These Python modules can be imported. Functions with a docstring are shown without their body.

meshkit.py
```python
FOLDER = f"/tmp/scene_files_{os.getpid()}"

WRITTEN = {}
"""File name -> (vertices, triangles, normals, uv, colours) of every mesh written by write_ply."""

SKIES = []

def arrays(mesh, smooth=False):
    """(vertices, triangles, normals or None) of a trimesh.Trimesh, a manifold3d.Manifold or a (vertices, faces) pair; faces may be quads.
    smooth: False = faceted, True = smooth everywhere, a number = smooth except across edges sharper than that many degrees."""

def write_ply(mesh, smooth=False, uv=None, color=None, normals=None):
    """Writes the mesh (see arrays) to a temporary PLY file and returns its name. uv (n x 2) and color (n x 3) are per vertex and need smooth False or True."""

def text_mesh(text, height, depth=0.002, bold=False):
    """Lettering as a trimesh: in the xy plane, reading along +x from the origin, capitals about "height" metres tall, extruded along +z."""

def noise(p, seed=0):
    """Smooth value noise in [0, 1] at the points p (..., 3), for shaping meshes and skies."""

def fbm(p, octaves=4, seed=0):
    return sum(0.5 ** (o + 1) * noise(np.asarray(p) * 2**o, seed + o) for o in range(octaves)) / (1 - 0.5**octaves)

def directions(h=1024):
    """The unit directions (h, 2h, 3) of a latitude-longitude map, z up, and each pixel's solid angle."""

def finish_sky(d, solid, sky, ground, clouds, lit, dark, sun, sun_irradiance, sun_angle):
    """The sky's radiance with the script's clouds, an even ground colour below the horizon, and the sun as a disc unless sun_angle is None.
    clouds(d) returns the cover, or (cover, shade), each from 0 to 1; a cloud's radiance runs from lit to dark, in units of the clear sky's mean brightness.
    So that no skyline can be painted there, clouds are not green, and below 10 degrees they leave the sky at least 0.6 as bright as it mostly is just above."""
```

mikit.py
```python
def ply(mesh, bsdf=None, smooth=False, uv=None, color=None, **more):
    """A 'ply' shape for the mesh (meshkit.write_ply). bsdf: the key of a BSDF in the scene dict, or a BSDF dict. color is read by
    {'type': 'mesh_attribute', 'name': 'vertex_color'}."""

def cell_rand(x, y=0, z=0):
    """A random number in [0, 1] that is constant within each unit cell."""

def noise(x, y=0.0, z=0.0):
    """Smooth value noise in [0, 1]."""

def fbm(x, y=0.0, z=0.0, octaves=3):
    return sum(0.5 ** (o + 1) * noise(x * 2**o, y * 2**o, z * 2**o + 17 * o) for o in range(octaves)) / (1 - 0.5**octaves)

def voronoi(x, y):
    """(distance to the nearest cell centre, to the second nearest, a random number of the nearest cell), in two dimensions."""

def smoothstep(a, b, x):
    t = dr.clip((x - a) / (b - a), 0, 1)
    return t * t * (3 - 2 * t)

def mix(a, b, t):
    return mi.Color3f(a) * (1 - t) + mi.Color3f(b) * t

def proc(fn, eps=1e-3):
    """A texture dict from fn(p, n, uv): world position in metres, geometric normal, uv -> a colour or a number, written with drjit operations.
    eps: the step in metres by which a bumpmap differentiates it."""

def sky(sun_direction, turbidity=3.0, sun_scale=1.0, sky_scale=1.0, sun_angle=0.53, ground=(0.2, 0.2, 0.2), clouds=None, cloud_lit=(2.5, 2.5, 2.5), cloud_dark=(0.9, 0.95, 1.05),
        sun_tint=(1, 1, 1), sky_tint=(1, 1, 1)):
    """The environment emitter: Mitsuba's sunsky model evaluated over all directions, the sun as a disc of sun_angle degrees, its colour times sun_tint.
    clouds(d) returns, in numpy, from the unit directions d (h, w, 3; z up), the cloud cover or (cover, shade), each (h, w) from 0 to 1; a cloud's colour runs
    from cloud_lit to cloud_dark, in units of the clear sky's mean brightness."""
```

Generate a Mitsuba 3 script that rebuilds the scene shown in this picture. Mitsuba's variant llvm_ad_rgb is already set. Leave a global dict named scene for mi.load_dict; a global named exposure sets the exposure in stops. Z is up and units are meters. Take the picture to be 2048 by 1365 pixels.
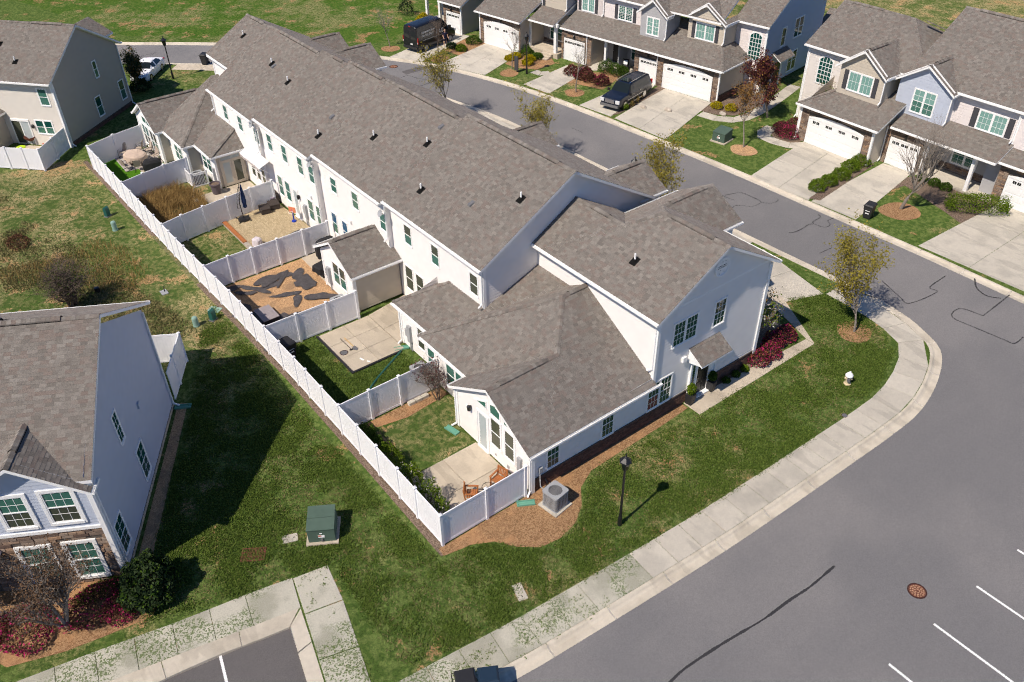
"""Suburban townhouse row seen from the air, built object by object.  x runs along the long rear fence, y across it, z up, metres."""
import math, random
import numpy as np
import trimesh, shapely, shapely.ops
from shapely.geometry import Polygon, LineString, MultiPolygon, Point, box as sbox
import drjit as dr
import mitsuba as mi
import mikit
from mikit import noise, fbm, voronoi, cell_rand, smoothstep, mix

scene, labels = {}, {}
# ------------------------------------------------------------------ camera, daylight, exposure
CAM = (21.3, -12.21, 30.0)
PITCH, ROLL, YAW = math.radians(37.5797), math.radians(0.9081), math.radians(142.752)
_f = np.array([math.cos(PITCH) * math.cos(YAW), math.cos(PITCH) * math.sin(YAW), -math.sin(PITCH)])
_r = np.cross(_f, [0, 0, 1]); _r /= np.linalg.norm(_r)
_d = np.cross(_f, _r)
_up = -(-math.sin(ROLL) * _r + math.cos(ROLL) * _d)
scene['camera'] = {'type': 'perspective', 'fov': 2 * math.degrees(math.atan(1024 / 1712.09)), 'fov_axis': 'x', 'near_clip': 0.5, 'far_clip': 4000.0,
                   'to_world': mi.ScalarTransform4f().look_at(origin=list(CAM), target=(np.array(CAM) + 10 * _f).tolist(), up=_up.tolist())}
SUN = (0.10, -0.80, 1.0)
scene["sky"] = mikit.sky(SUN, turbidity=3.0, sky_scale=0.55, sun_tint=(0.93, 1.0, 1.15), sky_tint=(0.78, 0.98, 1.28))
exposure = 1.95

# ------------------------------------------------------------------ materials
def mat(name, color, rough=0.7, spec=0.3, two=True, **kw):
    c = {'type': 'rgb', 'value': list(color)} if not isinstance(color, dict) else color
    b = {'type': 'principled', 'base_color': c, 'roughness': rough, 'specular': spec, **kw}
    scene['m_' + name] = {'type': 'twosided', 'bsdf': b} if two else b
    return 'm_' + name
def bump(name, inner_key, fn, scale, eps=0.004):
    inner = scene.pop(inner_key)['bsdf']
    scene['m_' + name] = {'type': 'twosided', 'bsdf': {'type': 'bumpmap', 'arbitrary': mikit.proc(fn, eps), 'scale': scale, 'bsdf': inner}}
    return 'm_' + name
C3 = mi.Color3f
def grain(col, amp, f):
    col = [float(c) for c in col]
    def fn(p, n, uv):
        k = 1 + amp * (fbm(p.x * f, p.y * f, p.z * f, 3) - 0.5) * 2
        return C3(*col) * k
    return mikit.proc(fn)
def shingle_fn(p, n, uv):
    t = uv.x
    c = mix(C3(0.128, 0.115, 0.102), C3(0.222, 0.203, 0.182), t)
    c = mix(c, C3(0.165, 0.132, 0.115), smoothstep(0.55, 1.0, uv.y) * 0.8)
    g = noise(p.x * 40, p.y * 40, p.z * 40)
    w = fbm(p.x * 0.35, p.y * 0.35, p.z * 0.35, 3)
    return c * (0.80 + 0.40 * g) * (0.94 + 0.12 * w)
M_SHINGLE = mat('shingle', mikit.proc(shingle_fn), 0.95, 0.1)
M_CAP = mat('cap_shingle', mikit.proc(shingle_fn), 0.95, 0.1)
M_SLOT = mat('vent_slot', (0.012, 0.012, 0.012), 0.9, 0.0)
M_WHITE = mat('white_trim', (0.78, 0.78, 0.77), 0.45, 0.4)
M_SIDING = mat('white_siding', grain((0.75, 0.725, 0.70), 0.04, 3.0), 0.55, 0.3)
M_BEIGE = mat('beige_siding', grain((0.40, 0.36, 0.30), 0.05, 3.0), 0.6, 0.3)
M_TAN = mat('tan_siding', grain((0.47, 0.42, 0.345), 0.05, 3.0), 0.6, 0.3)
M_GREYS = mat('grey_siding', grain((0.36, 0.36, 0.37), 0.05, 3.0), 0.6, 0.3)
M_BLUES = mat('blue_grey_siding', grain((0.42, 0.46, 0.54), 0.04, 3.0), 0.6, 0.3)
M_PINKS = mat('pinkish_siding', grain((0.66, 0.61, 0.59), 0.04, 3.0), 0.6, 0.3)
M_VINYL = mat('vinyl', (0.76, 0.76, 0.78), 0.35, 0.45)
def glass_mat(name, col, rough=0.03):
    scene['m_' + name] = {'type': 'twosided', 'bsdf': {'type': 'plastic', 'diffuse_reflectance': {'type': 'rgb', 'value': list(col)}, 'int_ior': 1.52}}
    return 'm_' + name
G_TEAL = glass_mat("glass_teal", (0.050, 0.145, 0.115))
G_DEEP = glass_mat("glass_deep", (0.008, 0.060, 0.050))
G_OLIVE = glass_mat('glass_olive', (0.062, 0.070, 0.050))
G_BLUE = glass_mat('glass_blue', (0.015, 0.085, 0.16))
G_MINT = glass_mat('glass_mint', (0.17, 0.32, 0.28))
G_BLIND = glass_mat('glass_blind', (0.42, 0.47, 0.48))
G_CAR = glass_mat('glass_car', (0.010, 0.014, 0.014))
G_RED = glass_mat('glass_red', (0.16, 0.02, 0.05))
M_BLACK = mat('black_paint', (0.012, 0.012, 0.013), 0.35, 0.5)
M_DARK = mat('dark_plastic', (0.022, 0.022, 0.024), 0.5, 0.4)
M_SHUTTER = mat('shutter', (0.055, 0.055, 0.062), 0.6, 0.3)
M_GREYM = mat('grey_metal', (0.30, 0.31, 0.32), 0.45, 0.5)
M_DKGREY = mat('dark_grey_metal', (0.13, 0.13, 0.135), 0.5, 0.5)
M_STEEL = mat('bare_metal', (0.60, 0.60, 0.60), 0.3, 0.5, metallic=0.9)
M_GREENM = mat('green_metal', grain((0.070, 0.110, 0.085), 0.12, 4.0), 0.6, 0.3)
M_GREENP = mat('green_plastic', (0.015, 0.085, 0.070), 0.5, 0.4)
M_GREENL = mat('pale_green_plastic', (0.22, 0.34, 0.29), 0.55, 0.3)
M_RUST = mat('rust', grain((0.135, 0.052, 0.034), 0.5, 9.0), 0.9, 0.2)
M_WOOD = mat('warm_wood', grain((0.34, 0.125, 0.042), 0.3, 18.0), 0.6, 0.3)
M_PURPLEW = mat('magenta', (0.33, 0.012, 0.075), 0.8, 0.1)
def concrete_fn(base, stain, f=1.0):
    def fn(p, n, uv):
        a = fbm(p.x * 0.9 * f, p.y * 0.9 * f, p.z, 4)
        b = fbm(p.x * 7.0, p.y * 7.0, p.z * 7, 3)
        c = noise(p.x * 45, p.y * 45, p.z * 45)
        s = fbm(p.x * 0.5 + 31, p.y * 2.1 + 7, 3.0, 4)
        col = mix(C3(*base), C3(*stain), smoothstep(0.45, 0.75, a) * 0.75)
        col = mix(col, C3(*[v * 0.72 for v in stain]), smoothstep(0.60, 0.70, s) * 0.35)
        return col * (0.86 + 0.16 * b + 0.12 * c) * (0.94 + 0.12 * uv.x)
    return mikit.proc(fn)
M_CONC = mat('concrete', concrete_fn((0.46, 0.425, 0.36), (0.36, 0.335, 0.285)), 0.9, 0.2)
M_CONCW = mat('warm_concrete', concrete_fn((0.46, 0.40, 0.315), (0.37, 0.32, 0.25)), 0.9, 0.2)
M_CURB = mat('curb_concrete', concrete_fn((0.52, 0.47, 0.385), (0.42, 0.375, 0.30), 1.6), 0.9, 0.2)
def littered_fn(p, n, uv):
    a = fbm(p.x * 0.9, p.y * 0.9, p.z, 4)
    c = noise(p.x * 45, p.y * 45, p.z * 45)
    col = mix(C3(0.43, 0.41, 0.34), C3(0.31, 0.30, 0.24), smoothstep(0.4, 0.7, a))
    bl = noise(p.x * 16 + 5, p.y * 16, 1.0) * 0.5 + noise(p.x * 34, p.y * 34 + 9, 2.0) * 0.5
    patch = fbm(p.x * 0.55 + 3, p.y * 0.55 + 8, 0.0, 3)
    col = mix(col, C3(0.085, 0.125, 0.035), smoothstep(0.50, 0.60, bl) * smoothstep(0.40, 0.62, patch) * 0.85)
    return col * (0.88 + 0.24 * c)
M_LITTER = mat('clipping_strewn_concrete', mikit.proc(littered_fn), 0.9, 0.2)
def asphalt_fn(lo, hi):
    def fn(p, n, uv):
        a = fbm(p.x * 0.22, p.y * 0.22, 0.0, 4)
        b = fbm(p.x * 1.7 + 40, p.y * 0.5, 0.0, 3)
        g = noise(p.x * 28, p.y * 28, 0.0)
        h = noise(p.x * 75, p.y * 75, 3.0)
        return mix(C3(*lo), C3(*hi), smoothstep(0.3, 0.7, a) * 0.7 + 0.3 * b) * (0.80 + 0.20 * g + 0.20 * h)
    return mikit.proc(fn)
M_ASPH = mat('asphalt', asphalt_fn((0.150, 0.147, 0.150), (0.192, 0.184, 0.182)), 0.9, 0.25)
M_ASPHD = mat('dark_asphalt', asphalt_fn((0.088, 0.083, 0.083), (0.120, 0.112, 0.110)), 0.9, 0.25)
M_SEAL = mat('crack_sealant', (0.035, 0.034, 0.035), 0.6, 0.4)
M_PAINT = mat('road_paint', grain((0.74, 0.74, 0.73), 0.10, 14.0), 0.7, 0.2)
def lawn_mix(x, y):
    """0 lush .. 1 straw, as patches in the turf."""
    a = fbm(x * 0.16, y * 0.16, 0.0, 4)
    b = fbm(x * 0.75 + 11, y * 0.75 + 5, 0.0, 4)
    return a, b
def lawn_fn(bias, lush, mid, straw, soil=(0.30, 0.17, 0.085)):
    def fn(p, n, uv):
        a, b = lawn_mix(p.x, p.y)
        c = fbm(p.x * 5.5, p.y * 5.5, 2.0, 3)
        d = noise(p.x * 26, p.y * 26, 0.0)
        e = noise(p.x * 60, p.y * 60, 9.0)
        s = smoothstep(0.50 - bias, 0.74 - bias, a * 0.45 + b * 0.40 + c * 0.15)
        col = mix(C3(*lush), C3(*mid), smoothstep(0.35, 0.68, c))
        col = mix(col, C3(*straw), s * smoothstep(0.30, 0.62, d * 0.6 + c * 0.4))
        col = mix(col, C3(*soil), smoothstep(0.66 - bias * 0.5, 0.72 - bias * 0.5, b * 0.75 + c * 0.25) * smoothstep(0.42, 0.56, d * 0.5 + e * 0.5))
        return col * (0.50 + 0.55 * d + 0.45 * e)
    return mikit.proc(fn)
def turf_relief(p, n, uv):
    return fbm(p.x * 9, p.y * 9, 0.0, 3) + 0.5 * noise(p.x * 30, p.y * 30, 0.0)
mat('lawn_in', lawn_fn(0.0, (0.054, 0.092, 0.018), (0.105, 0.145, 0.038), (0.24, 0.205, 0.095)), 0.9, 0.1)
M_LAWN = bump('lawn', 'm_lawn_in', turf_relief, 0.06, 0.012)
mat('field_in', lawn_fn(0.12, (0.056, 0.092, 0.020), (0.120, 0.138, 0.046), (0.30, 0.245, 0.125), (0.36, 0.22, 0.11)), 0.9, 0.1)
M_FIELD = bump('field', 'm_field_in', turf_relief, 0.07, 0.012)
def mulch_fn(a, b, c):
    def fn(p, n, uv):
        x = noise(p.x * 34, p.y * 13, 0.0) * 0.5 + noise(p.x * 15, p.y * 38, 4.0) * 0.5
        y = fbm(p.x * 1.3, p.y * 1.3, 0.0, 3)
        z = noise(p.x * 55, p.y * 55, 0.0)
        col = mix(C3(*a), C3(*b), smoothstep(0.3, 0.7, x))
        col = mix(col, C3(*c), smoothstep(0.5, 0.75, y) * 0.7)
        return col * (0.7 + 0.6 * z)
    return mikit.proc(fn)
M_MULCH = mat('pine_straw', mulch_fn((0.19, 0.105, 0.052), (0.33, 0.205, 0.11), (0.36, 0.20, 0.10)), 0.95, 0.1)
M_BARK = mat('bark_mulch', mulch_fn((0.10, 0.072, 0.055), (0.20, 0.15, 0.115), (0.17, 0.125, 0.09)), 0.95, 0.1)
M_CLAY = mat('clay_soil', mulch_fn((0.34, 0.20, 0.105), (0.48, 0.31, 0.17), (0.25, 0.165, 0.10)), 0.95, 0.1)
M_TURFP = mat('artificial_turf', grain((0.055, 0.155, 0.008), 0.35, 30.0), 0.9, 0.1)
M_FABRIC = mat('weed_fabric', grain((0.075, 0.070, 0.073), 0.5, 6.0), 0.95, 0.1)
def paver_fn(p, n, uv):
    cx, cy = p.x / 0.20, p.y / 0.10 
    row = dr.floor(cy)
    u = cx + 0.5 * (row - 2 * dr.floor(row / 2))
    fx, fy = u - dr.floor(u), cy - row
    t = cell_rand(dr.floor(u), row, 3)
    col = mix(C3(0.33, 0.255, 0.150), C3(0.44, 0.355, 0.225), t)
    edge = smoothstep(0.0, 0.09, dr.minimum(dr.minimum(fx, 1 - fx) * 2, dr.minimum(fy, 1 - fy)))
    return col * (0.62 + 0.38 * edge) * (0.85 + 0.3 * noise(p.x * 40, p.y * 40, 0.0))
M_PAVER = mat('small_pavers', mikit.proc(paver_fn), 0.9, 0.2)
def stone_fn(p, n, uv):
    t = uv.x
    col = mix(C3(0.115, 0.078, 0.062), C3(0.30, 0.235, 0.185), t)
    col = mix(col, C3(0.34, 0.215, 0.135), smoothstep(0.55, 0.95, uv.y) * 0.8)
    return col * (0.72 + 0.56 * fbm(p.x * 14, p.y * 14, p.z * 14, 3))
M_STONE = mat('ledge_stone', mikit.proc(stone_fn), 0.9, 0.2)
M_MORTAR = mat('mortar', (0.105, 0.090, 0.078), 0.95, 0.1)
M_BRICKD = mat('dark_brick', mikit.proc(lambda p, n, uv: mix(C3(0.080, 0.046, 0.036), C3(0.155, 0.090, 0.066), uv.x) * (0.75 + 0.5 * noise(p.x * 30, p.y * 30, p.z * 30))), 0.9, 0.2)
M_ROCK = mat('rock', grain((0.42, 0.37, 0.31), 0.3, 5.0), 0.9, 0.2)
M_BARKT = mat('bark', grain((0.235, 0.205, 0.175), 0.35, 16.0), 0.9, 0.1)
M_BARKD = mat('dark_bark', grain((0.135, 0.105, 0.085), 0.35, 16.0), 0.9, 0.1)
def leaf(name, cols, trans=0.5):
    (a, b) = cols
    def fn(p, n, uv):
        return mix(C3(*a), C3(*b), uv.x)
    scene['m_' + name] = {'type': 'principledthin', 'base_color': mikit.proc(fn), 'roughness': 0.6, 'diff_trans': trans, 'spec_trans': 0.0, 'eta': 1.3}
    return 'm_' + name
L_BUD = leaf('bud_leaf', ((0.20, 0.165, 0.020), (0.42, 0.36, 0.070)), 0.8)
L_GREEN = leaf('green_leaf', ((0.025, 0.055, 0.010), (0.090, 0.150, 0.022)), 0.5)
L_LIME = leaf('lime_leaf', ((0.055, 0.105, 0.008), (0.165, 0.235, 0.022)), 0.6)
L_DARK = leaf('dark_leaf', ((0.010, 0.024, 0.010), (0.055, 0.080, 0.035)), 0.4)
L_YELLOW = leaf('yellow_leaf', ((0.20, 0.16, 0.005), (0.48, 0.40, 0.015)), 0.5)
L_RED = leaf('red_leaf', ((0.050, 0.016, 0.020), (0.155, 0.050, 0.050)), 0.5)
L_RUST = leaf('rust_leaf', ((0.12, 0.055, 0.018), (0.36, 0.20, 0.06)), 0.5)
L_BRONZE = leaf('bronze_leaf', ((0.060, 0.030, 0.020), (0.17, 0.085, 0.050)), 0.4)
L_PINK = leaf('pink_flower', ((0.20, 0.010, 0.055), (0.60, 0.030, 0.170)), 0.4)
L_WHITEF = leaf('white_blossom', ((0.36, 0.33, 0.30), (0.62, 0.58, 0.54)), 0.4)
L_STRAW = leaf('straw_blade', ((0.20, 0.125, 0.045), (0.44, 0.30, 0.125)), 0.4)
L_BROWN = leaf('brown_leaf', ((0.075, 0.045, 0.028), (0.20, 0.125, 0.075)), 0.3)
L_GRASS = leaf('grass_blade', ((0.050, 0.092, 0.014), (0.150, 0.205, 0.044)), 0.5)
L_GRASST = leaf('straw_grass_blade', ((0.10, 0.105, 0.035), (0.30, 0.255, 0.125)), 0.5)
# ------------------------------------------------------------------ scene tree helpers
XF = np.eye(4)
def frame(x, y, deg, z=0.0):
    """Local building frame: e along deg, f to its left."""
    global XF
    a = math.radians(deg)
    XF = np.array([[math.cos(a), -math.sin(a), 0, x], [math.sin(a), math.cos(a), 0, y], [0, 0, 1, z], [0, 0, 0, 1.0]])
def world():
    global XF
    XF = np.eye(4)
USED = {}
def uniq(name):
    n = USED.get(name, -1) + 1
    USED[name] = n
    return name if n == 0 else f'{name}_{n:03d}'
def as_mesh(m):
    if isinstance(m, MB): return m.mesh()
    return (np.asarray(m.vertices, float), np.asarray(m.faces, int), getattr(m, 'uvs', None))
def shape(key, m, mt, smooth=False, uv=None, **kw):
    v, f, u = as_mesh(m)
    if len(f) == 0: return None
    v = v @ XF[:3, :3].T + XF[:3, 3]
    if uv is None: uv = u
    if uv is None: uv = np.full((len(v), 2), 0.5)
    sm = smooth if uv is None or smooth in (False, True) else True
    scene[key] = mikit.ply((v, f), mt, smooth=sm, uv=uv, **kw)
    return key
def thing(name, label, cat, group=None):
    k = uniq(name)
    labels[k] = {'label': label, 'category': cat}
    if group: labels[k]['group'] = group
    return k
def part(parent, name, m, mt, label=None, kind=None, smooth=False, uv=None, **kw):
    k = uniq(parent + '__' + name)
    if shape(k, m, mt, smooth, uv, **kw) is None: return None
    if label or kind:
        labels[k] = {}
        if label: labels[k]['label'] = label
        if kind: labels[k]['kind'] = kind
    return k
def single(name, label, cat, m, mt, group=None, smooth=False, kind=None, uv=None):
    k = thing(name, label, cat, group)
    shape(k, m, mt, smooth, uv)
    if kind: labels[k]['kind'] = kind
    return k
def struct(name, m, mt, smooth=False, uv=None):
    k = uniq(name)
    shape(k, m, mt, smooth, uv)
    labels[k] = {'kind': 'structure'}
    return k

# ------------------------------------------------------------------ mesh builder
class MB:
    def __init__(s): s.V, s.F, s.U, s.n = [], [], [], 0
    def add(s, v, f, uv=(0.5, 0.0)):
        v = np.asarray(v, float).reshape(-1, 3); f = np.asarray(f, int).reshape(-1, 3)
        s.V.append(v); s.F.append(f + s.n); s.n += len(v)
        u = np.asarray(uv, float)
        s.U.append(np.broadcast_to(u, (len(v), 2)) if u.ndim == 1 else u)
        return s
    def join(s, m):
        v, f, u = as_mesh(m)
        return s.add(v, f, u if u is not None else (0.5, 0.0))
    def quad(s, a, b, c, d, uv=(0.5, 0.0)): return s.add([a, b, c, d], [[0, 1, 2], [0, 2, 3]], uv)
    def hexa(s, p, uv=(0.5, 0.0)):
        """8 corners: bottom ring 0-3 counterclockwise from above, top ring 4-7."""
        return s.add(p, [[0, 2, 1], [0, 3, 2], [4, 5, 6], [4, 6, 7], [0, 1, 5], [0, 5, 4], [1, 2, 6], [1, 6, 5], [2, 3, 7], [2, 7, 6], [3, 0, 4], [3, 4, 7]], uv)
    def box(s, x0, x1, y0, y1, z0, z1, uv=(0.5, 0.0)):
        return s.hexa([(x0, y0, z0), (x1, y0, z0), (x1, y1, z0), (x0, y1, z0), (x0, y0, z1), (x1, y0, z1), (x1, y1, z1), (x0, y1, z1)], uv)
    def obox(s, c, u, hl, hw, z0, z1, uv=(0.5, 0.0), top=1.0):
        """Upright box round c (x, y), half length hl along u (x, y), half width hw; top = taper."""
        u = np.array(u, float) / np.hypot(*u); w = np.array([-u[1], u[0]]); c = np.array(c, float)
        r = [c - u * hl - w * hw, c + u * hl - w * hw, c + u * hl + w * hw, c - u * hl + w * hw]
        t = [c + (p - c) * top for p in r]
        return s.hexa([(*p, z0) for p in r] + [(*p, z1) for p in t], uv)
    def beam(s, a, b, w, h, uv=(0.5, 0.0)):
        """Rectangular bar from a to b, w wide across, h tall."""
        a, b = np.array(a, float), np.array(b, float); d = (b - a) / np.linalg.norm(b - a)
        x = np.cross(d, [0, 0, 1.0])
        if np.linalg.norm(x) < 1e-6: x = np.array([1.0, 0, 0])
        x = x / np.linalg.norm(x) * w / 2; y = np.cross(x, d); y = y / np.linalg.norm(y) * h / 2
        return s.hexa([a - x - y, a + x - y, b + x - y, b - x - y, a - x + y, a + x + y, b + x + y, b - x + y], uv)
    def tube(s, pts, rad, sides=6, cap=True, uv=(0.5, 0.0)):
        p = np.asarray(pts, float); n = len(p); rad = np.broadcast_to(rad, (n,))
        t = np.gradient(p, axis=0); t /= np.linalg.norm(t, axis=1, keepdims=True) + 1e-12
        ref = np.where(np.abs(t[:, 2:]) < 0.9, [0, 0, 1.0], [1.0, 0, 0])
        a = np.cross(t, ref); a /= np.linalg.norm(a, axis=1, keepdims=True) + 1e-12
        b = np.cross(t, a); g = np.arange(sides) * 2 * np.pi / sides
        v = p[:, None] + rad[:, None, None] * (np.cos(g)[None, :, None] * a[:, None] + np.sin(g)[None, :, None] * b[:, None])
        i, j = np.meshgrid(np.arange(n - 1), np.arange(sides), indexing='ij')
        q = np.stack([i * sides + j, i * sides + (j + 1) % sides, (i + 1) * sides + (j + 1) % sides, (i + 1) * sides + j], -1).reshape(-1, 4)
        f = np.vstack([q[:, [0, 1, 2]], q[:, [0, 2, 3]]])
        if cap and sides > 2:
            f = np.vstack([f, [[0, k + 1, k] for k in range(1, sides - 1)], [[(n - 1) * sides, (n - 1) * sides + k, (n - 1) * sides + k + 1] for k in range(1, sides - 1)]])
        return s.add(v.reshape(-1, 3), f, uv)
    def lathe(s, prof, c=(0, 0, 0), sides=16, uv=(0.5, 0.0)):
        """prof: (radius, z) from bottom to top."""
        return s.tube([(c[0], c[1], c[2] + z) for r, z in prof], [max(r, 1e-4) for r, z in prof], sides, True, uv) if False else s._lathe(prof, c, sides, uv)
    def _lathe(s, prof, c, sides, uv):
        g = np.arange(sides) * 2 * np.pi / sides; n = len(prof)
        v = np.array([[(c[0] + r * math.cos(a), c[1] + r * math.sin(a), c[2] + z) for a in g] for r, z in prof]).reshape(-1, 3)
        f = []
        for i in range(n - 1):
            for j in range(sides):
                a, b = i * sides + j, i * sides + (j + 1) % sides
                f += [[a, b, b + sides], [a, b + sides, a + sides]]
        f += [[0, k + 1, k] for k in range(1, sides - 1)] + [[(n - 1) * sides, (n - 1) * sides + k, (n - 1) * sides + k + 1] for k in range(1, sides - 1)]
        return s.add(v, f, uv)
    def prism(s, poly, z0, z1, uv=(0.5, 0.0), bottom=True):
        """Upright prism of a shapely polygon."""
        for g in getattr(poly, 'geoms', [poly]):
            if g.is_empty or g.area < 1e-6: continue
            v, f = tri(g); n = len(v)
            s.add(np.c_[v, np.full(n, z1)], f, uv)
            if bottom: s.add(np.c_[v, np.full(n, z0)], f[:, ::-1], uv)
            for ring in [g.exterior, *g.interiors]:
                r = np.array(ring.coords)
                ccw = shapely.is_ccw(ring)
                if (ring is g.exterior) != ccw: pass
                for p, q in zip(r[:-1], r[1:]):
                    a = [(*p, z0), (*q, z0), (*q, z1), (*p, z1)]
                    s.quad(*a, uv=uv)
        return s
    def mesh(s):
        if not s.V: return np.zeros((0, 3)), np.zeros((0, 3), int), None
        return np.vstack(s.V), np.vstack(s.F), np.vstack(s.U)
def tri(g):
    g = shapely.geometry.polygon.orient(g)
    if len(g.interiors) == 0 and len(g.exterior.coords) <= 5 and abs(g.convex_hull.area - g.area) < 1e-9:
        v = np.array(g.exterior.coords)[:-1]
        return v, np.array([[0, k, k + 1] for k in range(1, len(v) - 1)])
    v, f = trimesh.creation.triangulate_polygon(g, engine='earcut')
    v, f = np.array(v), np.array(f)
    a, b, c = v[f[:, 0]], v[f[:, 1]], v[f[:, 2]]
    neg = (b[:, 0] - a[:, 0]) * (c[:, 1] - a[:, 1]) - (b[:, 1] - a[:, 1]) * (c[:, 0] - a[:, 0]) < 0
    f[neg] = f[neg][:, ::-1]
    return v, f
def sheet(poly, z, uv=(0.5, 0.0)):
    m = MB()
    for g in getattr(poly, 'geoms', [poly]):
        if g.is_empty or g.area < 1e-5: continue
        v, f = tri(g)
        m.add(np.c_[v, np.full(len(v), z)], f, uv)
    return m
def smoothline(pts, n=6):
    """Catmull-Rom through the points."""
    p = np.array(pts, float); q = np.vstack([2 * p[0] - p[1], p, 2 * p[-1] - p[-2]]); out = []
    for i in range(1, len(q) - 2):
        for t in np.linspace(0, 1, n, endpoint=False):
            a, b, c, d = q[i - 1], q[i], q[i + 1], q[i + 2]
            out.append(0.5 * ((2 * b) + (c - a) * t + (2 * a - 5 * b + 4 * c - d) * t * t + (3 * b - a - 3 * c + d) * t ** 3))
    return np.array(out + [p[-1]])
def blob(cx, cy, rx, ry, seed, n=26, amp=0.12, rot=0.0):
    r = np.random.RandomState(seed); ph = r.uniform(0, 6.28, 4)
    out = []
    for t in np.linspace(0, 2 * np.pi, n, endpoint=False):
        k = 1 + amp * sum(math.sin((i + 2) * t + ph[i]) / (i + 1) for i in range(4))
        x, y = rx * k * math.cos(t), ry * k * math.sin(t)
        out.append((cx + x * math.cos(rot) - y * math.sin(rot), cy + x * math.sin(rot) + y * math.cos(rot)))
    return Polygon(out)

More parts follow.
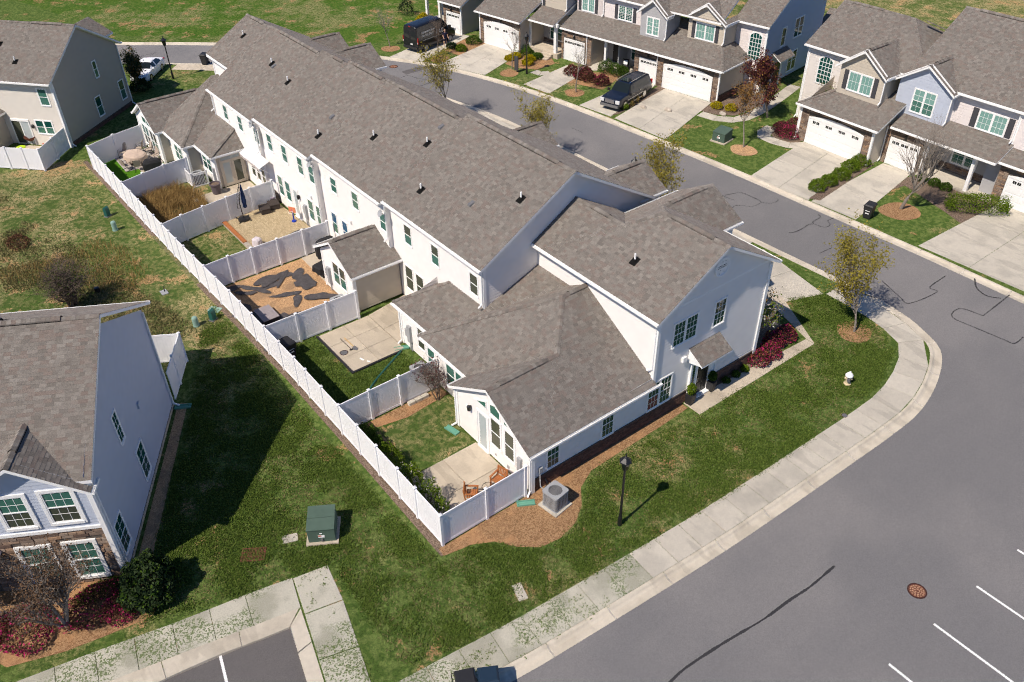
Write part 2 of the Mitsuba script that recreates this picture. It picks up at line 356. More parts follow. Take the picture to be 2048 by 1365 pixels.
# ------------------------------------------------------------------ walls, windows, roofs
class Wall:
    """A vertical wall plane from A to B (outside on the right hand); s along it, z up, o outwards."""
    def __init__(w, A, B, z=0.0):
        w.A, w.B = np.array(A, float), np.array(B, float); w.L = float(np.hypot(*(w.B - w.A)))
        w.u = (w.B - w.A) / w.L; w.n = np.array([w.u[1], -w.u[0]]); w.z = z
    def p(w, s, z, o=0.0): return (*(w.A + w.u * s + w.n * o), z + w.z)
    def box(w, m, s0, s1, z0, z1, o0, o1, uv=(0.5, 0.0)):
        P = w.p
        return m.hexa([P(s0, z0, o1), P(s1, z0, o1), P(s1, z0, o0), P(s0, z0, o0), P(s0, z1, o1), P(s1, z1, o1), P(s1, z1, o0), P(s0, z1, o0)], uv)
    def siding(w, poly, e=0.18, d=0.017):
        """Lap siding: every course tilts out to a lip that throws a real shadow."""
        m = MB(); x0, z0, x1, z1 = poly.bounds; k = 0
        while z0 + k * e < z1:
            a = z0 + k * e; st = poly.intersection(sbox(x0 - 1, a, x1 + 1, min(a + e, z1 + 1e-6))); k += 1
            for g in getattr(st, 'geoms', [st]):
                if g.geom_type != 'Polygon' or g.area < 1e-5: continue
                v, f = tri(g)
                m.add([w.p(s, z, 0.002 + d * (1 - (z - a) / e)) for s, z in v], f)
                c = np.array(g.exterior.coords); lo = c[np.abs(c[:, 1] - a) < 1e-4]
                if len(lo) > 1:
                    s0, s1 = lo[:, 0].min(), lo[:, 0].max()
                    m.quad(w.p(s0, a, 0), w.p(s1, a, 0), w.p(s1, a, d + 0.002), w.p(s0, a, d + 0.002))
        return m
    def strip(w, parent, s0, s1, z0, z1, o=0.03, mt=None, name='trim'):
        return part(parent, name, w.box(MB(), s0, s1, z0, z1, 0.0, o), mt or M_WHITE)
    def stones(w, poly, seed=1, d=0.03, lo=(0.10, 0.34), hi=(0.07, 0.15)):
        """Irregular ledge stones as bevelled blocks; returns a list of meshes."""
        r = np.random.RandomState(seed); x0, z0, x1, z1 = poly.bounds; out = []; z = z0; row = 0
        pp = shapely.prepared.prep(poly)
        while z < z1 - 0.02:
            h = r.uniform(*hi); zt = min(z + h, z1); s = x0 - r.uniform(0, 0.2)
            while s < x1:
                l = r.uniform(*lo) * (1.4 if r.rand() < 0.2 else 1); b = sbox(max(s, x0) + 0.005, z + 0.005, min(s + l, x1) - 0.005, zt - 0.005)
                if b.bounds[2] - b.bounds[0] > 0.03 and pp.contains(b): out.append((b.bounds, d * r.uniform(0.55, 1.25), r.rand(), r.rand()))
                elif b.bounds[2] - b.bounds[0] > 0.03 and pp.intersects(b):
                    q = poly.intersection(b)
                    q = max(getattr(q, 'geoms', [q]), key=lambda g: g.area) if not q.is_empty else q
                    if not q.is_empty and q.area > 0.002 and abs(q.envelope.area - q.area) < 0.002: out.append((q.bounds, d * r.uniform(0.55, 1.25), r.rand(), r.rand()))
                s += l
            z = zt; row += 1
        ms = []
        for (a, c, b2, d2), o, t, k in out:
            m = MB(); P = w.p; i = 0.012
            jit = r.uniform(-0.006, 0.006, 8)
            m.hexa([P(a + i + jit[0], c + i, o), P(b2 - i, c + i + jit[1], o), P(b2, c, 0), P(a, c, 0), P(a + i, d2 - i + jit[2], o), P(b2 - i + jit[3], d2 - i, o), P(b2, d2, 0), P(a, d2, 0)], (t, k))
            ms.append(m)
        return ms
    def window(w, parent, s0, s1, z0, z1, cols=1, grid=None, glass=None, glass2=None, trim=0.07, sash=0.045, arch=0.0, double_hung=True, label=None, frame_mat=None, o=0.05):
        """Sash window: surround, sashes, rail and bars proud of recessed panes."""
        fm = frame_mat or M_WHITE; glass = glass or G_TEAL; glass2 = glass2 or glass
        m = MB(); B = lambda *a: w.box(m, *a)
        B(s0 - trim, s0, z0 - trim, z1 + trim, 0, o); B(s1, s1 + trim, z0 - trim, z1 + trim, 0, o)
        B(s0, s1, z1, z1 + trim, 0, o); B(s0 - trim * 0.4, s1 + trim * 0.4, z0 - trim, z0, 0, o + 0.025)
        cw = (s1 - s0) / cols; panes = []; bars = MB()
        for c in range(cols):
            a, b = s0 + c * cw, s0 + (c + 1) * cw
            g = 0.035 if cols > 1 else 0
            if c: B(a - g, a + g, z0, z1, 0, o)
            a += sash + (g if c else 0); b -= sash + (g if c < cols - 1 else 0)
            w.box(m, a - sash, a, z0, z1, 0, o - 0.012); w.box(m, b, b + sash, z0, z1, 0, o - 0.012)
            w.box(m, a, b, z0, z0 + sash, 0, o - 0.012); w.box(m, a, b, z1 - sash, z1, 0, o - 0.012)
            zm = (z0 + z1) / 2
            if double_hung: w.box(m, a, b, zm - sash * 0.5, zm + sash * 0.5, 0, o - 0.008)
            halves = [(zm, z1 - sash, glass), (z0 + sash, zm, glass2)] if double_hung else [(z0 + sash, z1 - sash, glass)]
            for q0, q1, gl in halves:
                panes.append((a, b, q0, q1, gl))
                if grid:
                    nx, ny = grid
                    for i in range(1, nx): x = a + (b - a) * i / nx; w.box(bars, x - 0.009, x + 0.009, q0, q1, 0.02, 0.034)
                    for i in range(1, ny): z = q0 + (q1 - q0) * i / ny; w.box(bars, a, b, z - 0.009, z + 0.009, 0.02, 0.034)
        k = part(parent, 'window', m, fm, label)
        for a, b, q0, q1, gl in panes:
            part(k, 'pane', MB().quad(w.p(a, q0, 0.024), w.p(b, q0, 0.024), w.p(b, q1, 0.024), w.p(a, q1, 0.024)), gl)
        if grid and bars.n: part(k, 'glazing_bars', bars, fm)
        return k
    def shutters(w, parent, s0, s1, z0, z1, wd=0.38):
        for a in (s0 - 0.1 - wd, s1 + 0.1):
            m = MB(); w.box(m, a, a + wd, z0, z1, 0, 0.045)
            for q0, q1 in ((z0 + 0.06, (z0 + z1) / 2 - 0.03), ((z0 + z1) / 2 + 0.03, z1 - 0.06)): w.box(m, a + 0.05, a + wd - 0.05, q0, q1, 0.0, 0.055)
            part(parent, 'shutter', m, M_SHUTTER)
    def garage(w, parent, s0, s1, z1=2.12, arch=0.0, pairs=4):
        """Sectional door: four raised-panel sections, a row of small panes on top, flat-arched surround."""
        m = MB(); t = 0.11
        w.box(m, s0 - t, s0, 0.0, z1 + t, 0, 0.07); w.box(m, s1, s1 + t, 0.0, z1 + t, 0, 0.07)
        if arch:
            n = 12
            for i in range(n):
                a, b = s0 + (s1 - s0) * i / n, s0 + (s1 - s0) * (i + 1) / n
                h = lambda s: z1 + t + arch * (1 - (2 * (s - s0) / (s1 - s0) - 1) ** 2)
                m.hexa([w.p(a, z1, 0.07), w.p(b, z1, 0.07), w.p(b, z1, 0), w.p(a, z1, 0), w.p(a, h(a), 0.07), w.p(b, h(b), 0.07), w.p(b, h(b), 0), w.p(a, h(a), 0)])
        else: w.box(m, s0, s1, z1, z1 + t, 0, 0.07)
        k = part(parent, 'garage_door', m, M_WHITE)
        hs = z1 / 4
        for i in range(4):
            q = MB(); w.box(q, s0, s1, i * hs + 0.006, (i + 1) * hs - 0.006, 0, 0.035)
            if i < 3:
                nn = pairs * 2
                for c in range(nn):
                    a = s0 + (s1 - s0) * c / nn; b = s0 + (s1 - s0) * (c + 1) / nn
                    w.box(q, a + 0.06, b - 0.06, i * hs + 0.09, (i + 1) * hs - 0.09, 0.03, 0.046)
            part(k, 'panel', q, M_WHITE)
        for c in range(pairs):
            cx = s0 + (s1 - s0) * (c + 0.5) / pairs
            for dx in (-0.16, 0.16):
                q = MB()
                for ddx in (-0.068, 0.068): w.box(q, cx + dx + ddx - 0.060, cx + dx + ddx + 0.060, 3.32 * hs, 3.72 * hs, 0.03, 0.038)
                part(k, 'pane', q, G_CAR)
        return k
def sconce(w, parent, s, z):
    m = MB(); w.box(m, s - 0.05, s + 0.05, z, z + 0.18, 0, 0.05); a = w.p(s, z + 0.2, 0.14)
    m.lathe([(0.03, -0.3), (0.09, -0.26), (0.11, -0.02), (0.02, 0.08)], a, 8)
    part(parent, 'wall_lamp', m, M_BLACK)

def halfplane(a, b, c, box_=200.0):
    """Polygon of a*x + b*y + c >= 0 inside a big square."""
    L = math.hypot(a, b)
    if L < 1e-9: return sbox(-box_, -box_, box_, box_) if c >= 0 else Polygon()
    n = np.array([a, b]) / L; o = -n * (c / L); t = np.array([-n[1], n[0]])
    B = 4 * box_
    return Polygon([o - t * B, o + t * B, o + t * B + n * B, o - t * B + n * B])
class Roof:
    """Roof solids, each a footprint under the lowest of its planes z = a x + b y + c; the highest solid shows."""
    def __init__(r): r.solids = []
    def add(r, foot, *planes):
        r.solids.append((foot if not isinstance(foot, tuple) else sbox(foot[0], foot[2], foot[1], foot[3]), planes)); return r
    def faces(r):
        out = []
        for i, (ft, pl) in enumerate(r.solids):
            for j, P in enumerate(pl):
                reg = ft
                for k, Q in enumerate(pl):
                    if k != j: reg = reg.intersection(halfplane(Q[0] - P[0], Q[1] - P[1], Q[2] - P[2] + (1e-9 if k > j else -1e-9)))
                for s, (f2, p2) in enumerate(r.solids):
                    if s == i or reg.is_empty: continue
                    cut = f2
                    for Q in p2: cut = cut.intersection(halfplane(Q[0] - P[0], Q[1] - P[1], Q[2] - P[2] + (1e-6 if s < i else -1e-6)))
                    if cut.area > 1e-6: reg = reg.difference(cut)
                for g in getattr(reg, 'geoms', [reg]):
                    if g.geom_type == 'Polygon' and g.area > 0.01: out.append((g.buffer(0), P))
        return out
    def build(r, parent, name='roof', seed=3, trim=None, thick=0.17, tab=(0.15, 0.36), shingle=None, fascia=None):
        rs = np.random.RandomState(seed); E = 0.165; deck, sh = MB(), MB()
        for g, P in r.faces():
            a, b, c = P; m = math.hypot(a, b)
            for q in getattr(g, 'geoms', [g]):
                v, f = tri(q); z = v @ [a, b] + c
                deck.add(np.c_[v, z - 0.012], f); deck.add(np.c_[v, z - thick], f[:, ::-1])
                ring = np.array(shapely.geometry.polygon.orient(q).exterior.coords)
                for p0, p1 in zip(ring[:-1], ring[1:]):
                    z0, z1 = p0 @ [a, b] + c, p1 @ [a, b] + c
                    deck.quad((*p0, z0 - thick), (*p1, z1 - thick), (*p1, z1 - 0.012), (*p0, z0 - 0.012))
            if m < 1e-6: continue
            gd = np.array([a, b]) / m; ud = np.array([gd[1], -gd[0]]); k = math.sqrt(1 + m * m); dw = E / k
            R = lambda xy: np.c_[xy @ ud, xy @ gd]
            loc = Polygon(R(np.array(g.exterior.coords)), [R(np.array(i.coords)) for i in g.interiors]).buffer(0)
            u0, w0, u1, w1 = loc.bounds; shapely.prepare(loc)
            rects, info = [], []
            n = int((w1 - w0) / dw) + 1
            for i in range(n):
                wa = w0 + i * dw; u = u0 - rs.uniform(0, 0.3); run = rs.rand() < 0.5
                while u < u1:
                    l = rs.uniform(*tab); run = not run
                    rects.append((u, wa, u + l, wa + dw)); info.append((run, rs.rand(), rs.rand())); u += l
            rects = np.array(rects); bx = shapely.box(rects[:, 0], rects[:, 1], rects[:, 2], rects[:, 3])
            inside, touch = shapely.contains(loc, bx), shapely.intersects(loc, bx)
            gv = np.array([a, b]); nrm = np.array([-a, -b, 1.0]) / k
            def lift(uw, h):
                xy = uw[:, :1] * ud + uw[:, 1:] * gd
                return np.c_[xy, xy @ gv + c] + h[:, None] * nrm
            I = np.nonzero(inside)[0]
            if len(I):
                rr = rects[I]; inf = np.array([info[t] for t in I], float)
                h1 = np.where(inf[:, 0] > 0.5, 0.013, 0.0075); h0 = np.full(len(I), 0.002)
                A = lift(rr[:, [0, 1]], h1); B = lift(rr[:, [2, 1]], h1); D = lift(rr[:, [2, 3]], h0); Cc = lift(rr[:, [0, 3]], h0)
                A0 = lift(rr[:, [0, 1]], h0 - 0.004); B0 = lift(rr[:, [2, 1]], h0 - 0.004)
                V = np.stack([A, B, D, Cc, A0, B0], 1).reshape(-1, 3); base = (np.arange(len(I)) * 6)[:, None]
                F = np.concatenate([base + [[0, 2, 1]], base + [[0, 3, 2]], base + [[0, 1, 5]], base + [[0, 5, 4]], base + [[0, 4, 3]], base + [[1, 2, 5]]])
                tone = np.clip(np.where(inf[:, 0] > 0.5, 0.60, 0.34) + (inf[:, 1] - 0.5) * 0.55, 0, 1)
                U = np.repeat(np.c_[tone, inf[:, 2]], 6, 0)
                sh.add(V, F, U)
            for t in np.nonzero(touch & ~inside)[0]:
                q = loc.intersection(bx[t])
                for gg in getattr(q, 'geoms', [q]):
                    if gg.geom_type != 'Polygon' or gg.area < 1e-4: continue
                    vv, ff = tri(gg); fr = (vv[:, 1] - rects[t, 1]) / dw; hi = 0.013 if info[t][0] else 0.0075
                    tone = min(max((0.60 if info[t][0] else 0.34) + (info[t][1] - 0.5) * 0.55, 0), 1)
                    sh.add(lift(vv, hi + (0.002 - hi) * fr), ff, (tone, info[t][2]))
        k = part(parent, name, deck, fascia or M_WHITE)
        part(k, 'shingles', sh, shingle or M_SHINGLE, kind='stuff')
        return k
def ridge(parent, a, b, m1, seed=0, vent=None, w=0.15, m2=None):
    """Ridge or hip caps from a to b, one cap piece after another; vent = (from, to) fractions with a raised slotted vent."""
    a, b = np.array(a, float), np.array(b, float); L = np.linalg.norm(b - a); d = (b - a) / L; rs = np.random.RandomState(seed)
    x = np.cross(d, [0, 0, 1]); x /= np.linalg.norm(x); m2 = m1 if m2 is None else m2
    caps = MB(); n = int(L / 0.19)
    def piece(s0, s1, lift, wd, uv, lip):
        P, Q = a + d * s0, a + d * s1; z = np.array([0, 0, 1.0])
        for sg, mm in ((1, m1), (-1, m2)):
            e0, e1 = P + x * sg * wd - z * mm * wd, Q + x * sg * wd - z * mm * wd
            t0, t1 = z * (lift + lip), z * lift
            q = [P + t0, Q + t1, e1 + t1, e0 + t0]
            if sg < 0: q = q[::-1]
            caps.quad(*q, uv=uv)
            dn = z * -min(lift, 0.06)
            caps.quad(*([e0 + t0, e1 + t1, e1 + t1 + dn, e0 + t0 + dn][::sg]), uv=uv)
    for i in range(n):
        s0, s1 = L * i / n, L * (i + 1) / n; inv = vent and vent[0] <= (i + 0.5) / n <= vent[1]
        piece(s0, s1 + 0.05, 0.075 if inv else 0.022, w, (rs.rand(), rs.rand()), 0.012)
    k = part(parent, 'ridge_cap', caps, M_CAP)
    if vent:
        m = MB(); s0, s1 = L * vent[0], L * vent[1]; z = np.array([0, 0, 1.0])
        for sg, mm in ((1, m1), (-1, m2)):
            P, Q = a + d * s0 + x * sg * (w - 0.012) - z * mm * w, a + d * s1 + x * sg * (w - 0.012) - z * mm * w
            q = [P + z * 0.062, Q + z * 0.062, Q + x * sg * 0.022 - z * (0.0 + mm * 0.02), P + x * sg * 0.022 - z * (0.0 + mm * 0.02)]
            m.quad(*(q if sg > 0 else q[::-1]))
        part(k, 'vent_slot', m, M_SLOT)
    return k
def gutter(parent, a, b, w=0.12, h=0.11, side=1, mt=None):
    """Open trough along an eave from a to b, on its right (side 1) or left."""
    a, b = np.array(a, float), np.array(b, float); d = (b - a) / np.linalg.norm(b - a); x = np.cross(d, [0, 0, 1]) * side; z = np.array([0, 0, 1.0]); m = MB()
    def bar(o0, o1, z0, z1):
        r = [a + x * o0, b + x * o0, b + x * o1, a + x * o1]
        m.hexa([p + z * z0 for p in r] + [p + z * z1 for p in r])
    bar(0.004, w, -h, -h + 0.012); bar(w - 0.018, w, -h + 0.012, 0.0); bar(0.004, 0.016, -h + 0.012, 0.0)
    for q in (0, 1):
        c = a if q == 0 else b; s = d * (0.012 if q == 0 else -0.012)
        r = [c + x * 0.016, c + s + x * 0.016, c + s + x * (w - 0.018), c + x * (w - 0.018)]
        m.hexa([p + z * (-h + 0.012) for p in r] + [p - z * 0.002 for p in r])
    n = max(2, int(np.linalg.norm(b - a) / 0.9))
    for i in range(1, n):
        c = a + (b - a) * i / n; r = [c - d * 0.012 + x * 0.017, c + d * 0.012 + x * 0.017, c + d * 0.012 + x * (w - 0.019), c - d * 0.012 + x * (w - 0.019)]
        m.hexa([p - z * 0.014 for p in r] + [p - z * 0.003 for p in r])
    return part(parent, 'gutter', m, mt or M_WHITE)
def downspout(parent, x, y, z0, z1, kick=(0.0, -1.0), mt=None, w=0.075):
    k = np.array(kick, float) / np.hypot(*kick); m = MB()
    m.box(x - w / 2, x + w / 2, y - w / 2, y + w / 2, z0 + 0.2, z1)
    m.beam((x, y, z0 + 0.24), (x + k[0] * 0.28, y + k[1] * 0.28, z0 + 0.07), w, w)
    return part(parent, 'downspout', m, mt or M_WHITE)
def vent_pipe(parent, x, y, z, slope, h=0.42):
    """White plumbing pipe through a dark flashing on a plane rising by slope (a, b)."""
    a, b = slope; m = MB()
    q = [(x + dx, y + dy, z + a * dx + b * dy + 0.022) for dx, dy in ((-0.2, -0.22), (0.2, -0.22), (0.2, 0.2), (-0.2, 0.2))]
    m.hexa([(*p[:2], p[2] - 0.02) for p in q] + q)
    m.lathe([(0.11, 0.0), (0.06, 0.13)], (x, y, z), 10)
    k = part(parent, 'roof_flashing', m, M_SLOT)
    part(k, 'vent_pipe', MB().lathe([(0.05, -0.02), (0.05, h)], (x, y, z), 10), M_WHITE, smooth=False)
def box_vent(parent, x, y, z, slope):
    a, b = slope; m = MB(); sx = 0.14
    q = [(x + dx, y + dy, z + a * dx + b * dy) for dx, dy in ((-sx, -0.2), (sx, -0.2), (sx, 0.14), (-sx, 0.14))]
    m.hexa([(*p[:2], p[2]) for p in q] + [(q[0][0] + 0.02, q[0][1] + 0.02, q[0][2] + 0.13), (q[1][0] - 0.02, q[1][1] + 0.02, q[1][2] + 0.13), (q[2][0] - 0.02, q[2][1], q[2][2] + 0.05), (q[3][0] + 0.02, q[3][1], q[3][2] + 0.05)])
    part(parent, 'box_vent', m, M_DKGREY)
# ================================================================== END TOWNHOUSE (nearest the street corner)
m57 = 0.577
ET = thing('end_townhouse', 'white end townhouse nearest the street corner, with a black side door under a canopy', 'house')
def siding(parent, w, pts, mt=None, e=0.18, d=0.017, name='wall', label=None):
    return part(parent, name, w.siding(Polygon(pts), e, d), mt or M_SIDING, label)
def corner_trim(parent, x, y, z0, z1, w=0.11, mt=None):
    m = MB(); m.box(x - w, x + w, y - w, y + w, z0, z1)
    return part(parent, 'corner_trim', m, mt or M_WHITE)
F = Wall((0, 5.0), (0, 20.6))                      # street-side facade, s = y - 5
fy = lambda y: y - 5.0
siding(ET, F, [(0, 0.8), (15.6, 0.8), (15.6, 6.55), (11.55, 8.88), (7.62, 6.62), (7.62, 3.0), (0, 2.72)])
upper = F.siding(Polygon([(7.9, 6.72), (15.3, 6.72), (11.55, 8.88)]), 0.18, 0.017)
up2 = MB(); v, f, u = upper.mesh(); up2.add(v + [0.028, 0, 0], f); part(ET, 'gable_wall', up2, M_SIDING)
F.strip(ET, 7.7, 15.5, 6.62, 6.74, 0.05, name='belt_course')
# brick foot of the facade: courses of brick ends
def bricks(parent, w, s0, s1, z0, z1, mt, d=0.045, L=0.215, H=0.075, seed=1, name='brick_base', top=True):
    r = np.random.RandomState(seed); m = MB(); back = MB(); w.box(back, s0, s1, z0, z1, 0, d - 0.012)
    if top: w.box(back, s0, s1, z1, z1 + 0.05, 0, d + 0.02)
    n = max(1, int(round((z1 - z0) / H)))
    for i in range(n):
        s = s0 - (0.5 * L if i % 2 else 0)
        while s < s1:
            a, b = max(s, s0), min(s + L, s1)
            if b - a > 0.03: w.box(m, a + 0.006, b - 0.006, z0 + (z1 - z0) * i / n + 0.005, z0 + (z1 - z0) * (i + 1) / n - 0.005, 0.02, d + r.uniform(-0.004, 0.004), (r.rand(), 0.0))
            s += L
    k = part(parent, name, back, M_MORTAR)
    part(k, 'brick_courses', m, mt, kind='stuff')
    return k
bricks(ET, F, 0.02, 15.6, -0.02, 0.78, M_BRICKD, seed=4)
def gwin(w, par, y0, y1, z0, z1, cols=1, g1=G_DEEP, g2=None, grid=(3, 2)):
    return w.window(par, fy(y0), fy(y1), z0, z1, cols, grid, g1, g2, trim=0.06)
gwin(F, ET, 5.88, 6.62, 0.98, 2.52)
gwin(F, ET, 9.30, 10.06, 0.90, 2.50)
k = gwin(F, ET, 12.36, 13.98, 0.92, 2.56, 2)
labels[k] = {'label': 'double window by the door with a red panel behind its lower left sash'}
P_ = F.p
part(k, 'red_panel', MB().quad(P_(fy(12.42), 0.98, 0.0275), P_(fy(13.06), 0.98, 0.0275), P_(fy(13.06), 1.70, 0.0275), P_(fy(12.42), 1.70, 0.0275)), G_RED, 'dark red panel behind the lower left sash')
gwin(F, ET, 13.72, 15.36, 4.30, 5.70, 2)
gwin(F, ET, 16.62, 17.42, 4.22, 5.72, 1, G_OLIVE, G_DEEP)
# round gable ornament: ring, disc and slots
med = MB()
def ringmesh(m, w, s, z, r0, r1, o0, o1, n=28):
    for i in range(n):
        a, b = 2 * math.pi * i / n, 2 * math.pi * (i + 1) / n
        q = lambda r, t, o: w.p(s + r * math.cos(t), z + r * math.sin(t), o)
        m.quad(q(r0, a, o1), q(r1, a, o1), q(r1, b, o1), q(r0, b, o1)); m.quad(q(r1, a, o0), q(r1, b, o0), q(r1, b, o1), q(r1, a, o1)); m.quad(q(r0, b, o0), q(r0, a, o0), q(r0, a, o1), q(r0, b, o1))
ringmesh(med, F, fy(16.58), 7.83, 0.0, 0.44, 0.03, 0.075); ringmesh(med, F, fy(16.58), 7.83, 0.44, 0.53, 0.03, 0.11)
k = part(ET, 'gable_medallion', med, M_WHITE, 'round white medallion with dark slots high on the gable')
sl = MB()
for z, a, b in ((7.90, -0.30, 0.30), (7.80, -0.33, 0.33)): F.box(sl, fy(16.58) + a, fy(16.58) + b, z, z + 0.035, 0.07, 0.079)
for s, z in ((-0.17, 7.65), (-0.22, 7.48), (0.15, 8.10), (0.1, 7.52), (-0.1, 8.12)): F.box(sl, fy(16.58) + s, fy(16.58) + s + 0.1, z, z + 0.03, 0.07, 0.079)
part(k, 'slots', sl, M_DARK)
# entrance: pilasters, black six-panel door, transom, hip-less shed canopy on brackets
D = MB(); s0, s1 = fy(15.92), fy(16.78)
F.box(D, s0 - 0.62, s0 - 0.02, 0.1, 2.62, 0.0, 0.10); F.box(D, s1 + 0.02, s1 + 0.46, 0.1, 2.62, 0.0, 0.10); F.box(D, s0 - 0.62, s1 + 0.46, 2.45, 2.72, 0, 0.12); F.box(D, s0 - 0.05, s1 + 0.05, 0.06, 0.12, 0, 0.30)
F.box(D, s0 - 0.64, s0 - 0.56, 0.06, 2.6, 0.0, 0.16); F.box(D, s1 + 0.40, s1 + 0.48, 0.06, 2.6, 0.0, 0.16)
dk = part(ET, 'door', D, M_WHITE, 'black front door with white pilasters and a sidelight')
dm = MB(); F.box(dm, s0, s1, 0.12, 2.16, 0.0, 0.05)
for a, b, c, d in ((0.09, 0.39, 0.12, 0.75), (0.47, 0.77, 0.12, 0.75), (0.09, 0.39, 0.90, 1.55), (0.47, 0.77, 0.90, 1.55), (0.09, 0.39, 1.68, 1.95), (0.47, 0.77, 1.68, 1.95)): F.box(dm, s0 + a, s0 + b, 0.12 + c, 0.12 + d, 0.05, 0.066)
part(dk, 'leaf', dm, M_BLACK)
part(dk, 'transom', MB().quad(F.p(s0, 2.2, 0.055), F.p(s1, 2.2, 0.055), F.p(s1, 2.42, 0.055), F.p(s0, 2.42, 0.055)), G_DEEP)
part(dk, 'sidelight', MB().quad(F.p(s0 - 0.42, 0.45, 0.104), F.p(s0 - 0.25, 0.45, 0.104), F.p(s0 - 0.25, 2.3, 0.104), F.p(s0 - 0.42, 2.3, 0.104)), G_DEEP)
part(dk, 'handle', MB().tube([F.p(s0 + 0.08, 1.0, 0.09), F.p(s0 + 0.08, 1.25, 0.09)], 0.02, 6), M_STEEL)
CR = Roof(); CR.add((0.0, 0.98, 15.02, 17.30), (-0.62, 0, 3.62))
ck = CR.build(ET, 'canopy', seed=9, thick=0.10)
for y in (15.06, 17.20):
    tri_ = MB()
    for q in ((0, 1),):
        a, b, c = (0.0, y, 3.50), (0.90, y, 2.96), (0.0, y, 2.72)
        tri_.add([a, b, c, (a[0], y + 0.06, a[2]), (b[0], y + 0.06, b[2]), (c[0], y + 0.06, c[2])], [[0, 1, 2], [3, 5, 4], [0, 3, 4], [0, 4, 1], [1, 4, 5], [1, 5, 2], [2, 5, 3], [2, 3, 0]])
    part(ck, 'bracket', tri_, M_WHITE)
bx = MB(); F.box(bx, fy(14.55), fy(14.80), 3.0, 3.3, 0, 0.16); part(ET, 'utility_box', bx, M_WHITE)
# rear and side walls
SR = Wall((-5.8, 4.95), (0, 4.95))                 # sunroom gable wall, s = x + 5.8
siding(ET, SR, [(0, 0.1), (5.8, 0.1), (5.8, 2.75), (2.95, 4.40), (0, 2.75)])
sx = lambda x: x + 5.8
SR.window(ET, sx(-3.0), sx(-2.24), 0.98, 2.68, 1, None, G_OLIVE, G_OLIVE, trim=0.09)
SR.window(ET, sx(-1.92), sx(-1.20), 0.98, 2.66, 1, None, G_OLIVE, G_OLIVE, trim=0.09)
d = MB(); SR.box(d, sx(-4.14), sx(-4.06), 0.05, 2.45, 0, 0.06); SR.box(d, sx(-3.24), sx(-3.16), 0.05, 2.45, 0, 0.06); SR.box(d, sx(-4.06), sx(-3.24), 2.33, 2.45, 0, 0.06); SR.box(d, sx(-4.06), sx(-3.24), 0.05, 0.14, 0, 0.10)
SR.box(d, sx(-4.04), sx(-3.92), 0.14, 2.33, 0, 0.045); SR.box(d, sx(-3.36), sx(-3.26), 0.14, 2.33, 0, 0.045)
k = part(ET, 'patio_door', d, M_WHITE, 'white glazed patio door of the sunroom')
part(k, 'pane', MB().quad(SR.p(sx(-3.92), 0.2, 0.026), SR.p(sx(-3.36), 0.2, 0.026), SR.p(sx(-3.36), 2.3, 0.026), SR.p(sx(-3.92), 2.3, 0.026)), G_BLIND)
def transom(pts):
    cx, cz = np.mean(pts, 0); o = MB(); big = Polygon(pts).buffer(0.07, join_style=2)
    v, f = tri(big); o.add([SR.p(s, z, 0.05) for s, z in v], f)
    r = np.array(big.exterior.coords)
    for p, q in zip(r[:-1], r[1:]): o.quad(SR.p(*p, 0), SR.p(*q, 0), SR.p(*q, 0.05), SR.p(*p, 0.05))
    k = part(ET, 'transom_window', o, M_WHITE); v, f = tri(Polygon(pts)); part(k, 'pane', MB().add([SR.p(s, z, 0.055) for s, z in v], f), G_TEAL)
transom([(sx(-4.02), 3.0), (sx(-3.34), 3.0), (sx(-3.34), 3.34)])
transom([(sx(-2.96), 2.99), (sx(-2.28), 2.99), (sx(-2.28), 3.42), (sx(-2.62), 3.58), (sx(-2.96), 3.45)])
transom([(sx(-1.90), 3.0), (sx(-1.26), 3.0), (sx(-1.90), 3.32)])
sconce(SR, ET, sx(-4.62), 2.05)
mb = MB(); SR.box(mb, sx(-0.86), sx(-0.60), 0.95, 1.75, 0, 0.16); part(ET, 'meter_box', mb, M_GREYM)
mb = MB(); SR.box(mb, sx(-1.75), sx(-1.6), 0.32, 0.48, 0, 0.06); SR.box(mb, sx(-2.7), sx(-2.6), 0.4, 0.5, 0, 0.05); part(ET, 'outlet_box', mb, M_GREYM)
siding(ET, Wall((-5.8, 5.95), (-5.8, 4.95)), [(0, 0.1), (1.0, 0.1), (1.0, 2.72), (0, 2.72)])
HR = Wall((-10.2, 5.95), (-5.8, 5.95)); hx = lambda x: x + 10.2
siding(ET, HR, [(0, 0.1), (4.4, 0.1), (4.4, 2.72), (0, 2.72)])
HR.window(ET, hx(-8.25), hx(-6.62), 0.72, 2.25, 2, None, G_TEAL, G_DEEP)
HR.window(ET, hx(-10.0), hx(-9.3), 0.72, 2.28, 1, None, G_TEAL, G_TEAL)
siding(ET, Wall((-10.2, 6.4), (-10.2, 5.95)), [(0, 0.1), (0.45, 0.1), (0.45, 2.72), (0, 2.72)])
WR = Wall((-13.45, 6.45), (-10.2, 6.45))
siding(ET, WR, [(0, 0.1), (3.25, 0.1), (3.25, 2.72), (0, 2.72)])
WR.window(ET, -11.78 + 13.45, -11.1 + 13.45, 0.8, 2.4, 1, None, G_OLIVE, G_OLIVE)
mb = MB(); WR.box(mb, 0.72, 1.02, 0.65, 1.75, 0, 0.17); WR.box(mb, 0.45, 0.70, 0.9, 1.4, 0, 0.13); WR.box(mb, 0.78, 0.84, 0.02, 0.65, 0.02, 0.07); WR.box(mb, 0.92, 0.98, 0.02, 0.65, 0.02, 0.07); part(ET, 'meter_box', mb, M_GREYM)
siding(ET, Wall((-13.45, 9.0), (-13.45, 6.45)), [(0, 0.1), (2.55, 0.1), (2.55, 2.72), (0, 3.5)])
U2 = Wall((-8.95, 12.62), (0, 12.62))
siding(ET, U2, [(0, 2.5), (8.95, 2.5), (8.95, 6.6), (0, 6.6)])
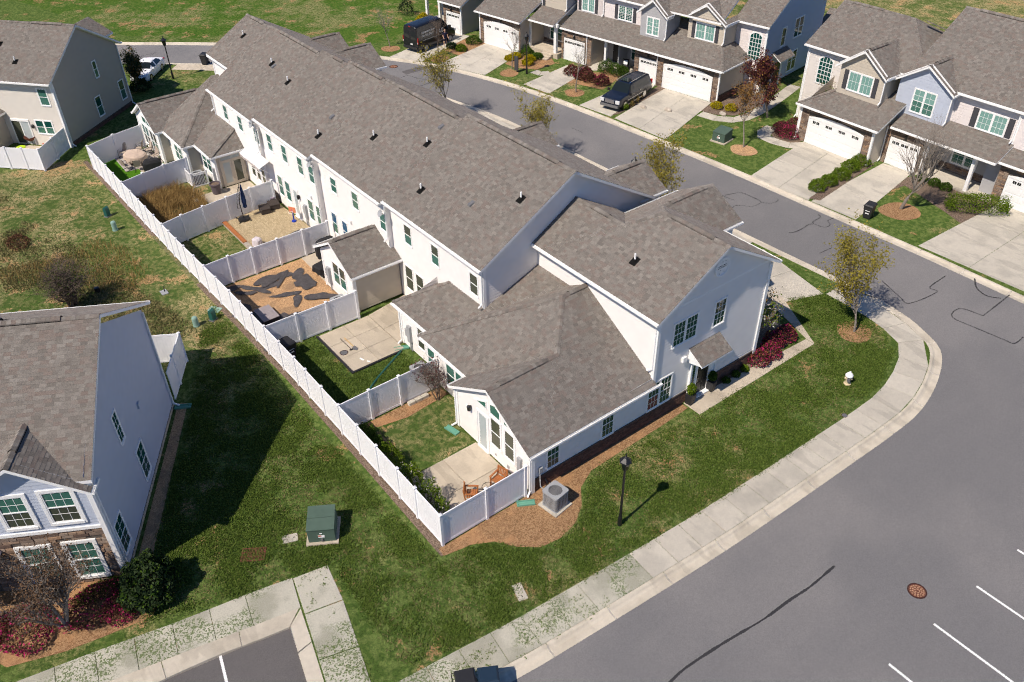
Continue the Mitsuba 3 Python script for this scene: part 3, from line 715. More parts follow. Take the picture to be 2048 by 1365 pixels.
siding(ET, Wall((0, 20.6), (-3.2, 20.6)), [(0, 0.05), (3.2, 0.05), (3.2, 6.5), (0, 6.5)])
siding(ET, Wall((-3.8, 22.2), (-7.9, 22.2)), [(0, 0.05), (4.1, 0.05), (4.1, 6.6), (2.05, 7.7), (0, 6.6)])
siding(ET, Wall((-3.8, 20.6), (-3.8, 22.2)), [(0, 0.05), (1.6, 0.05), (1.6, 6.6), (0, 6.6)])
corner_trim(ET, 0.0, 5.0, 0.0, 2.68); corner_trim(ET, -0.02, 20.6, 0.6, 6.45); corner_trim(ET, -0.02, 12.64, 2.7, 6.45, 0.09); corner_trim(ET, -5.8, 4.97, 0.05, 2.68, 0.08); corner_trim(ET, -13.45, 6.47, 0.05, 2.68, 0.07)
# roofs
z12 = lambda m, y0, z0: (0, m, z0 - m * y0)
r1 = Roof()
r1.add((-8.15, 0.35, 12.2, 20.94), (0, m57, 6.6 - m57 * 12.2), (0, -m57, 6.6 + m57 * 20.94), (m57, 0, 6.6 + m57 * 8.15))
r1.add((-8.95, -4.0, 12.2, 18.17), (0, m57, 6.6 - m57 * 12.2), (0, -m57, 6.6 + m57 * 18.17))
r1.add((-8.15, -3.52, 15.0, 22.55), (m57, 0, 6.6 + m57 * 8.15), (-m57, 0, 6.6 - m57 * 3.52))
ur = r1.build(ET, 'upper_roof', seed=21)
r2 = Roof()
r2.add((-10.4, 0.3, 5.68, 12.6), (0, m57, 2.75 - m57 * 5.68), (m57, 0, 2.75 + m57 * 10.4), (-m57, 0, 2.75 + m57 * 0.3))
r2.add((-6.03, 0.3, 4.6, 9.0), (m57, 0, 2.75 + m57 * 6.03), (-m57, 0, 2.75 + m57 * 0.3))
r2.add(Polygon([(-13.9, 6.2), (-6, 6.2), (-6, 12.6), (-8.93, 12.6), (-8.93, 9.01), (-13.9, 9.01)]), (0, 0.37, 2.75 - 0.37 * 6.2), (0.62, 0, 2.75 + 0.62 * 13.9))
lr = r2.build(ET, 'lower_roof', seed=22)
ridge(ur, (-3.82, 16.57, 9.12), (0.35, 16.57, 9.12), m57, 1, (0.13, 0.78))
ridge(ur, (-8.95, 15.19, 8.32), (-5.17, 15.19, 8.32), m57, 2, (0.36, 0.70))
ridge(ur, (-5.17, 15.19, 8.30), (-3.82, 16.57, 9.12), 0.40, 3, w=0.13)
ridge(ur, (-5.84, 22.5, 7.93), (-5.84, 17.3, 7.93), m57, 4, (0.12, 0.62))
ridge(lr, (-2.87, 4.6, 4.58), (-2.87, 8.85, 4.58), m57, 5, (0.17, 0.80))
ridge(lr, (-2.87, 8.85, 4.56), (-5.05, 11.03, 5.84), 0.40, 6, w=0.13)
ridge(lr, (-5.05, 11.03, 5.84), (-5.05, 12.6, 5.84), m57, 7, (0.25, 1.0))
ridge(lr, (-5.05, 11.03, 5.84), (-10.4, 5.68, 2.77), 0.40, 8, w=0.13)
ridge(lr, (-13.9, 6.2, 2.77), (-12.2, 9.01, 3.80), 0.25, 9, w=0.12)
gutter(ET, (-8.9, 12.2, 6.58), (0.35, 12.2, 6.58)); gutter(ET, (0.3, 4.62, 2.73), (0.3, 12.9, 2.73)); gutter(ET, (-13.9, 6.2, 2.73), (-10.42, 6.2, 2.73)); gutter(ET, (-10.4, 5.68, 2.73), (-6.05, 5.68, 2.73))
gutter(ET, (-10.4, 7.3, 2.73), (-10.4, 5.68, 2.73)); gutter(ET, (-6.03, 5.66, 2.73), (-6.03, 4.6, 2.73)); gutter(ET, (-8.15, 22.5, 6.58), (-8.15, 18.25, 6.58)); gutter(ET, (-3.52, 20.98, 6.58), (-3.52, 22.55, 6.58)); gutter(ET, (0.35, 20.94, 6.58), (-3.5, 20.94, 6.58))
downspout(ET, -0.06, 12.53, 3.3, 6.5, (-1, -0.4)); downspout(ET, 0.06, 4.86, 0.0, 2.7, (0.5, -1)); downspout(ET, -5.88, 4.86, 0.0, 2.7, (-0.6, -1)); downspout(ET, -13.53, 6.36, 0.0, 2.7)
vent_pipe(ET, -3.15, 13.96, 6.6 + m57 * 1.76, (0, m57))

# ================================================================== LONG TOWNHOUSE ROW
TR = thing('townhouse_row', 'long white row of attached townhouses with one stepped brown shingle roof', 'row house')
mr = 0.573; zb = lambda y: 6.46 + mr * (y - 8.6)
rr = Roof(); SEC = [(-18.2, -8.6, 8.6, 14.83, 21.06), (-26.6, -18.2, 8.4, 14.42, 20.45), (-31.3, -26.6, 8.08, 14.3, 20.35), (-34.8, -31.3, 8.08, 14.05, 19.95), (-42.6, -34.8, 7.82, 13.8, 19.75), (-46.87, -42.6, 9.74, 13.7, 18.6)]
for x0, x1, ye, yr, yf in SEC: rr.add((x0, x1, ye, yf), (0, mr, zb(0)), (0, -mr, zb(yr) + mr * yr))
for xr, h, yf, zr in ((-42.85, 2.15, 19.5, 7.73), (-39.0, 2.15, 20.15, 7.73), (-19.2, 1.75, 21.25, 7.5), (-10.8, 1.98, 22.2, 7.62)):
    rr.add((xr - h, xr + h, 14.5, yf), (mr, 0, zr - mr * xr), (-mr, 0, zr + mr * xr))
trf = rr.build(TR, 'roof', seed=31)
for i, (x0, x1, ye, yr, yf) in enumerate(SEC):
    vent = [(0.12, 0.85), (0.20, 0.94), (0.17, 0.93), (0.50, 0.86), (0.22, 0.97), (0.22, 0.72)][i]
    ridge(trf, (x0, yr, zb(yr) + 0.01), (x1, yr, zb(yr) + 0.01), mr, 40 + i, vent)
for xr, h, yf, zr in ((-42.85, 2.15, 19.5, 7.73), (-39.0, 2.15, 20.15, 7.73), (-19.2, 1.75, 21.25, 7.5), (-10.8, 1.98, 22.2, 7.62)):
    ridge(trf, (xr, yf, zr + 0.01), (xr, yf - 3.2, zr + 0.01), mr, int(-xr), (0.15, 0.75))
    siding(TR, Wall((xr + h - 0.3, yf - 0.3), (xr - h + 0.3, yf - 0.3)), [(0, 0), (2 * h - 0.6, 0), (2 * h - 0.6, zr - 0.25 - mr * (h - 0.3)), (h - 0.3, zr - 0.25), (0, zr - 0.25 - mr * (h - 0.3))], e=0.165)
    siding(TR, Wall((xr + h - 0.3, yf - 2.2), (xr + h - 0.3, yf - 0.3)), [(0, 0), (1.9, 0), (1.9, zr - 0.25 - mr * (h - 0.3)), (0, zr - 0.25 - mr * (h - 0.3))], e=0.165)
    gutter(TR, (xr + h, yf - 2.2, zr - mr * h - 0.02), (xr + h, yf, zr - mr * h - 0.02))
    if xr > -12 or xr < -40: gutter(TR, (xr - h, yf, zr - mr * h - 0.02), (xr - h, yf - 1.0, zr - mr * h - 0.02))
WY = [(-18.2, -8.95, 9.03), (-26.6, -18.2, 8.74), (-34.8, -26.6, 8.39), (-42.6, -34.8, 8.12), (-46.55, -42.6, 10.07)]
WL = []
for i, (x0, x1, y) in enumerate(WY):
    w = Wall((x0, y), (x1, y)); WL.append(w); L = x1 - x0; zt = zb(y) - 0.13
    siding(TR, w, [(0, 0.12), (L, 0.12), (L, zt), (0, zt)])
    fb = MB(); w.box(fb, 0, L, -0.05, 0.13, -0.1, 0.0); part(TR, 'foundation', fb, M_CONCW)
    ye = [8.6, 8.4, 8.08, 7.82, 9.74][i]
    gutter(TR, (x0 - (0.0 if i < 3 else 0.0), ye, zb(ye) - 0.02), (x1 + (0.35 if i == 0 else 0), ye, zb(ye) - 0.02))
for x, y0, y1 in ((-18.2, 8.74, 9.03), (-26.6, 8.39, 8.74), (-34.8, 8.12, 8.39)):
    siding(TR, Wall((x, y0), (x, y1)), [(0, 0.12), (y1 - y0, 0.12), (y1 - y0, zb(y0) - 0.14), (0, zb(y0) - 0.14)])
E_ = Wall((-8.95, 9.03), (-8.95, 20.7)); sy = lambda y: y - 9.03      # lit grazing end wall of the row
siding(TR, E_, [(0, 0.1), (11.67, 0.1), (11.67, zb(9.03) - 0.13), (sy(14.83), zb(14.83) - 0.14), (0, zb(9.03) - 0.13)], name='end_wall')
siding(TR, Wall((-42.6, 10.07), (-42.6, 8.12)), [(0, 0.1), (1.95, 0.1), (1.95, 5.9), (0, 6.9)])
siding(TR, Wall((-46.55, 18.3), (-46.55, 10.07)), [(0, 0.1), (8.23, 0.1), (8.23, 7.1), (4.5, 9.2), (0, 6.6)])
siding(TR, Wall((-8.95, 20.7), (-46.5, 18.3)), [(0, 0), (37.6, 0), (37.6, 6.1), (0, 6.3)])
corner_trim(TR, -9.0, 9.05, 0.1, 6.35, 0.09); corner_trim(TR, -42.58, 8.14, 3.0, 5.9, 0.08); corner_trim(TR, -46.5, 10.1, 3, 6.9, 0.09)
def rw(i, x0, x1, z0, z1, g1=G_TEAL, g2=None, cols=1):
    w = WL[i]; X0 = WY[i][0]; return w.window(TR, x0 - X0, x1 - X0, z0, z1, cols, None, g1, g2, trim=0.05)
for a in ((0, -16.72, -15.97), (0, -13.9, -13.16), (0, -10.22, -9.48)): rw(*a, 4.22, 5.48, G_OLIVE, G_TEAL if a[1] < -11 else G_OLIVE)
rw(0, -17.05, -16.22, 0.92, 2.55, G_OLIVE, G_OLIVE); rw(0, -15.88, -15.06, 0.92, 2.52, G_OLIVE); rw(0, -14.7, -14.0, 0.9, 2.4, G_TEAL)
for x in (-18.05 + 0.0, -22.32, -25.1):
    rw(1, max(x, -18.2 - 7.9) if x < -19 else -18.98 + 0.0, (x if x < -19 else -18.98) + 0.76, 4.26, 5.42 if x > -25 else 5.3)
rw(1, -25.72, -25.04, 1.0, 2.52, G_BLUE, G_TEAL); rw(1, -24.3, -23.6, 0.95, 2.50, G_BLUE, G_BLUE)
rw(1, -22.4, -21.7, 0.95, 2.5)
for x in (-29.05, -31.42, -33.72, -27.45): rw(2, x, x + 0.76, 4.12, 5.36)
for x in (-28.46, -27.28, -31.98, -33.14): rw(2, x, x + 0.76, 0.92, 2.44)
w = WL[2]; a, b = -30.8 + 34.8, -29.98 + 34.8
d = MB(); w.box(d, a - 0.09, a, 0.1, 2.42, 0, 0.06); w.box(d, b, b + 0.09, 0.1, 2.42, 0, 0.06); w.box(d, a - 0.09, b + 0.09, 2.32, 2.45, 0, 0.09); w.box(d, a, b, 0.12, 2.32, 0, 0.04); w.box(d, a - 0.05, b + 0.05, 0.04, 0.12, 0, 0.2)
k = part(TR, 'patio_door', d, M_WHITE, 'white glazed door onto the paver patio'); part(k, 'pane', MB().quad(w.p(a + 0.16, 0.4, 0.043), w.p(b - 0.16, 0.4, 0.043), w.p(b - 0.16, 2.2, 0.043), w.p(a + 0.16, 2.2, 0.043)), G_BLIND)
sconce(w, TR, b + 0.28, 1.95)
for i, s, z in ((2, 34.8 - 27.75, 2.75), (1, 26.6 - 22.95, 2.85), (0, 18.2 - 14.2, 2.55)):
    q = MB(); WL[i].box(q, s - 0.12, s + 0.12, z, z + 0.2, 0, 0.13); part(TR, 'dryer_vent', q, M_WHITE)
q = MB(); w.box(q, 34.8 - 29.05, 34.8 - 28.75, 0.75, 1.75, 0, 0.18); w.box(q, 34.8 - 29.3, 34.8 - 29.06, 1.0, 1.5, 0, 0.13); w.box(q, 34.8 - 28.95, 34.8 - 28.88, 0.05, 0.75, 0.02, 0.08); w.box(q, 34.8 - 29.2, 34.8 - 29.14, 0.05, 1.0, 0.02, 0.07); part(TR, 'meter_box', q, M_GREYM)
for x in (-40.72, -38.05, -35.28): rw(3, x, x + 0.74, 4.22, 5.34)
for x in (-36.3, -35.4, -37.2): rw(3, x, x + 0.62, 0.9, 2.2, G_OLIVE, G_OLIVE)
for x, y, z1, z0 in ((-26.52, 8.30, 5.9, 0.0), (-18.12, 8.64, 6.1, 3.75), (-34.72, 8.02, 5.8, 3.5), (-8.98, 8.90, 6.2, 3.85), (-42.5, 8.02, 5.7, 4.2)): downspout(TR, x, y, z0, z1)
for x, y in ((-26.3, 8.25), (-34.5, 7.95), (-17.9, 8.5)):
    q = MB(); q.lathe([(0.02, -0.02), (0.16, 0.0), (0.21, 0.07), (0.20, 0.075), (0.02, 0.03)], (0, 0, 0), 16)
    v, f, u = q.mesh(); c, s_ = math.cos(1.05), math.sin(1.05); v = np.c_[v[:, 0], v[:, 1] * c - v[:, 2] * s_, v[:, 1] * s_ + v[:, 2] * c] * 1.05 + [x - 0.25, y - 0.12, 5.72]
    dsh = MB(); dsh.add(v, f); dsh.tube([(x - 0.25, y - 0.05, 5.72), (x - 0.25, y + 0.15, 5.5)], 0.025, 6); part(TR, 'satellite_dish', dsh, M_GREYM)
for x, y in ((-38.39, 11.61), (-34.95, 11.15), (-27.5, 9.48), (-23.11, 11.14), (-18.9, 12.36), (-16.36, 10.15), (-10.08, 12.39), (-44.6, 12.2)): vent_pipe(TR, x, y, zb(y), (0, mr))
for x, y in ((-37.93, 11.54), (-27.93, 10.84), (-19.09, 13.53), (-12.57, 10.96)): box_vent(TR, x, y, zb(y), (0, mr))
# gabled bump-out behind the third unit
BW = Wall((-21.6, 5.85), (-17.7, 5.85)); bxs = lambda x: x + 21.6
siding(TR, BW, [(0, 0.12), (3.9, 0.12), (3.9, 2.75), (1.95, 3.90), (0, 2.75)], name='addition_wall')
BE = Wall((-17.7, 5.85), (-17.7, 8.95)); siding(TR, BE, [(0, 0.12), (3.1, 0.12), (3.1, 2.75), (0, 2.75)], M_TAN, name='addition_wall', label='tan side wall of the gabled addition')
siding(TR, Wall((-21.6, 8.75), (-21.6, 5.85)), [(0, 0.12), (2.9, 0.12), (2.9, 2.75), (0, 2.75)], name='addition_wall')
BW.window(TR, bxs(-20.25), bxs(-18.72), 0.98, 2.48, 2, None, G_OLIVE, G_TEAL)
q = MB(); BW.box(q, 0.62, 0.92, 0.6, 1.75, 0, 0.18); BW.box(q, 0.36, 0.60, 1.0, 1.5, 0, 0.13); BW.box(q, 0.7, 0.77, 0.03, 0.6, 0.02, 0.08); part(TR, 'meter_box', q, M_GREYM)
br = Roof(); br.add((-22.12, -17.38, 5.55, 9.0), (m57, 0, 2.75 + m57 * 22.12), (-m57, 0, 2.75 - m57 * 17.38)); bk = br.build(TR, 'addition_roof', seed=51)
ridge(bk, (-19.75, 5.55, 4.13), (-19.75, 8.72, 4.13), m57, 52, (0.12, 0.93)); gutter(TR, (-17.38, 5.58, 2.73), (-17.38, 8.98, 2.73)); gutter(TR, (-22.12, 8.7, 2.73), (-22.12, 5.6, 2.73))
corner_trim(TR, -17.72, 5.87, 0.05, 2.7, 0.09); corner_trim(TR, -21.58, 5.87, 0.05, 2.7, 0.07); downspout(TR, -17.62, 5.74, 0, 2.68)
# one-storey rear wing of the far unit: two hips and a gabled room
fw = Roof()
fw.add((-43.2, -37.98, 5.42, 8.1), (0, 0.43, 2.75 - 0.43 * 5.42), (-0.85, 0, 2.75 - 0.85 * 37.98))
fw.add((-46.0, -41.0, 4.47, 10.05), (0, m57, 2.75 - m57 * 4.47), (-m57, 0, 2.75 - m57 * 41.0))
fw.add((-50.3, -44.93, 3.77, 12.0), (m57, 0, 2.75 + m57 * 50.3), (-m57, 0, 2.75 - m57 * 44.93))
fk = fw.build(TR, 'rear_wing_roof', seed=61)
ridge(fk, (-47.6, 3.77, 4.32), (-47.6, 10, 4.32), m57, 62, (0.1, 0.75)); ridge(fk, (-41.0, 4.47, 2.77), (-45.2, 8.67, 5.18), 0.40, 63, w=0.13); ridge(fk, (-37.98, 5.42, 2.77), (-39.28, 8.1, 3.88), 0.30, 64, w=0.13)
gutter(TR, (-41.0, 5.42, 2.73), (-37.98, 5.42, 2.73)); gutter(TR, (-37.98, 5.42, 2.73), (-37.98, 8.1, 2.73)); gutter(TR, (-44.93, 4.47, 2.73), (-41.0, 4.47, 2.73)); gutter(TR, (-41.0, 4.47, 2.73), (-41.0, 5.42, 2.73)); gutter(TR, (-44.93, 3.77, 2.73), (-44.93, 4.47, 2.73)); gutter(TR, (-50.3, 5.0, 2.73), (-50.3, 3.77, 2.73))
W1 = Wall((-41.3, 5.78), (-38.3, 5.78)); siding(TR, W1, [(0, 0.1), (3.0, 0.1), (3.0, 2.7), (0, 2.7)], name='wing_wall')
W1.window(TR, 0.45, 2.15, 0.9, 2.2, 2, None, G_TEAL, G_DEEP)
q = MB(); W1.box(q, 2.45, 2.7, 0.5, 1.6, 0, 0.17); part(TR, 'meter_box', q, M_GREYM)
W2 = Wall((-38.3, 5.78), (-38.3, 8.1)); siding(TR, W2, [(0, 0.1), (2.32, 0.1), (2.32, 2.7), (0, 2.7)], M_TAN, name='wing_wall')
d = MB(); a, b = 6.2 - 5.78, 7.86 - 5.78
W2.box(d, a - 0.1, a, 0.05, 2.45, 0, 0.06); W2.box(d, b, b + 0.1, 0.05, 2.45, 0, 0.06); W2.box(d, a - 0.1, b + 0.1, 2.40, 2.52, 0, 0.06); W2.box(d, a, b, 2.04, 2.14, 0, 0.05); W2.box(d, (a + b) / 2 - 0.03, (a + b) / 2 + 0.03, 0.05, 2.04, 0, 0.05)
for c in (a, (a + b) / 2 + 0.03):
    e0, e1 = c + 0.01, c + (b - a) / 2 - 0.04
    W2.box(d, e0, e0 + 0.13, 0.08, 2.04, 0, 0.04); W2.box(d, e1 - 0.13, e1, 0.08, 2.04, 0, 0.04); W2.box(d, e0, e1, 0.08, 0.30, 0, 0.04); W2.box(d, e0, e1, 1.92, 2.04, 0, 0.04)
k = part(TR, 'french_door', d, mat('cream_trim', (0.56, 0.50, 0.41), 0.5, 0.3), 'cream double glazed doors with a transom')
for i, c in enumerate((a, (a + b) / 2 + 0.03)): part(k, 'pane', MB().quad(*[W2.p(s, z, 0.03) for s, z in ((c + 0.14, 0.30), (c + (b - a) / 2 - 0.17, 0.30), (c + (b - a) / 2 - 0.17, 1.92), (c + 0.14, 1.92))]), G_BLIND if i == 0 else G_OLIVE)
part(k, 'pane', MB().quad(*[W2.p(s, z, 0.03) for s, z in ((a + 0.05, 2.15), (b - 0.05, 2.15), (b - 0.05, 2.39), (a + 0.05, 2.39))]), G_BLIND)
W3 = Wall((-45.2, 4.8), (-41.3, 4.8)); siding(TR, W3, [(0, 0.1), (3.9, 0.1), (3.9, 2.7), (0, 2.7)], name='wing_wall'); W3.window(TR, 1.15, 2.75, 0.75, 2.15, 2, None, G_TEAL, G_TEAL)
siding(TR, Wall((-41.3, 4.8), (-41.3, 5.78)), [(0, 0.1), (0.98, 0.1), (0.98, 2.7), (0, 2.7)], M_TAN, name='wing_wall')
W4 = Wall((-50.0, 4.07), (-45.2, 4.07)); siding(TR, W4, [(0, 0.1), (4.8, 0.1), (4.8, 2.7), (2.4, 4.0), (0, 2.7)], name='wing_wall')
W4.window(TR, 0.9, 2.3, 0.5, 2.2, 2, None, G_TEAL, G_OLIVE); W4.window(TR, 2.65, 4.1, 0.5, 2.2, 2, None, G_OLIVE, G_TEAL); W4.window(TR, 1.5, 3.3, 2.45, 3.0, 2, None, G_TEAL, double_hung=False)
siding(TR, Wall((-45.2, 4.07), (-45.2, 4.8)), [(0, 0.1), (0.73, 0.1), (0.73, 2.7), (0, 2.7)], M_TAN, name='wing_wall')
siding(TR, Wall((-50.0, 8), (-50.0, 4.07)), [(0, 0.1), (3.93, 0.1), (3.93, 2.7), (0, 2.7)], name='wing_wall')
for x, y in ((-38.28, 5.8), (-41.28, 4.82), (-45.18, 4.09), (-49.98, 4.09)): corner_trim(TR, x, y, 0.05, 2.68, 0.08)
# ================================================================== SETTING: ground, street, kerbs, walks
world()
A2 = np.array
near_edge = smoothline([(-68.0, 12.6), (-66.3, 14.4), (-64.6, 16.2), (-60.0, 20.2), (-55.0, 24.2), (-49.0, 27.6), (-40.0, 29.65), (-34.5, 30.4), (-27.7, 30.6), (-22.7, 30.7), (-10.3, 31.2), (-6.0, 31.35), (-0.8, 31.5), (2.4, 31.25), (4.35, 30.64), (6.04, 29.6), (7.31, 27.06), (8.04, 24.2), (8.15, 21.5), (8.1, 19.0), (7.95, 13.3), (7.73, 8.3), (7.14, 0.54), (6.88, -1.8), (6.0, -9.0), (4.9, -16.0), (3.0, -26.0)], 5)
far_edge = smoothline([(-104, -14), (-84.0, 3.0), (-77.1, 10.2), (-69.9, 18.5), (-62.0, 25.2), (-54.2, 30.3), (-49.3, 32.8), (-42.0, 35.0), (-34.2, 36.3), (-25.1, 37.0), (-15.7, 37.55), (-9.0, 37.7), (-0.9, 37.9), (6.6, 37.8), (16, 37.7), (30, 37.5), (60, 37.2)], 5)
loop = Polygon(list(far_edge) + [(60, -40), (3.0, -26.0)] + list(near_edge[::-1]) + [(-70.6, 9.7), (-74.5, 5.2), (-98, -22)]).buffer(0)
lot = Polygon([(-1.42, -16.5), (-1.34, -12.19), (-0.72, -8.6), (-0.42, -7.17), (2.2, -7.7), (4.6, -8.2), (5.5, -13.5), (3, -26)]).union(Polygon([(-1.42, -16.5), (3, -26), (0, -40), (-9, -30), (-3, -20)])).buffer(0)
def band(line, o0, o1):
    """Strip between two offsets of a line; positive = left of its direction."""
    t = np.gradient(line, axis=0); t /= np.linalg.norm(t, axis=1, keepdims=True); n = np.c_[-t[:, 1], t[:, 0]]
    return line + n * o0, line + n * o1
street = loop.union(lot)
yards = Polygon([(-49.9, 0.0), (0.0, 0.0), (0.0, 5.0), (-5.8, 5.0), (-5.8, 6), (-13.4, 6.4), (-13.4, 9), (-42, 9), (-49.9, 4.2)])
gp = sbox(-2500, -2500, 2500, 2500).difference(street.buffer(0.52))
fieldpoly = Polygon([(-60, -8), (-52, -7.5), (-50.0, -0.05), (-16, -0.05), (-22, -4.2), (-24, -10), (-30, -22), (-90, -40), (-90, -12), (-70, -6)])
farfield = Polygon([(-79, 12), (-60, 31), (-57, 36), (-60, 46), (-75, 70), (-140, 120), (-220, 60), (-160, -10)]).difference(street.buffer(1.2))
backfield = Polygon([(-14, 66), (8, 66), (40, 80), (60, 140), (-60, 160), (-70, 70), (-38, 66)])
base = gp
for p in (fieldpoly, farfield, backfield): base = base.difference(p)
struct('ground', sheet(base, 0.0), M_LAWN)
k = struct('rough_field', sheet(fieldpoly.difference(street.buffer(0.3)), 0.0), M_FIELD)
mat('meadow_in', lawn_fn(0.10, (0.040, 0.090, 0.010), (0.075, 0.120, 0.020), (0.20, 0.185, 0.085)), 0.9, 0.1)
M_MEADOW = bump('meadow', 'm_meadow_in', turf_relief, 0.07, 0.02)
struct('meadow', sheet(farfield, 0.0), M_MEADOW); struct('back_field', sheet(backfield, 0.0), M_FIELD)
struct('street', sheet(loop.buffer(0.015), -0.085), M_ASPH)
struct('parking_bay', sheet(lot.difference(loop).buffer(0.02), -0.081), M_ASPHD)
def slabband(name, parent, inner, outer, marks, z0, z1, mt, gap=0.013, uv=None, lift=None):
    """Slabs between two polylines cut at the given stations, each its own block with an open joint."""
    Li, Lo = LineString(inner), LineString(outer)
    rs = np.random.RandomState(len(marks)); L = Li.length
    for a, b in zip(marks[:-1], marks[1:]):
        s = np.linspace(a + gap, b - gap, max(2, int((b - a) / 0.6)))
        I = [Li.interpolate(x / L, True) if False else Li.interpolate(x) for x in s]; O = [Lo.interpolate(x / L, normalized=True) for x in s]
        O = [Lo.interpolate(Lo.project(p)) for p in I] if lift is None else O
        pl = Polygon([(p.x, p.y) for p in I] + [(p.x, p.y) for p in O[::-1]]).buffer(0)
        if pl.area < 0.05: continue
        m = MB().prism(pl, z0, z1, (rs.rand(), 0.0), bottom=False)
        part(parent, name, m, mt(np.mean([(p.x, p.y) for p in I], 0)) if callable(mt) else mt)
def kerb(line, side, marks, mt=M_CURB, wd=0.62):
    """Rolled kerb with gutter along the asphalt edge, in cast lengths."""
    P = LineString(line); rs = np.random.RandomState(7); par = 'kerb'
    prof = [(-0.03, -0.13), (-0.03, -0.078), (0.30, -0.10), (0.40, -0.055), (0.48, 0.018), (wd, 0.022), (wd, -0.1)]
    for a, b in zip(marks[:-1], marks[1:]):
        s = np.linspace(a + 0.012, b - 0.012, max(2, int((b - a) / 0.5))); pts = np.array([P.interpolate(x).coords[0] for x in s]); t = np.array([(np.array(P.interpolate(x + 0.05).coords[0]) - np.array(P.interpolate(max(x - 0.05, 0)).coords[0])) for x in s])
        t /= np.linalg.norm(t, axis=1, keepdims=True); n = np.c_[-t[:, 1], t[:, 0]] * side
        m = MB(); V = np.array([[(*(p + q * o), z) for o, z in prof] for p, q in zip(pts, n)]); c = len(prof); F = []
        for i in range(len(s) - 1):
            for j in range(c - 1): A = i * c + j; F += [[A, A + 1, A + c + 1], [A, A + c + 1, A + c]]
        m.add(V.reshape(-1, 3), F, (rs.rand(), 0)); part(par, 'section', m, mt)
labels['kerb'] = {'kind': 'structure'}
LN, LF = LineString(near_edge).length, LineString(far_edge).length
kerb(near_edge, -1, np.arange(0, LN - 6, 3.05)); kerb(far_edge, 1, np.arange(24, LF - 20, 3.05))
# pavement on the near side: 1.5 m slabs behind the kerb
ni, no = band(near_edge, -2.17, -0.635)
st = LineString(ni); s0 = st.project(Point(-1.4, 29.35)); s1 = st.project(Point(3.6, -9.2))
labels['pavement'] = {'kind': 'structure'}
slabband('slab', 'pavement', ni, no, np.arange(s0, s1, 1.42), -0.08, 0.022, lambda c: M_LITTER if c[1] < 6.0 else M_CONC)
ni2, no2 = band(near_edge, -2.05, -0.635); st2 = LineString(ni2)
slabband('slab', 'pavement', ni2, no2, np.arange(st2.project(Point(-58, 21)), s0 - 6, 1.5), -0.08, 0.022, M_CONC)
slabband('slab', 'pavement', ni2, no2, np.arange(1.2, st2.project(Point(-58, 21)), 1.5), -0.08, 0.022, M_CONCW)
# near-side drives of the row (parts show between the gables)
def slabs(parent, corners, nx, ny, mt, z1=0.02, z0=-0.08, gap=0.012, seed=0, name='slab'):
    """Quadrilateral paved area (a, b, c, d) cut into nx by ny slabs."""
    a, b, c, d = [np.array(p, float) for p in corners]; rs = np.random.RandomState(seed)
    P = lambda u, v: (a * (1 - u) + b * u) * (1 - v) + (d * (1 - u) + c * u) * v
    for i in range(nx):
        for j in range(ny):
            q = Polygon([P(i / nx, j / ny), P((i + 1) / nx, j / ny), P((i + 1) / nx, (j + 1) / ny), P(i / nx, (j + 1) / ny)]).buffer(-gap, join_style=2)
            part(parent, name, MB().prism(q, z0, z1, (rs.rand(), 0.0), bottom=False), mt)
def paved(name, corners, nx, ny, mt, **kw):
    k = uniq(name); labels[k] = {'kind': 'structure'}; slabs(k, corners, nx, ny, mt, **kw); return k
paved('driveway', [(-7.6, 22.6), (-3.9, 22.6), (-1.5, 29.2), (-7.2, 30.5)], 2, 3, M_CONC)
paved('driveway', [(-25.5, 21.2), (-13.2, 22), (-13.4, 29.6), (-25.2, 29.3)], 5, 3, M_CONC)
paved('driveway', [(-36.5, 20.5), (-28, 20.5), (-28.2, 28.9), (-36.2, 28.6)], 4, 3, M_CONC)
# kerb and walk of the parking bay
labels['bay_kerb'] = {'kind': 'structure'}; labels['bay_walk'] = {'kind': 'structure'}
lw = A2([(-4.71, -16.46), (-4.15, -13.64), (-3.45, -10.56), (-2.93, -7.73), (-2.53, -5.97)]); lk = A2([(-2.95, -16.0), (-2.52, -13.68), (-1.97, -11.02), (-1.38, -8.30), (-0.98, -6.39)]); la = A2([(-1.75, -16.0), (-1.34, -12.19), (-1.0, -9.88), (-0.70, -8.62), (-0.42, -7.17)])
lo_ = smoothline([(-5.6, -21), *lw], 4); lk_ = smoothline([(-3.9, -20.6), *lk], 4)
slabband('slab', 'bay_walk', lo_, lk_, list(np.arange(0.1, LineString(lo_).length - 0.6, 1.47)) + [LineString(lo_).length - 0.02], -0.08, 0.022, M_LITTER)
for q in ([(-2.50, -5.98), (-2.2, -4.5), (-0.24, -4.82), (-0.60, -6.40)], [(-0.57, -6.41), (-0.21, -4.83), (2.05, -5.38), (1.62, -6.92)], [(1.65, -6.93), (2.08, -5.39), (4.3, -5.95), (3.9, -7.45)]):
    part('bay_walk', 'slab', MB().prism(Polygon(q).buffer(-0.012, join_style=2), -0.08, 0.022, (0.4, 0), bottom=False), M_LITTER)
kt = smoothline([(-2.75, -20.6), *la], 4)
slabband('length', 'bay_kerb', lk_, kt, [0.1, 3.0, 6.0, 9.0, 12.0, LineString(lk_).length - 0.05], -0.12, 0.016, M_CURB)
for q, z in (([(-0.96, -6.39), (-0.45, -7.12), (0.83, -7.42), (0.72, -6.75)], 0.012), ([(0.74, -6.76), (0.86, -7.43), (3.2, -7.95), (3.0, -7.28)], 0.012)):
    part('bay_kerb', 'length', MB().prism(Polygon(q).buffer(-0.01, join_style=2), -0.12, z, (0.5, 0), bottom=False), M_CURB)
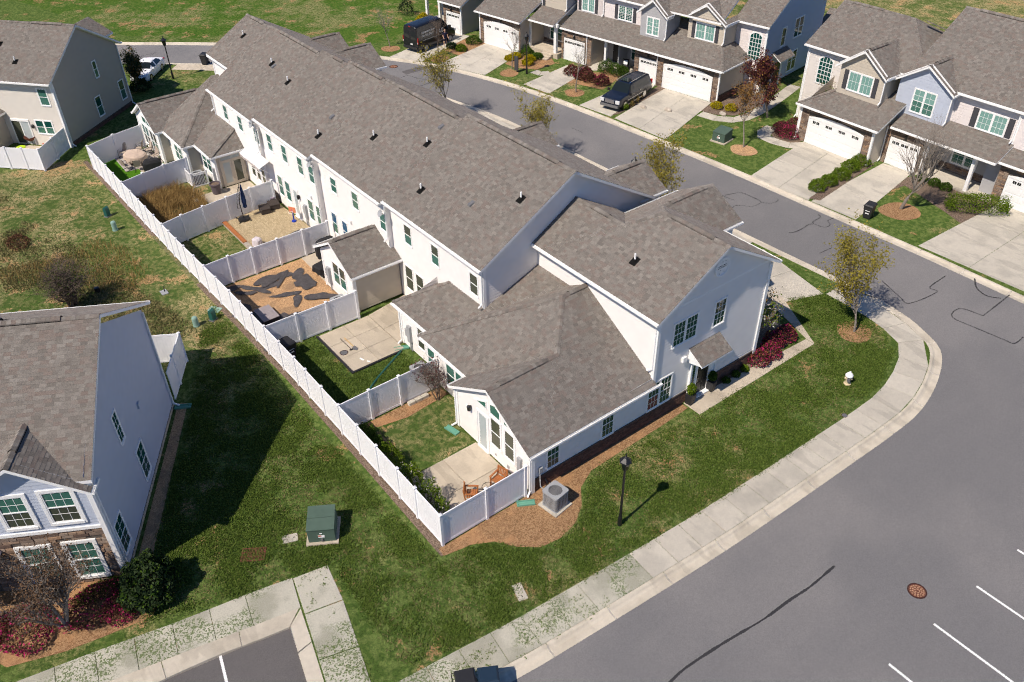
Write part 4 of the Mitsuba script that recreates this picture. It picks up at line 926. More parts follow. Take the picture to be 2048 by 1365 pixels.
# painted bay lines, crack seals, patches
def ribbon(pts, w, z, n=5, jit=0.0, seed=0):
    r = np.random.RandomState(seed); p = smoothline(pts, n) if n > 1 else np.array(pts, float)
    t = np.gradient(p, axis=0); t /= np.linalg.norm(t, axis=1, keepdims=True) + 1e-9; q = np.c_[-t[:, 1], t[:, 0]]
    ww = w / 2 * (1 + r.uniform(-jit, jit, len(p)))[:, None]; V = np.vstack([np.c_[p + q * ww, np.full(len(p), z)], np.c_[p - q * ww, np.full(len(p), z)]]); k = len(p)
    return MB().add(V, [[i, i + k, i + 1] for i in range(k - 1)] + [[i + 1, i + k, i + k + 1] for i in range(k - 1)])
labels['bay_marking'] = {'kind': 'structure'}
for a, b in (((15.62, 19.45), (21.0, 19.4)), ((15.52, 16.28), (21.0, 16.3)), ((15.42, 13.24), (21.0, 13.25)), ((15.33, 10.27), (21.0, 10.3)), ((15.25, 7.3), (21, 7.3)), ((-1.0, -9.86), (4.5, -11.0)), ((-1.3, -12.7), (4.2, -13.8))):
    part('bay_marking', 'line', ribbon([a, b], 0.11, -0.0765, 1), M_PAINT)
labels['crack_seal'] = {'kind': 'structure'}
def seal(pts, w=0.085, s=0):
    part('crack_seal', 'line', ribbon(pts, w, -0.079, 4, 0.35, s), M_SEAL)
seal([(10.67, 3.06), (10.62, 3.99), (10.75, 5.55), (10.89, 6.70), (11.08, 8.15), (11.15, 9.65), (11.26, 10.82), (11.25, 12.54)], 0.10)
seal([(-1.70, 31.66), (-1.36, 31.71), (-0.60, 31.24), (0.32, 31.34), (0.95, 31.53)]); seal([(3.29, 38.11), (3.97, 37.17), (4.78, 36.87), (5.44, 37.27)])
seal([(5.58, 38.03), (5.65, 36.43), (5.69, 34.92), (5.65, 34.71), (4.48, 34.39), (4.63, 33.20), (6.14, 33.26), (7.68, 33.43), (8.20, 33.55), (8.21, 34.54)], 0.07, 3)
seal([(2.00, 36.97), (2.09, 35.01), (2.65, 34.92), (2.29, 32.51), (1.52, 32.66), (-0.16, 33.38)], 0.06, 4)
seal([(-7.56, 33.66), (-7.39, 33.98), (-7.32, 34.81), (-7.40, 35.58), (-7.25, 35.99), (-7.46, 36.17), (-7.52, 37.10), (-7.87, 37.35)], 0.075, 5); seal([(-7.16, 35.99), (-6.47, 36.18), (-6.49, 36.81), (-6.89, 37.09), (-6.89, 37.77)], 0.06, 6)
seal([(-14.29, 34.32), (-13.53, 34.27), (-12.94, 34.40)], 0.05, 7); seal([(-13.90, 34.42), (-13.58, 35.43), (-13.38, 35.69), (-12.22, 35.76), (-11.75, 35.74), (-11.51, 35.67), (-11.05, 36.00), (-10.90, 36.65), (-11.12, 36.99)], 0.06, 8); seal([(-11.51, 35.67), (-11.49, 34.87), (-11.73, 34.45), (-12.35, 33.93), (-12.30, 33.28)], 0.055, 9)
seal([(-4.61, 33.08), (-4.59, 33.70), (-4.54, 34.27)], 0.06, 10); seal([(-2.36, 31.56), (-2.43, 32.60), (-2.78, 33.21), (-3.25, 32.91), (-3.39, 33.80), (-3.12, 34.23)], 0.06, 11)
seal([(-50.22, 27.88), (-49.48, 28.56), (-49.47, 29.40), (-48.08, 29.83), (-47.37, 30.28)], 0.06, 12); seal([(-46.44, 28.60), (-46.47, 29.74), (-46.73, 31.05)], 0.06, 13); seal([(-71.38, 11.93), (-71.89, 12.73), (-71.82, 11.87), (-71.77, 10.77)], 0.06, 14); seal([(-30.15, 33.63), (-28.77, 33.70)], 0.05, 15)
struct('asphalt_patch', sheet(Polygon([(-50.77, 29.53), (-50.88, 31.76), (-49.83, 32.37), (-49.79, 29.43)]), -0.080), M_ASPHD)
# planting beds, bare soil and mulch rings on the lawn (each a raised bed of its own outline)
def bed(name, poly, mt, z=0.012): return struct(name, sheet(poly, z), mt)
bed('mulch_bed', Polygon([(0.05, -0.25), (0.05, 1.2), (0.05, 4.9), (0.05, 15.0), (0.5, 15.0), (0.6, 13.0), (0.65, 10.0), (0.7, 8.1), (1.2, 7.0), (2.05, 6.3), (2.65, 5.4), (2.9, 4.3), (2.75, 3.3), (2.1, 2.5), (1.25, 1.9), (0.75, 1.0), (0.6, 0.2), (0.5, -0.3)]), M_MULCH)
bed('fence_strip', Polygon([(-49.8, -1.0), (-30, -0.72), (-15, -0.32), (-6, -0.34), (0.45, -0.4), (0.45, 0.02), (-14, 0.02), (-30, -0.4), (-49.8, -0.66)]), M_BARK, 0.008)
bed('mulch_ring', blob(1.95, 27.35, 1.0, 1.02, 3, amp=0.05), M_MULCH)
bed('front_bed', Polygon([(0.08, 17.4), (0.62, 17.4), (0.62, 21.5), (0.2, 24.3), (-1.2, 24.6), (-3.0, 24.9), (-3.4, 21), (0.08, 20.7)]), M_BARK)
paved('door_walk', [(0.10, 15.1), (1.24, 15.1), (1.24, 24.6), (0.66, 24.6)], 1, 5, M_CONCW, z1=0.03)
paved('door_walk', [(0.66, 24.63), (1.24, 24.63), (-2.9, 27.0), (-3.9, 26.2)], 1, 3, M_CONCW, z1=0.03, seed=2)
# ================================================================== WHITE VINYL FENCES
world()
def fence(label, posts, h=1.93, group=None, skip_first=False, skip_last=False, clear=0.07):
    """Privacy fence: square posts with pyramid caps, and between them panels of tongued boards in two rails."""
    k = thing('fence', label, 'fence', group); P = [A2(p, float) for p in posts]
    for i, p in enumerate(P):
        if (i == 0 and skip_first) or (i == len(P) - 1 and skip_last): continue
        u = P[min(i + 1, len(P) - 1)] - P[max(i - 1, 0)]
        q = part(k, 'post', MB().obox(p, u, 0.065, 0.065, -0.1, h + 0.06), M_VINYL)
        c = MB().obox(p, u, 0.082, 0.082, h + 0.06, h + 0.085); c.obox(p, u, 0.075, 0.075, h + 0.085, h + 0.13, top=0.05); part(q, 'cap', c, M_VINYL)
    for a, b in zip(P[:-1], P[1:]):
        d = b - a; L = float(np.hypot(*d)); u = d / L; m = MB(); n = A2([-u[1], u[0]])
        mid = (a + b) / 2; hl = L / 2 - 0.066
        if hl < 0.1: continue
        m.obox(mid, u, hl, 0.026, clear, clear + 0.13); m.obox(mid, u, hl, 0.026, h - 0.10, h + 0.02)
        m.obox(mid, u, hl, 0.008, clear + 0.1, h - 0.08)
        nb = max(1, int(round(2 * hl / 0.155)))
        for j in range(nb):
            c = a + u * (0.066 + 2 * hl * (j + 0.5) / nb); w = hl / nb
            m.obox(c, u, w - 0.006, 0.017, clear + 0.13, h - 0.10)
        part(k, 'panel', m, M_VINYL)
    return k
FX = [0.0, -2.0, -3.5, -5.35, -7.15, -8.97, -10.75, -12.5, -13.8, -15.55, -17.35, -18.95, -20.45, -21.9, -23.8, -25.5, -27.0, -28.55, -29.75, -31.0, -32.2, -33.7, -35.25, -36.6, -38.2, -40.0, -41.8, -43.5, -45.1, -46.5, -47.85]
fyl = lambda x: 0.03 * x * (0.35 if x > -22 else 0.55) * 0.9 if x < -12 else 0.0
fyl = lambda x: float(np.interp(-x, [0, 14, 22, 30, 48], [0, 0, -0.14, -0.42, -0.68]))
fence('long white vinyl fence running behind all the row yards', [(x, fyl(x)) for x in FX])
fence('white fence closing the near end of the row beside the grey air conditioner', [(0, 0), (0.0, 2.42), (0.0, 4.62)], skip_first=True)
fence('white cross fence between the sunroom yard and the grassy concrete patio yard', [(-8.97, 0), (-9.0, 1.75), (-9.0, 3.5), (-9.0, 5.72)], skip_first=True)
fence('white cross fence between the concrete patio yard and the torn up clay yard', [(-17.35, 0), (-17.3, 1.86), (-17.25, 3.73), (-17.2, 5.62)], skip_first=True)
fence('white cross fence between the torn up clay yard and the paver patio yard', [(-25.5, fyl(-25.5)), (-25.6, 1.35), (-25.6, 2.9), (-25.6, 4.65), (-25.6, 6.45), (-25.6, 8.25)], skip_first=True)
fence('white cross fence between the paver patio yard and the dry weed yard', [(-32.2, fyl(-32.2)), (-32.55, 1.0), (-32.8, 2.6), (-33.05, 4.4), (-33.3, 6.25), (-33.4, 7.95)], skip_first=True)
fence('white cross fence between the dry weed yard and the covered table yard', [(-40.0, fyl(-40)), (-40.45, 1.1), (-40.85, 2.8), (-41.0, 4.55)], skip_first=True)
fence('white fence closing the far end of the row yards', [(-47.85, -0.68), (-48.75, 1.55), (-49.3, 3.9)], skip_first=True)
fence('white fence round the back yard of the blue grey house', [(-16.75, -5.75), (-17.97, -5.01), (-19.68, -4.0), (-20.6, -5.5), (-21.7, -7.2)], skip_first=True)
fence('white fence round the back patio of the beige house', [(-53.15, -1.0), (-51.55, -2.4), (-50.0, -3.78), (-51.1, -4.75), (-52.1, -5.77), (-53.2, -6.8), (-54.4, -7.9)], h=1.80, skip_first=True)

# ================================================================== BEIGE HOUSE (far left)
NT, AT = (-53.18, -0.90), 130.64
frame(*NT, AT)
# e along the right side wall (away), f to the left along the rear facade
HB = thing('beige_house', 'beige two storey house with shaded gable side beyond the fenced yards', 'house')
S = Wall((0.0, 0.0), (9.25, 0.0)); mB = 0.60; zs = lambda e: 5.60 + mB * min(e, 9.25 - e)
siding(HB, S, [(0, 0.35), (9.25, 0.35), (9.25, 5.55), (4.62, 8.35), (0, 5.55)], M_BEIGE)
bricks(HB, S, 0, 9.25, -0.3, 0.33, M_BRICKD, seed=5)
for a, b, c, d in ((5.48, 5.95, 3.82, 5.2), (4.45, 5.18, 0.82, 2.46), (8.03, 8.74, 0.90, 2.56)): S.window(HB, a, b, c, d, 1, None, G_DEEP, G_TEAL, trim=0.05)
R_ = Wall((0.0, 9.0), (0.0, 0.0)); fl = lambda f: 9.0 - f      # rear facade, outside -e
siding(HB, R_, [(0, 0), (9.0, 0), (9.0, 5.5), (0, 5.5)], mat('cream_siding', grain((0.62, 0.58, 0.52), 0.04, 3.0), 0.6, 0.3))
R_.window(HB, fl(1.40), fl(0.6), 3.56, 4.92, 1, None, G_TEAL, G_TEAL)
R_.window(HB, fl(2.62), fl(1.1), 1.08, 2.2, 2, None, G_DEEP, G_TEAL)
d = MB(); R_.box(d, fl(4.95), fl(4.86), 0, 2.1, 0, 0.07); R_.box(d, fl(3.3), fl(3.2), 0, 2.1, 0, 0.07); R_.box(d, fl(4.95), fl(3.2), 2.02, 2.2, 0, 0.1); R_.box(d, fl(4.1), fl(4.02), 0, 2.02, 0, 0.05)
k = part(HB, 'patio_door', d, M_WHITE); part(k, 'pane', MB().quad(*[R_.p(fl(f), z, 0.03) for f, z in ((4.86, 0.1), (4.1, 0.1), (4.1, 2.02), (4.86, 2.02))]), G_OLIVE); part(k, 'pane', MB().quad(*[R_.p(fl(f), z, 0.03) for f, z in ((4.02, 0.1), (3.3, 0.1), (3.3, 2.02), (4.02, 2.02))]), G_BLIND)
d = MB(); R_.box(d, fl(0.35), fl(0.1), 0.8, 1.6, 0, 0.14); part(HB, 'meter_box', d, M_GREYM)
sconce(R_, HB, fl(2.9), 1.6)
d = MB(); d.box(-1.9, 0.0, 5.45, 9.0, 0, 2.6); part(HB, 'rear_extension', d, M_BEIGE)
er = Roof(); er.add((-2.3, 0.0, 5.1, 9.4), (0.5, 0, 2.75 + 1.15), (0, 0.6, 2.75 - 0.6 * 5.1)); er.build(HB, 'extension_roof', seed=70)
hb = Roof(); hb.add((-0.45, 9.7, -0.3, 9.6), (mB, 0, 5.52 + mB * 0.45), (-mB, 0, 5.52 + mB * 9.7)); hb.add((5.0, 10.6, 0.9, 4.9), (0, mB, 6.05 - mB * 0.9), (0, -mB, 6.05 + mB * 4.9)); hk = hb.build(HB, 'roof', seed=71)
ridge(hk, (4.62, -0.3, 8.58), (4.62, 9.5, 8.58), mB, 72, (0.12, 0.40)); gutter(HB, (-0.45, 9.6, 5.5), (-0.45, -0.3, 5.5)); gutter(HB, (9.7, -0.3, 5.5), (9.7, 0.9, 5.5))
corner_trim(HB, 0.02, 0.02, 0.0, 5.5, 0.09); downspout(HB, 9.2, -0.08, 0, 5.4, (0, -1)); downspout(HB, 0.1, -0.09, 0, 5.4, (0, -1))
for e, f in ((1.2, 3.5), (2.6, 5.6), (1.9, 7.8)): vent_pipe(HB, e, f, 5.52 + mB * (e + 0.45), (mB, 0))

# ================================================================== BLUE GREY HOUSE (lower left)
frame(-6.97, -11.46, 150.05)
HG = thing('blue_grey_house', 'blue grey two storey house with a stone ground floor front, at the lower left', 'house')
S = Wall((0.0, 0.0), (11.0, 0.0)); mG = 0.61
siding(HG, S, [(0, 0.22), (11.0, 0.22), (11.0, 6.2), (5.5, 9.25), (0, 6.1)], M_BLUES)
bricks(HG, S, 0, 11.0, -0.2, 0.2, M_CONCW, seed=6, name='foundation', top=False)
for a, b, c, d in ((3.9, 4.45, 4.02, 5.58), (4.88, 5.80, 0.74, 2.54), (0.53, 1.42, 0.78, 2.54)): S.window(HG, a, b, c, d, 1, (2, 2), G_DEEP, G_DEEP, trim=0.06)
q = MB(); S.box(q, 6.75, 6.95, 3.55, 3.85, 0, 0.1); part(HG, 'wall_vent', q, M_BLUES)
R_ = Wall((0.0, 9.0), (0.0, 0.0)); fl = lambda f: 9.0 - f
siding(HG, R_, [(0, 3.4), (9.0, 3.4), (9.0, 5.8), (6.67, 7.28), (4.3, 5.85), (0, 5.85)], M_BLUES)
R_.strip(HG, 0, 9.0, 3.26, 3.42, 0.08, name='belt_course')
bk_ = MB(); R_.box(bk_, 0, 9.0, -0.1, 3.26, -0.15, 0.012); sk = part(HG, 'stone_wall', bk_, M_MORTAR, 'brown ledge stone ground floor wall')
wins = [(0.70, 1.80, 0.43, 2.50), (2.45, 3.6, 0.46, 2.48)]
sp = Polygon([(4.0, -0.05), (9.0, -0.05), (9.0, 3.24), (4.0, 3.24)])
for f0, f1, z0, z1 in wins: sp = sp.difference(sbox(fl(f1) - 0.16, z0 - 0.16, fl(f0) + 0.16, z1 + 0.16))
ST = sorted(R_.stones(sp, 11, 0.055, (0.24, 0.62), (0.13, 0.24)), key=lambda m: 0)
for m in ST[:300]: part(sk, 'stone', m, M_STONE)
for f0, f1, z0, z1 in wins: R_.window(HG, fl(f1), fl(f0), z0, z1, 1, (3, 2), G_TEAL, G_TEAL, trim=0.14, o=0.09)
for f0, f1, z0, z1 in ((0.67, 1.78, 3.80, 5.50), (2.46, 3.5, 3.74, 5.44), (5.0, 6.0, 3.74, 5.44)): R_.window(HG, fl(f1), fl(f0), z0, z1, 1, (3, 2), G_TEAL, G_OLIVE, trim=0.14, o=0.07)
d = MB(); R_.box(d, fl(6.6), fl(5.5), 0, 2.3, 0, 0.08); part(HG, 'door', d, M_WHITE)
pr = Roof(); pr.add((-1.9, 0.0, 4.25, 8.6), (0.55, 0, 2.62 + 0.55 * 1.9), (0, 0.9, 2.62 - 0.9 * 4.25)); pk = pr.build(HG, 'porch_roof', seed=81)
gutter(HG, (-1.9, 8.6, 2.6), (-1.9, 4.25, 2.6))
for f in (4.6, 7.6): part(HG, 'porch_column', MB().box(-1.75, -1.5, f - 0.12, f + 0.12, 0, 2.6), M_WHITE)
hg = Roof(); hg.add((-0.1, 11.6, -0.3, 10.5), (mG, 0, 5.98 + mG * 0.1), (-0.577, 0, 6.25 + 0.577 * 11.6))
hg.add((-0.42, 6.0, -0.25, 4.95), (0, 0.64, 5.62 + 0.64 * 0.25), (0, -0.64, 5.62 + 0.64 * 4.95)); hk = hg.build(HG, 'roof', seed=82, tab=(0.17, 0.42))
er_ = (6.25 + 0.577 * 11.6 - 5.98 - mG * 0.1) / (0.577 + mG); zr_ = 5.98 + mG * (er_ + 0.1)
ridge(hk, (er_, -0.3, zr_ + 0.01), (er_, 10.4, zr_ + 0.01), mG, 83, (0.14, 0.9)); ridge(hk, (-0.42, 2.35, 7.30), (2.1, 2.35, 7.30), 0.64, 84, (0.36, 0.90))
gutter(HG, (11.6, -0.3, 6.22), (11.6, 10.4, 6.22)); gutter(HG, (0.4, -0.25, 5.6), (-0.42, -0.25, 5.6), side=-1); gutter(HG, (-0.1, 10.4, 5.95), (-0.1, 4.95, 5.95))
corner_trim(HG, 0.02, 0.02, 0.0, 5.7, 0.10); downspout(HG, 10.9, -0.08, 0, 6.1, (0, -1)); downspout(HG, 0.2, -0.09, 0, 5.5, (0, -1))
vent_pipe(HG, 7.2, 4.3, 6.25 + 0.577 * (11.6 - 7.2), (-0.577, 0))
world()
# ================================================================== TOWNHOUSES ACROSS THE STREET, right group
def stone_front(parent, w, s0, s1, z1, openings=(), seed=1, arch=0.0):
    b = MB(); w.box(b, s0, s1, -0.2, z1, -0.12, 0.008); k = part(parent, 'stone_wall', b, M_MORTAR)
    pl = sbox(s0, -0.02, s1, z1)
    for a, c, zt in openings: pl = pl.difference(sbox(a - 0.1, -1, c + 0.1, zt))
    m = MB()
    for q in w.stones(pl, seed, 0.05, (0.20, 0.55), (0.09, 0.17)): m.join(q)
    part(k, 'ledge_stones', m, M_STONE, kind='stuff'); return k
def gable_pts(a, b, z0, ze, za): return [(a, z0), (b, z0), (b, ze), ((a + b) / 2, za), (a, ze)]
def raked_gable(parent, roof, xa, xb, f, ze, za, deep):
    """front dormer gable roof with its ridge along f."""
    m = (za - ze) / ((xb - xa) / 2); roof.add((xa - 0.3, xb + 0.3, f - 0.4, deep), (m, 0, ze - m * xa + 0.05), (-m, 0, ze + m * xb + 0.05)); return m
def bracket_trim(parent, w, a, b, ze, za):
    """white rake boards and a small peak panel in the gable."""
    c = (a + b) / 2; m = MB()
    for s0, s1 in ((a, c), (b, c)): m.beam(w.p(s0, ze + 0.02, 0.12), w.p(s1, za + 0.02, 0.12), 0.06, 0.16)
    v = [w.p(c - 0.55, za - 0.42, 0.05), w.p(c + 0.55, za - 0.42, 0.05), w.p(c, za - 0.02, 0.05)]; m.add(v, [[0, 1, 2]])
    part(parent, 'rake_trim', m, M_WHITE)
frame(-17.41, 47.58, 0)
RR = thing('townhouse_group', 'townhouse group with beige and light blue gables at the right edge', 'house')
w1 = Wall((0.75, -1.25), (7.3, -1.25)); stone_front(RR, w1, 0, 6.55, 3.0, [(0.85, 5.75, 2.55)], 91)
w1.garage(RR, 0.9, 5.7, 2.1, 0.30, 4); sconce(w1, RR, 3.3, 2.62)
ws = Wall((7.3, -1.25), (7.3, 2.0)); siding(RR, ws, [(0, 0), (3.25, 0), (3.25, 4.3), (0, 3.0)], M_TAN)
siding(RR, Wall((0.75, 2.4), (0.75, -1.25)), [(0, 0), (3.6, 0), (3.6, 3.0), (0, 4.4)], M_TAN)
corner_trim(RR, 7.28, -1.27, 0, 3.0, 0.08); corner_trim(RR, 0.77, -1.27, 0, 3.0, 0.07); downspout(RR, 0.68, -1.36, 0, 2.9); downspout(RR, 7.40, 0.30, 0, 2.9)
w2 = Wall((7.42, 0.4), (10.45, 0.4)); stone_front(RR, w2, 0, 3.03, 3.0, [(0.42, 2.85, 2.3)], 92); w2.garage(RR, 0.5, 2.75, 2.05, 0.0, 3); sconce(w2, RR, 1.6, 2.45)
wb = Wall((10.45, 2.6), (16.3, 2.6)); siding(RR, wb, [(0, 0.2), (5.85, 0.2), (5.85, 3.2), (0, 3.2)], M_GREYS); wb.window(RR, 1.3, 3.2, 0.9, 2.3, 2, (2, 2), G_TEAL, G_TEAL); stone_front(RR, wb, 0.2, 4.3, 0.72, (), 93)
siding(RR, Wall((10.45, 0.4), (10.45, 2.6)), [(0, 0), (2.2, 0), (2.2, 3.2), (0, 3.2)], M_TAN)
wd = Wall((14.9, 1.4), (16.0, 1.4)); d = MB(); wd.box(d, 0.0, 1.2, 0.15, 2.5, 0, 0.1); part(RR, 'porch_screen', d, M_GREYS)
for e in (10.7, 14.3):
    part(RR, 'porch_column', MB().box(e - 0.12, e + 0.12, 0.42, 0.66, 0.1, 3.0), M_WHITE)
part(RR, 'porch_floor', MB().box(10.45, 16.2, 0.35, 2.6, -0.05, 0.14), M_CONC)
w3 = Wall((16.0, 0.9), (24.0, 0.9)); stone_front(RR, w3, 0, 8, 3.0, [(0.75, 5.7, 2.55)], 94); w3.garage(RR, 0.8, 5.6, 2.1, 0.30, 4)
siding(RR, Wall((16.0, 2.6), (16.0, 0.9)), [(0, 0), (1.7, 0), (1.7, 3.0), (0, 3.0)], M_TAN)
# storeys above
ba = Wall((2.3, 0.5), (6.15, 0.5)); siding(RR, ba, gable_pts(0, 3.85, 3.6, 6.35, 7.70), M_TAN, e=0.22, d=0.02); ba.window(RR, 0.85, 2.9, 4.5, 5.9, 2, (3, 2), G_MINT, G_MINT, double_hung=False); ba.shutters(RR, 0.85, 2.9, 4.45, 5.95, 0.36); bracket_trim(RR, ba, -0.1, 3.95, 6.3, 7.8)
siding(RR, Wall((6.15, 0.5), (6.15, 3.5)), [(0, 3.4), (3, 3.4), (3, 6.3), (0, 6.3)], M_TAN); siding(RR, Wall((2.3, 3.5), (2.3, 0.5)), [(0, 3.4), (3, 3.4), (3, 6.3), (0, 6.3)], M_TAN)
bl = Wall((6.76, 1.5), (10.95, 1.5)); siding(RR, bl, gable_pts(0, 4.19, 3.2, 6.3, 7.62), M_BLUES, e=0.24, d=0.02); bl.window(RR, 1.35, 3.05, 4.05, 5.75, 2, (2, 2), G_MINT, G_TEAL); bracket_trim(RR, bl, -0.1, 4.3, 6.25, 7.72)
siding(RR, Wall((10.95, 1.5), (10.95, 3.0)), [(0, 3.2), (1.5, 3.2), (1.5, 6.3), (0, 6.3)], M_BLUES); siding(RR, Wall((6.76, 4.0), (6.76, 1.5)), [(0, 3.2), (2.5, 3.2), (2.5, 6.3), (0, 6.3)], M_BLUES)
wh = Wall((10.95, 2.15), (15.75, 2.15)); siding(RR, wh, [(0, 3.6), (4.8, 3.6), (4.8, 6.2), (0, 6.2)], M_PINKS, e=0.22, d=0.02); wh.window(RR, 1.95, 3.95, 4.12, 5.45, 2, (3, 3), G_MINT, G_MINT, double_hung=False); wh.shutters(RR, 1.95, 3.95, 4.1, 5.5, 0.42)
wh2 = Wall((15.75, 1.95), (26.0, 1.95)); siding(RR, wh2, [(0, 3.6), (10.25, 3.6), (10.25, 6.2), (0, 6.2)], M_PINKS, e=0.22, d=0.02); corner_trim(RR, 15.75, 2.0, 3.7, 6.2, 0.08); wh2.window(RR, 1.2, 3.2, 4.12, 5.45, 2, (3, 3), G_MINT, G_MINT, double_hung=False)
ar = Wall((-2.0, 2.4), (2.3, 2.4)); siding(RR, ar, [(0, 0), (4.3, 0), (4.3, 6.25), (0, 6.25)], mat('ivory_siding', grain((0.64, 0.60, 0.56), 0.04, 3.0), 0.6, 0.3), e=0.22, d=0.02)
def arch_window(w, parent, s0, s1, z0, z1, rise, nx=4, ny=6, g=G_DEEP):
    n = 14; top = lambda s: z1 + rise * (1 - (2 * (s - s0) / (s1 - s0) - 1) ** 2); m = MB()
    pl = Polygon([(s0, z0), (s1, z0)] + [(s1 + (s0 - s1) * i / n, top(s1 + (s0 - s1) * i / n)) for i in range(n + 1)]); big = pl.buffer(0.1, join_style=2); v, f = tri(big.difference(pl)); m.add([w.p(s, z, 0.06) for s, z in v], f)
    for ring in (big.exterior, pl.exterior):
        r = A2(ring.coords)
        for p, q in zip(r[:-1], r[1:]): m.quad(w.p(*p, 0), w.p(*q, 0), w.p(*q, 0.06), w.p(*p, 0.06))
    k = part(parent, 'arched_window', m, M_WHITE); v, f = tri(pl); part(k, 'pane', MB().add([w.p(s, z, 0.026) for s, z in v], f), g); b = MB()
    for i in range(1, nx): s = s0 + (s1 - s0) * i / nx; w.box(b, s - 0.02, s + 0.02, z0, top(s), 0.02, 0.045)
    for i in range(1, ny): z = z0 + (z1 + rise * 0.6 - z0) * i / ny; w.box(b, s0, s1, z - 0.02, z + 0.02, 0.02, 0.045)
    part(k, 'glazing_bars', b, M_WHITE)
arch_window(ar, RR, 1.15, 2.35, 3.45, 5.35, 0.28)
siding(RR, Wall((-2.0, 10.4), (-2.0, 2.4)), [(0, 0), (8.0, 0), (8.0, 6.2), (4.0, 8.5), (0, 6.2)], M_PINKS)
corner_trim(RR, -1.98, 2.42, 0, 6.2, 0.08)
mR = 0.43; lr_ = Roof()
lr_.add((0.42, 7.75, -1.65, 2.4), (0, mR, 3.08 + mR * 1.65), (0.55, 0, 3.08 - 0.55 * 0.42)); lr_.add((7.45, 15.95, 0.0, 2.4), (0, mR, 3.08)); lr_.add((15.6, 24.5, 0.5, 2.4), (0, mR, 3.08 - mR * 0.5)); lk2 = lr_.build(RR, 'lower_roof', seed=95)
gutter(RR, (0.42, -1.65, 3.05), (7.75, -1.65, 3.05)); gutter(RR, (7.78, 0.0, 3.05), (15.95, 0.0, 3.05)); gutter(RR, (15.6, 0.5, 3.05), (24.5, 0.5, 3.05)); gutter(RR, (0.42, 2.0, 3.05), (0.42, -1.65, 3.05))
ridge(lk2, (0.42, -1.65, 3.10), (3.5, 2.2, 4.78), 0.3, 96, w=0.12)
ur_ = Roof(); mu = 0.6
ur_.add((-2.3, 7.5, 2.0, 10.8), (0, mu, 6.32 - mu * 2.0), (0, -mu, 6.32 + mu * 10.8), (-0.6, 0, 6.32 + 0.6 * 7.5 + 0.6))
ur_.add((6.9, 40.0, 1.75, 14.5), (0, mu, 6.32 - mu * 1.75), (0, -mu, 6.32 + mu * 14.5))
raked_gable(RR, ur_, 2.3, 6.15, 0.5, 6.35, 7.75, 6.0); raked_gable(RR, ur_, 6.76, 10.95, 1.5, 6.3, 7.68, 6.5)
uk = ur_.build(RR, 'upper_roof', seed=97)
ridge(uk, (-2.3, 6.4, 8.96), (3.6, 6.4, 8.96), mu, 98, (0.15, 0.62)); ridge(uk, (6.9, 8.12, 10.15), (26, 8.12, 10.15), mu, 99, (0.06, 0.8)); ridge(uk, (4.22, 0.1, 7.83), (4.22, 3.2, 7.83), 0.7, 100, (0.2, 0.85)); ridge(uk, (8.85, 1.1, 7.76), (8.85, 4.2, 7.76), 0.65, 101, (0.3, 0.75)); ridge(uk, (5.0, 6.4, 8.96), (8.6, 10.3, 6.9), 0.3, 102, w=0.12)
gutter(RR, (-2.3, 2.0, 6.28), (2.0, 2.0, 6.28)); gutter(RR, (10.95, 1.75, 6.28), (26, 1.75, 6.28)); gutter(RR, (6.45, 0.1, 6.30), (6.45, 2.2, 6.30)); gutter(RR, (11.25, 1.1, 6.24), (11.25, 1.9, 6.24))
for e, f, z0 in ((6.2, 0.42, 4.1), (11.0, 1.44, 3.8), (15.7, 1.86, 3.95)): downspout(RR, e, f, z0, 6.2)
downspout(RR, -2.06, 2.32, 0, 6.2)

# ================================================================== left group
frame(-25.77, 47.16, 9.0)
ML = thing('townhouse_group', 'townhouse group with a grey gable and blue shaded end wall across the street', 'house')
g1 = Wall((-6.6, -0.3), (0, -0.3)); stone_front(ML, g1, 0, 6.6, 3.05, [(0.72, 5.88, 2.6)], 111); g1.garage(ML, 0.8, 5.8, 2.12, 0.32, 4); sconce(g1, ML, 3.2, 2.66)
siding(ML, Wall((0, -0.3), (0, 4.0)), [(0, 0.7), (4.3, 0.7), (4.3, 3.6), (0, 3.0)], M_TAN); bricks(ML, Wall((0, -0.3), (0, 4.0)), 0, 4.3, -0.2, 0.68, M_BRICKD, seed=7)
corner_trim(ML, -0.02, -0.32, 0, 3.0, 0.07); downspout(ML, 0.05, -0.42, 0, 3.0); downspout(ML, -6.6, -0.42, 0, 3.0)
g2 = Wall((-9.4, -0.05), (-6.6, -0.05)); stone_front(ML, g2, 0, 2.8, 3.05, [(0.6, 2.78, 2.3)], 112); g2.garage(ML, 0.7, 2.7, 2.02, 0.0, 3); sconce(g2, ML, 1.6, 2.4)
pb = Wall((-14.25, 1.9), (-9.4, 1.9)); siding(ML, pb, [(0, 0.2), (4.85, 0.2), (4.85, 3.3), (0, 3.3)], M_GREYS); pb.window(ML, 3.1, 4.5, 0.8, 2.35, 2, None, G_TEAL, G_DEEP)
d = MB(); pb.box(d, 0.9, 1.9, 0.1, 2.3, 0, 0.08); part(ML, 'door', d, M_DARK)
siding(ML, Wall((-9.4, -0.05), (-9.4, 1.9)), [(0, 0), (1.95, 0), (1.95, 3.2), (0, 3.2)], M_GREYS); siding(ML, Wall((-14.25, -0.5), (-14.25, 1.9)), [(0, 0), (2.4, 0), (2.4, 3.2), (0, 3.2)], M_BEIGE)
d = MB(); d.box(-11.75, -11.65, 0.5, 1.9, 0.1, 2.6); part(ML, 'porch_screen', d, M_GREYS)
part(ML, 'porch_column', MB().box(-12.95, -12.72, -0.15, 0.08, 0.1, 2.95), M_WHITE); part(ML, 'porch_beam', MB().box(-14.2, -9.4, -0.22, 0.02, 2.72, 3.0), M_WHITE)
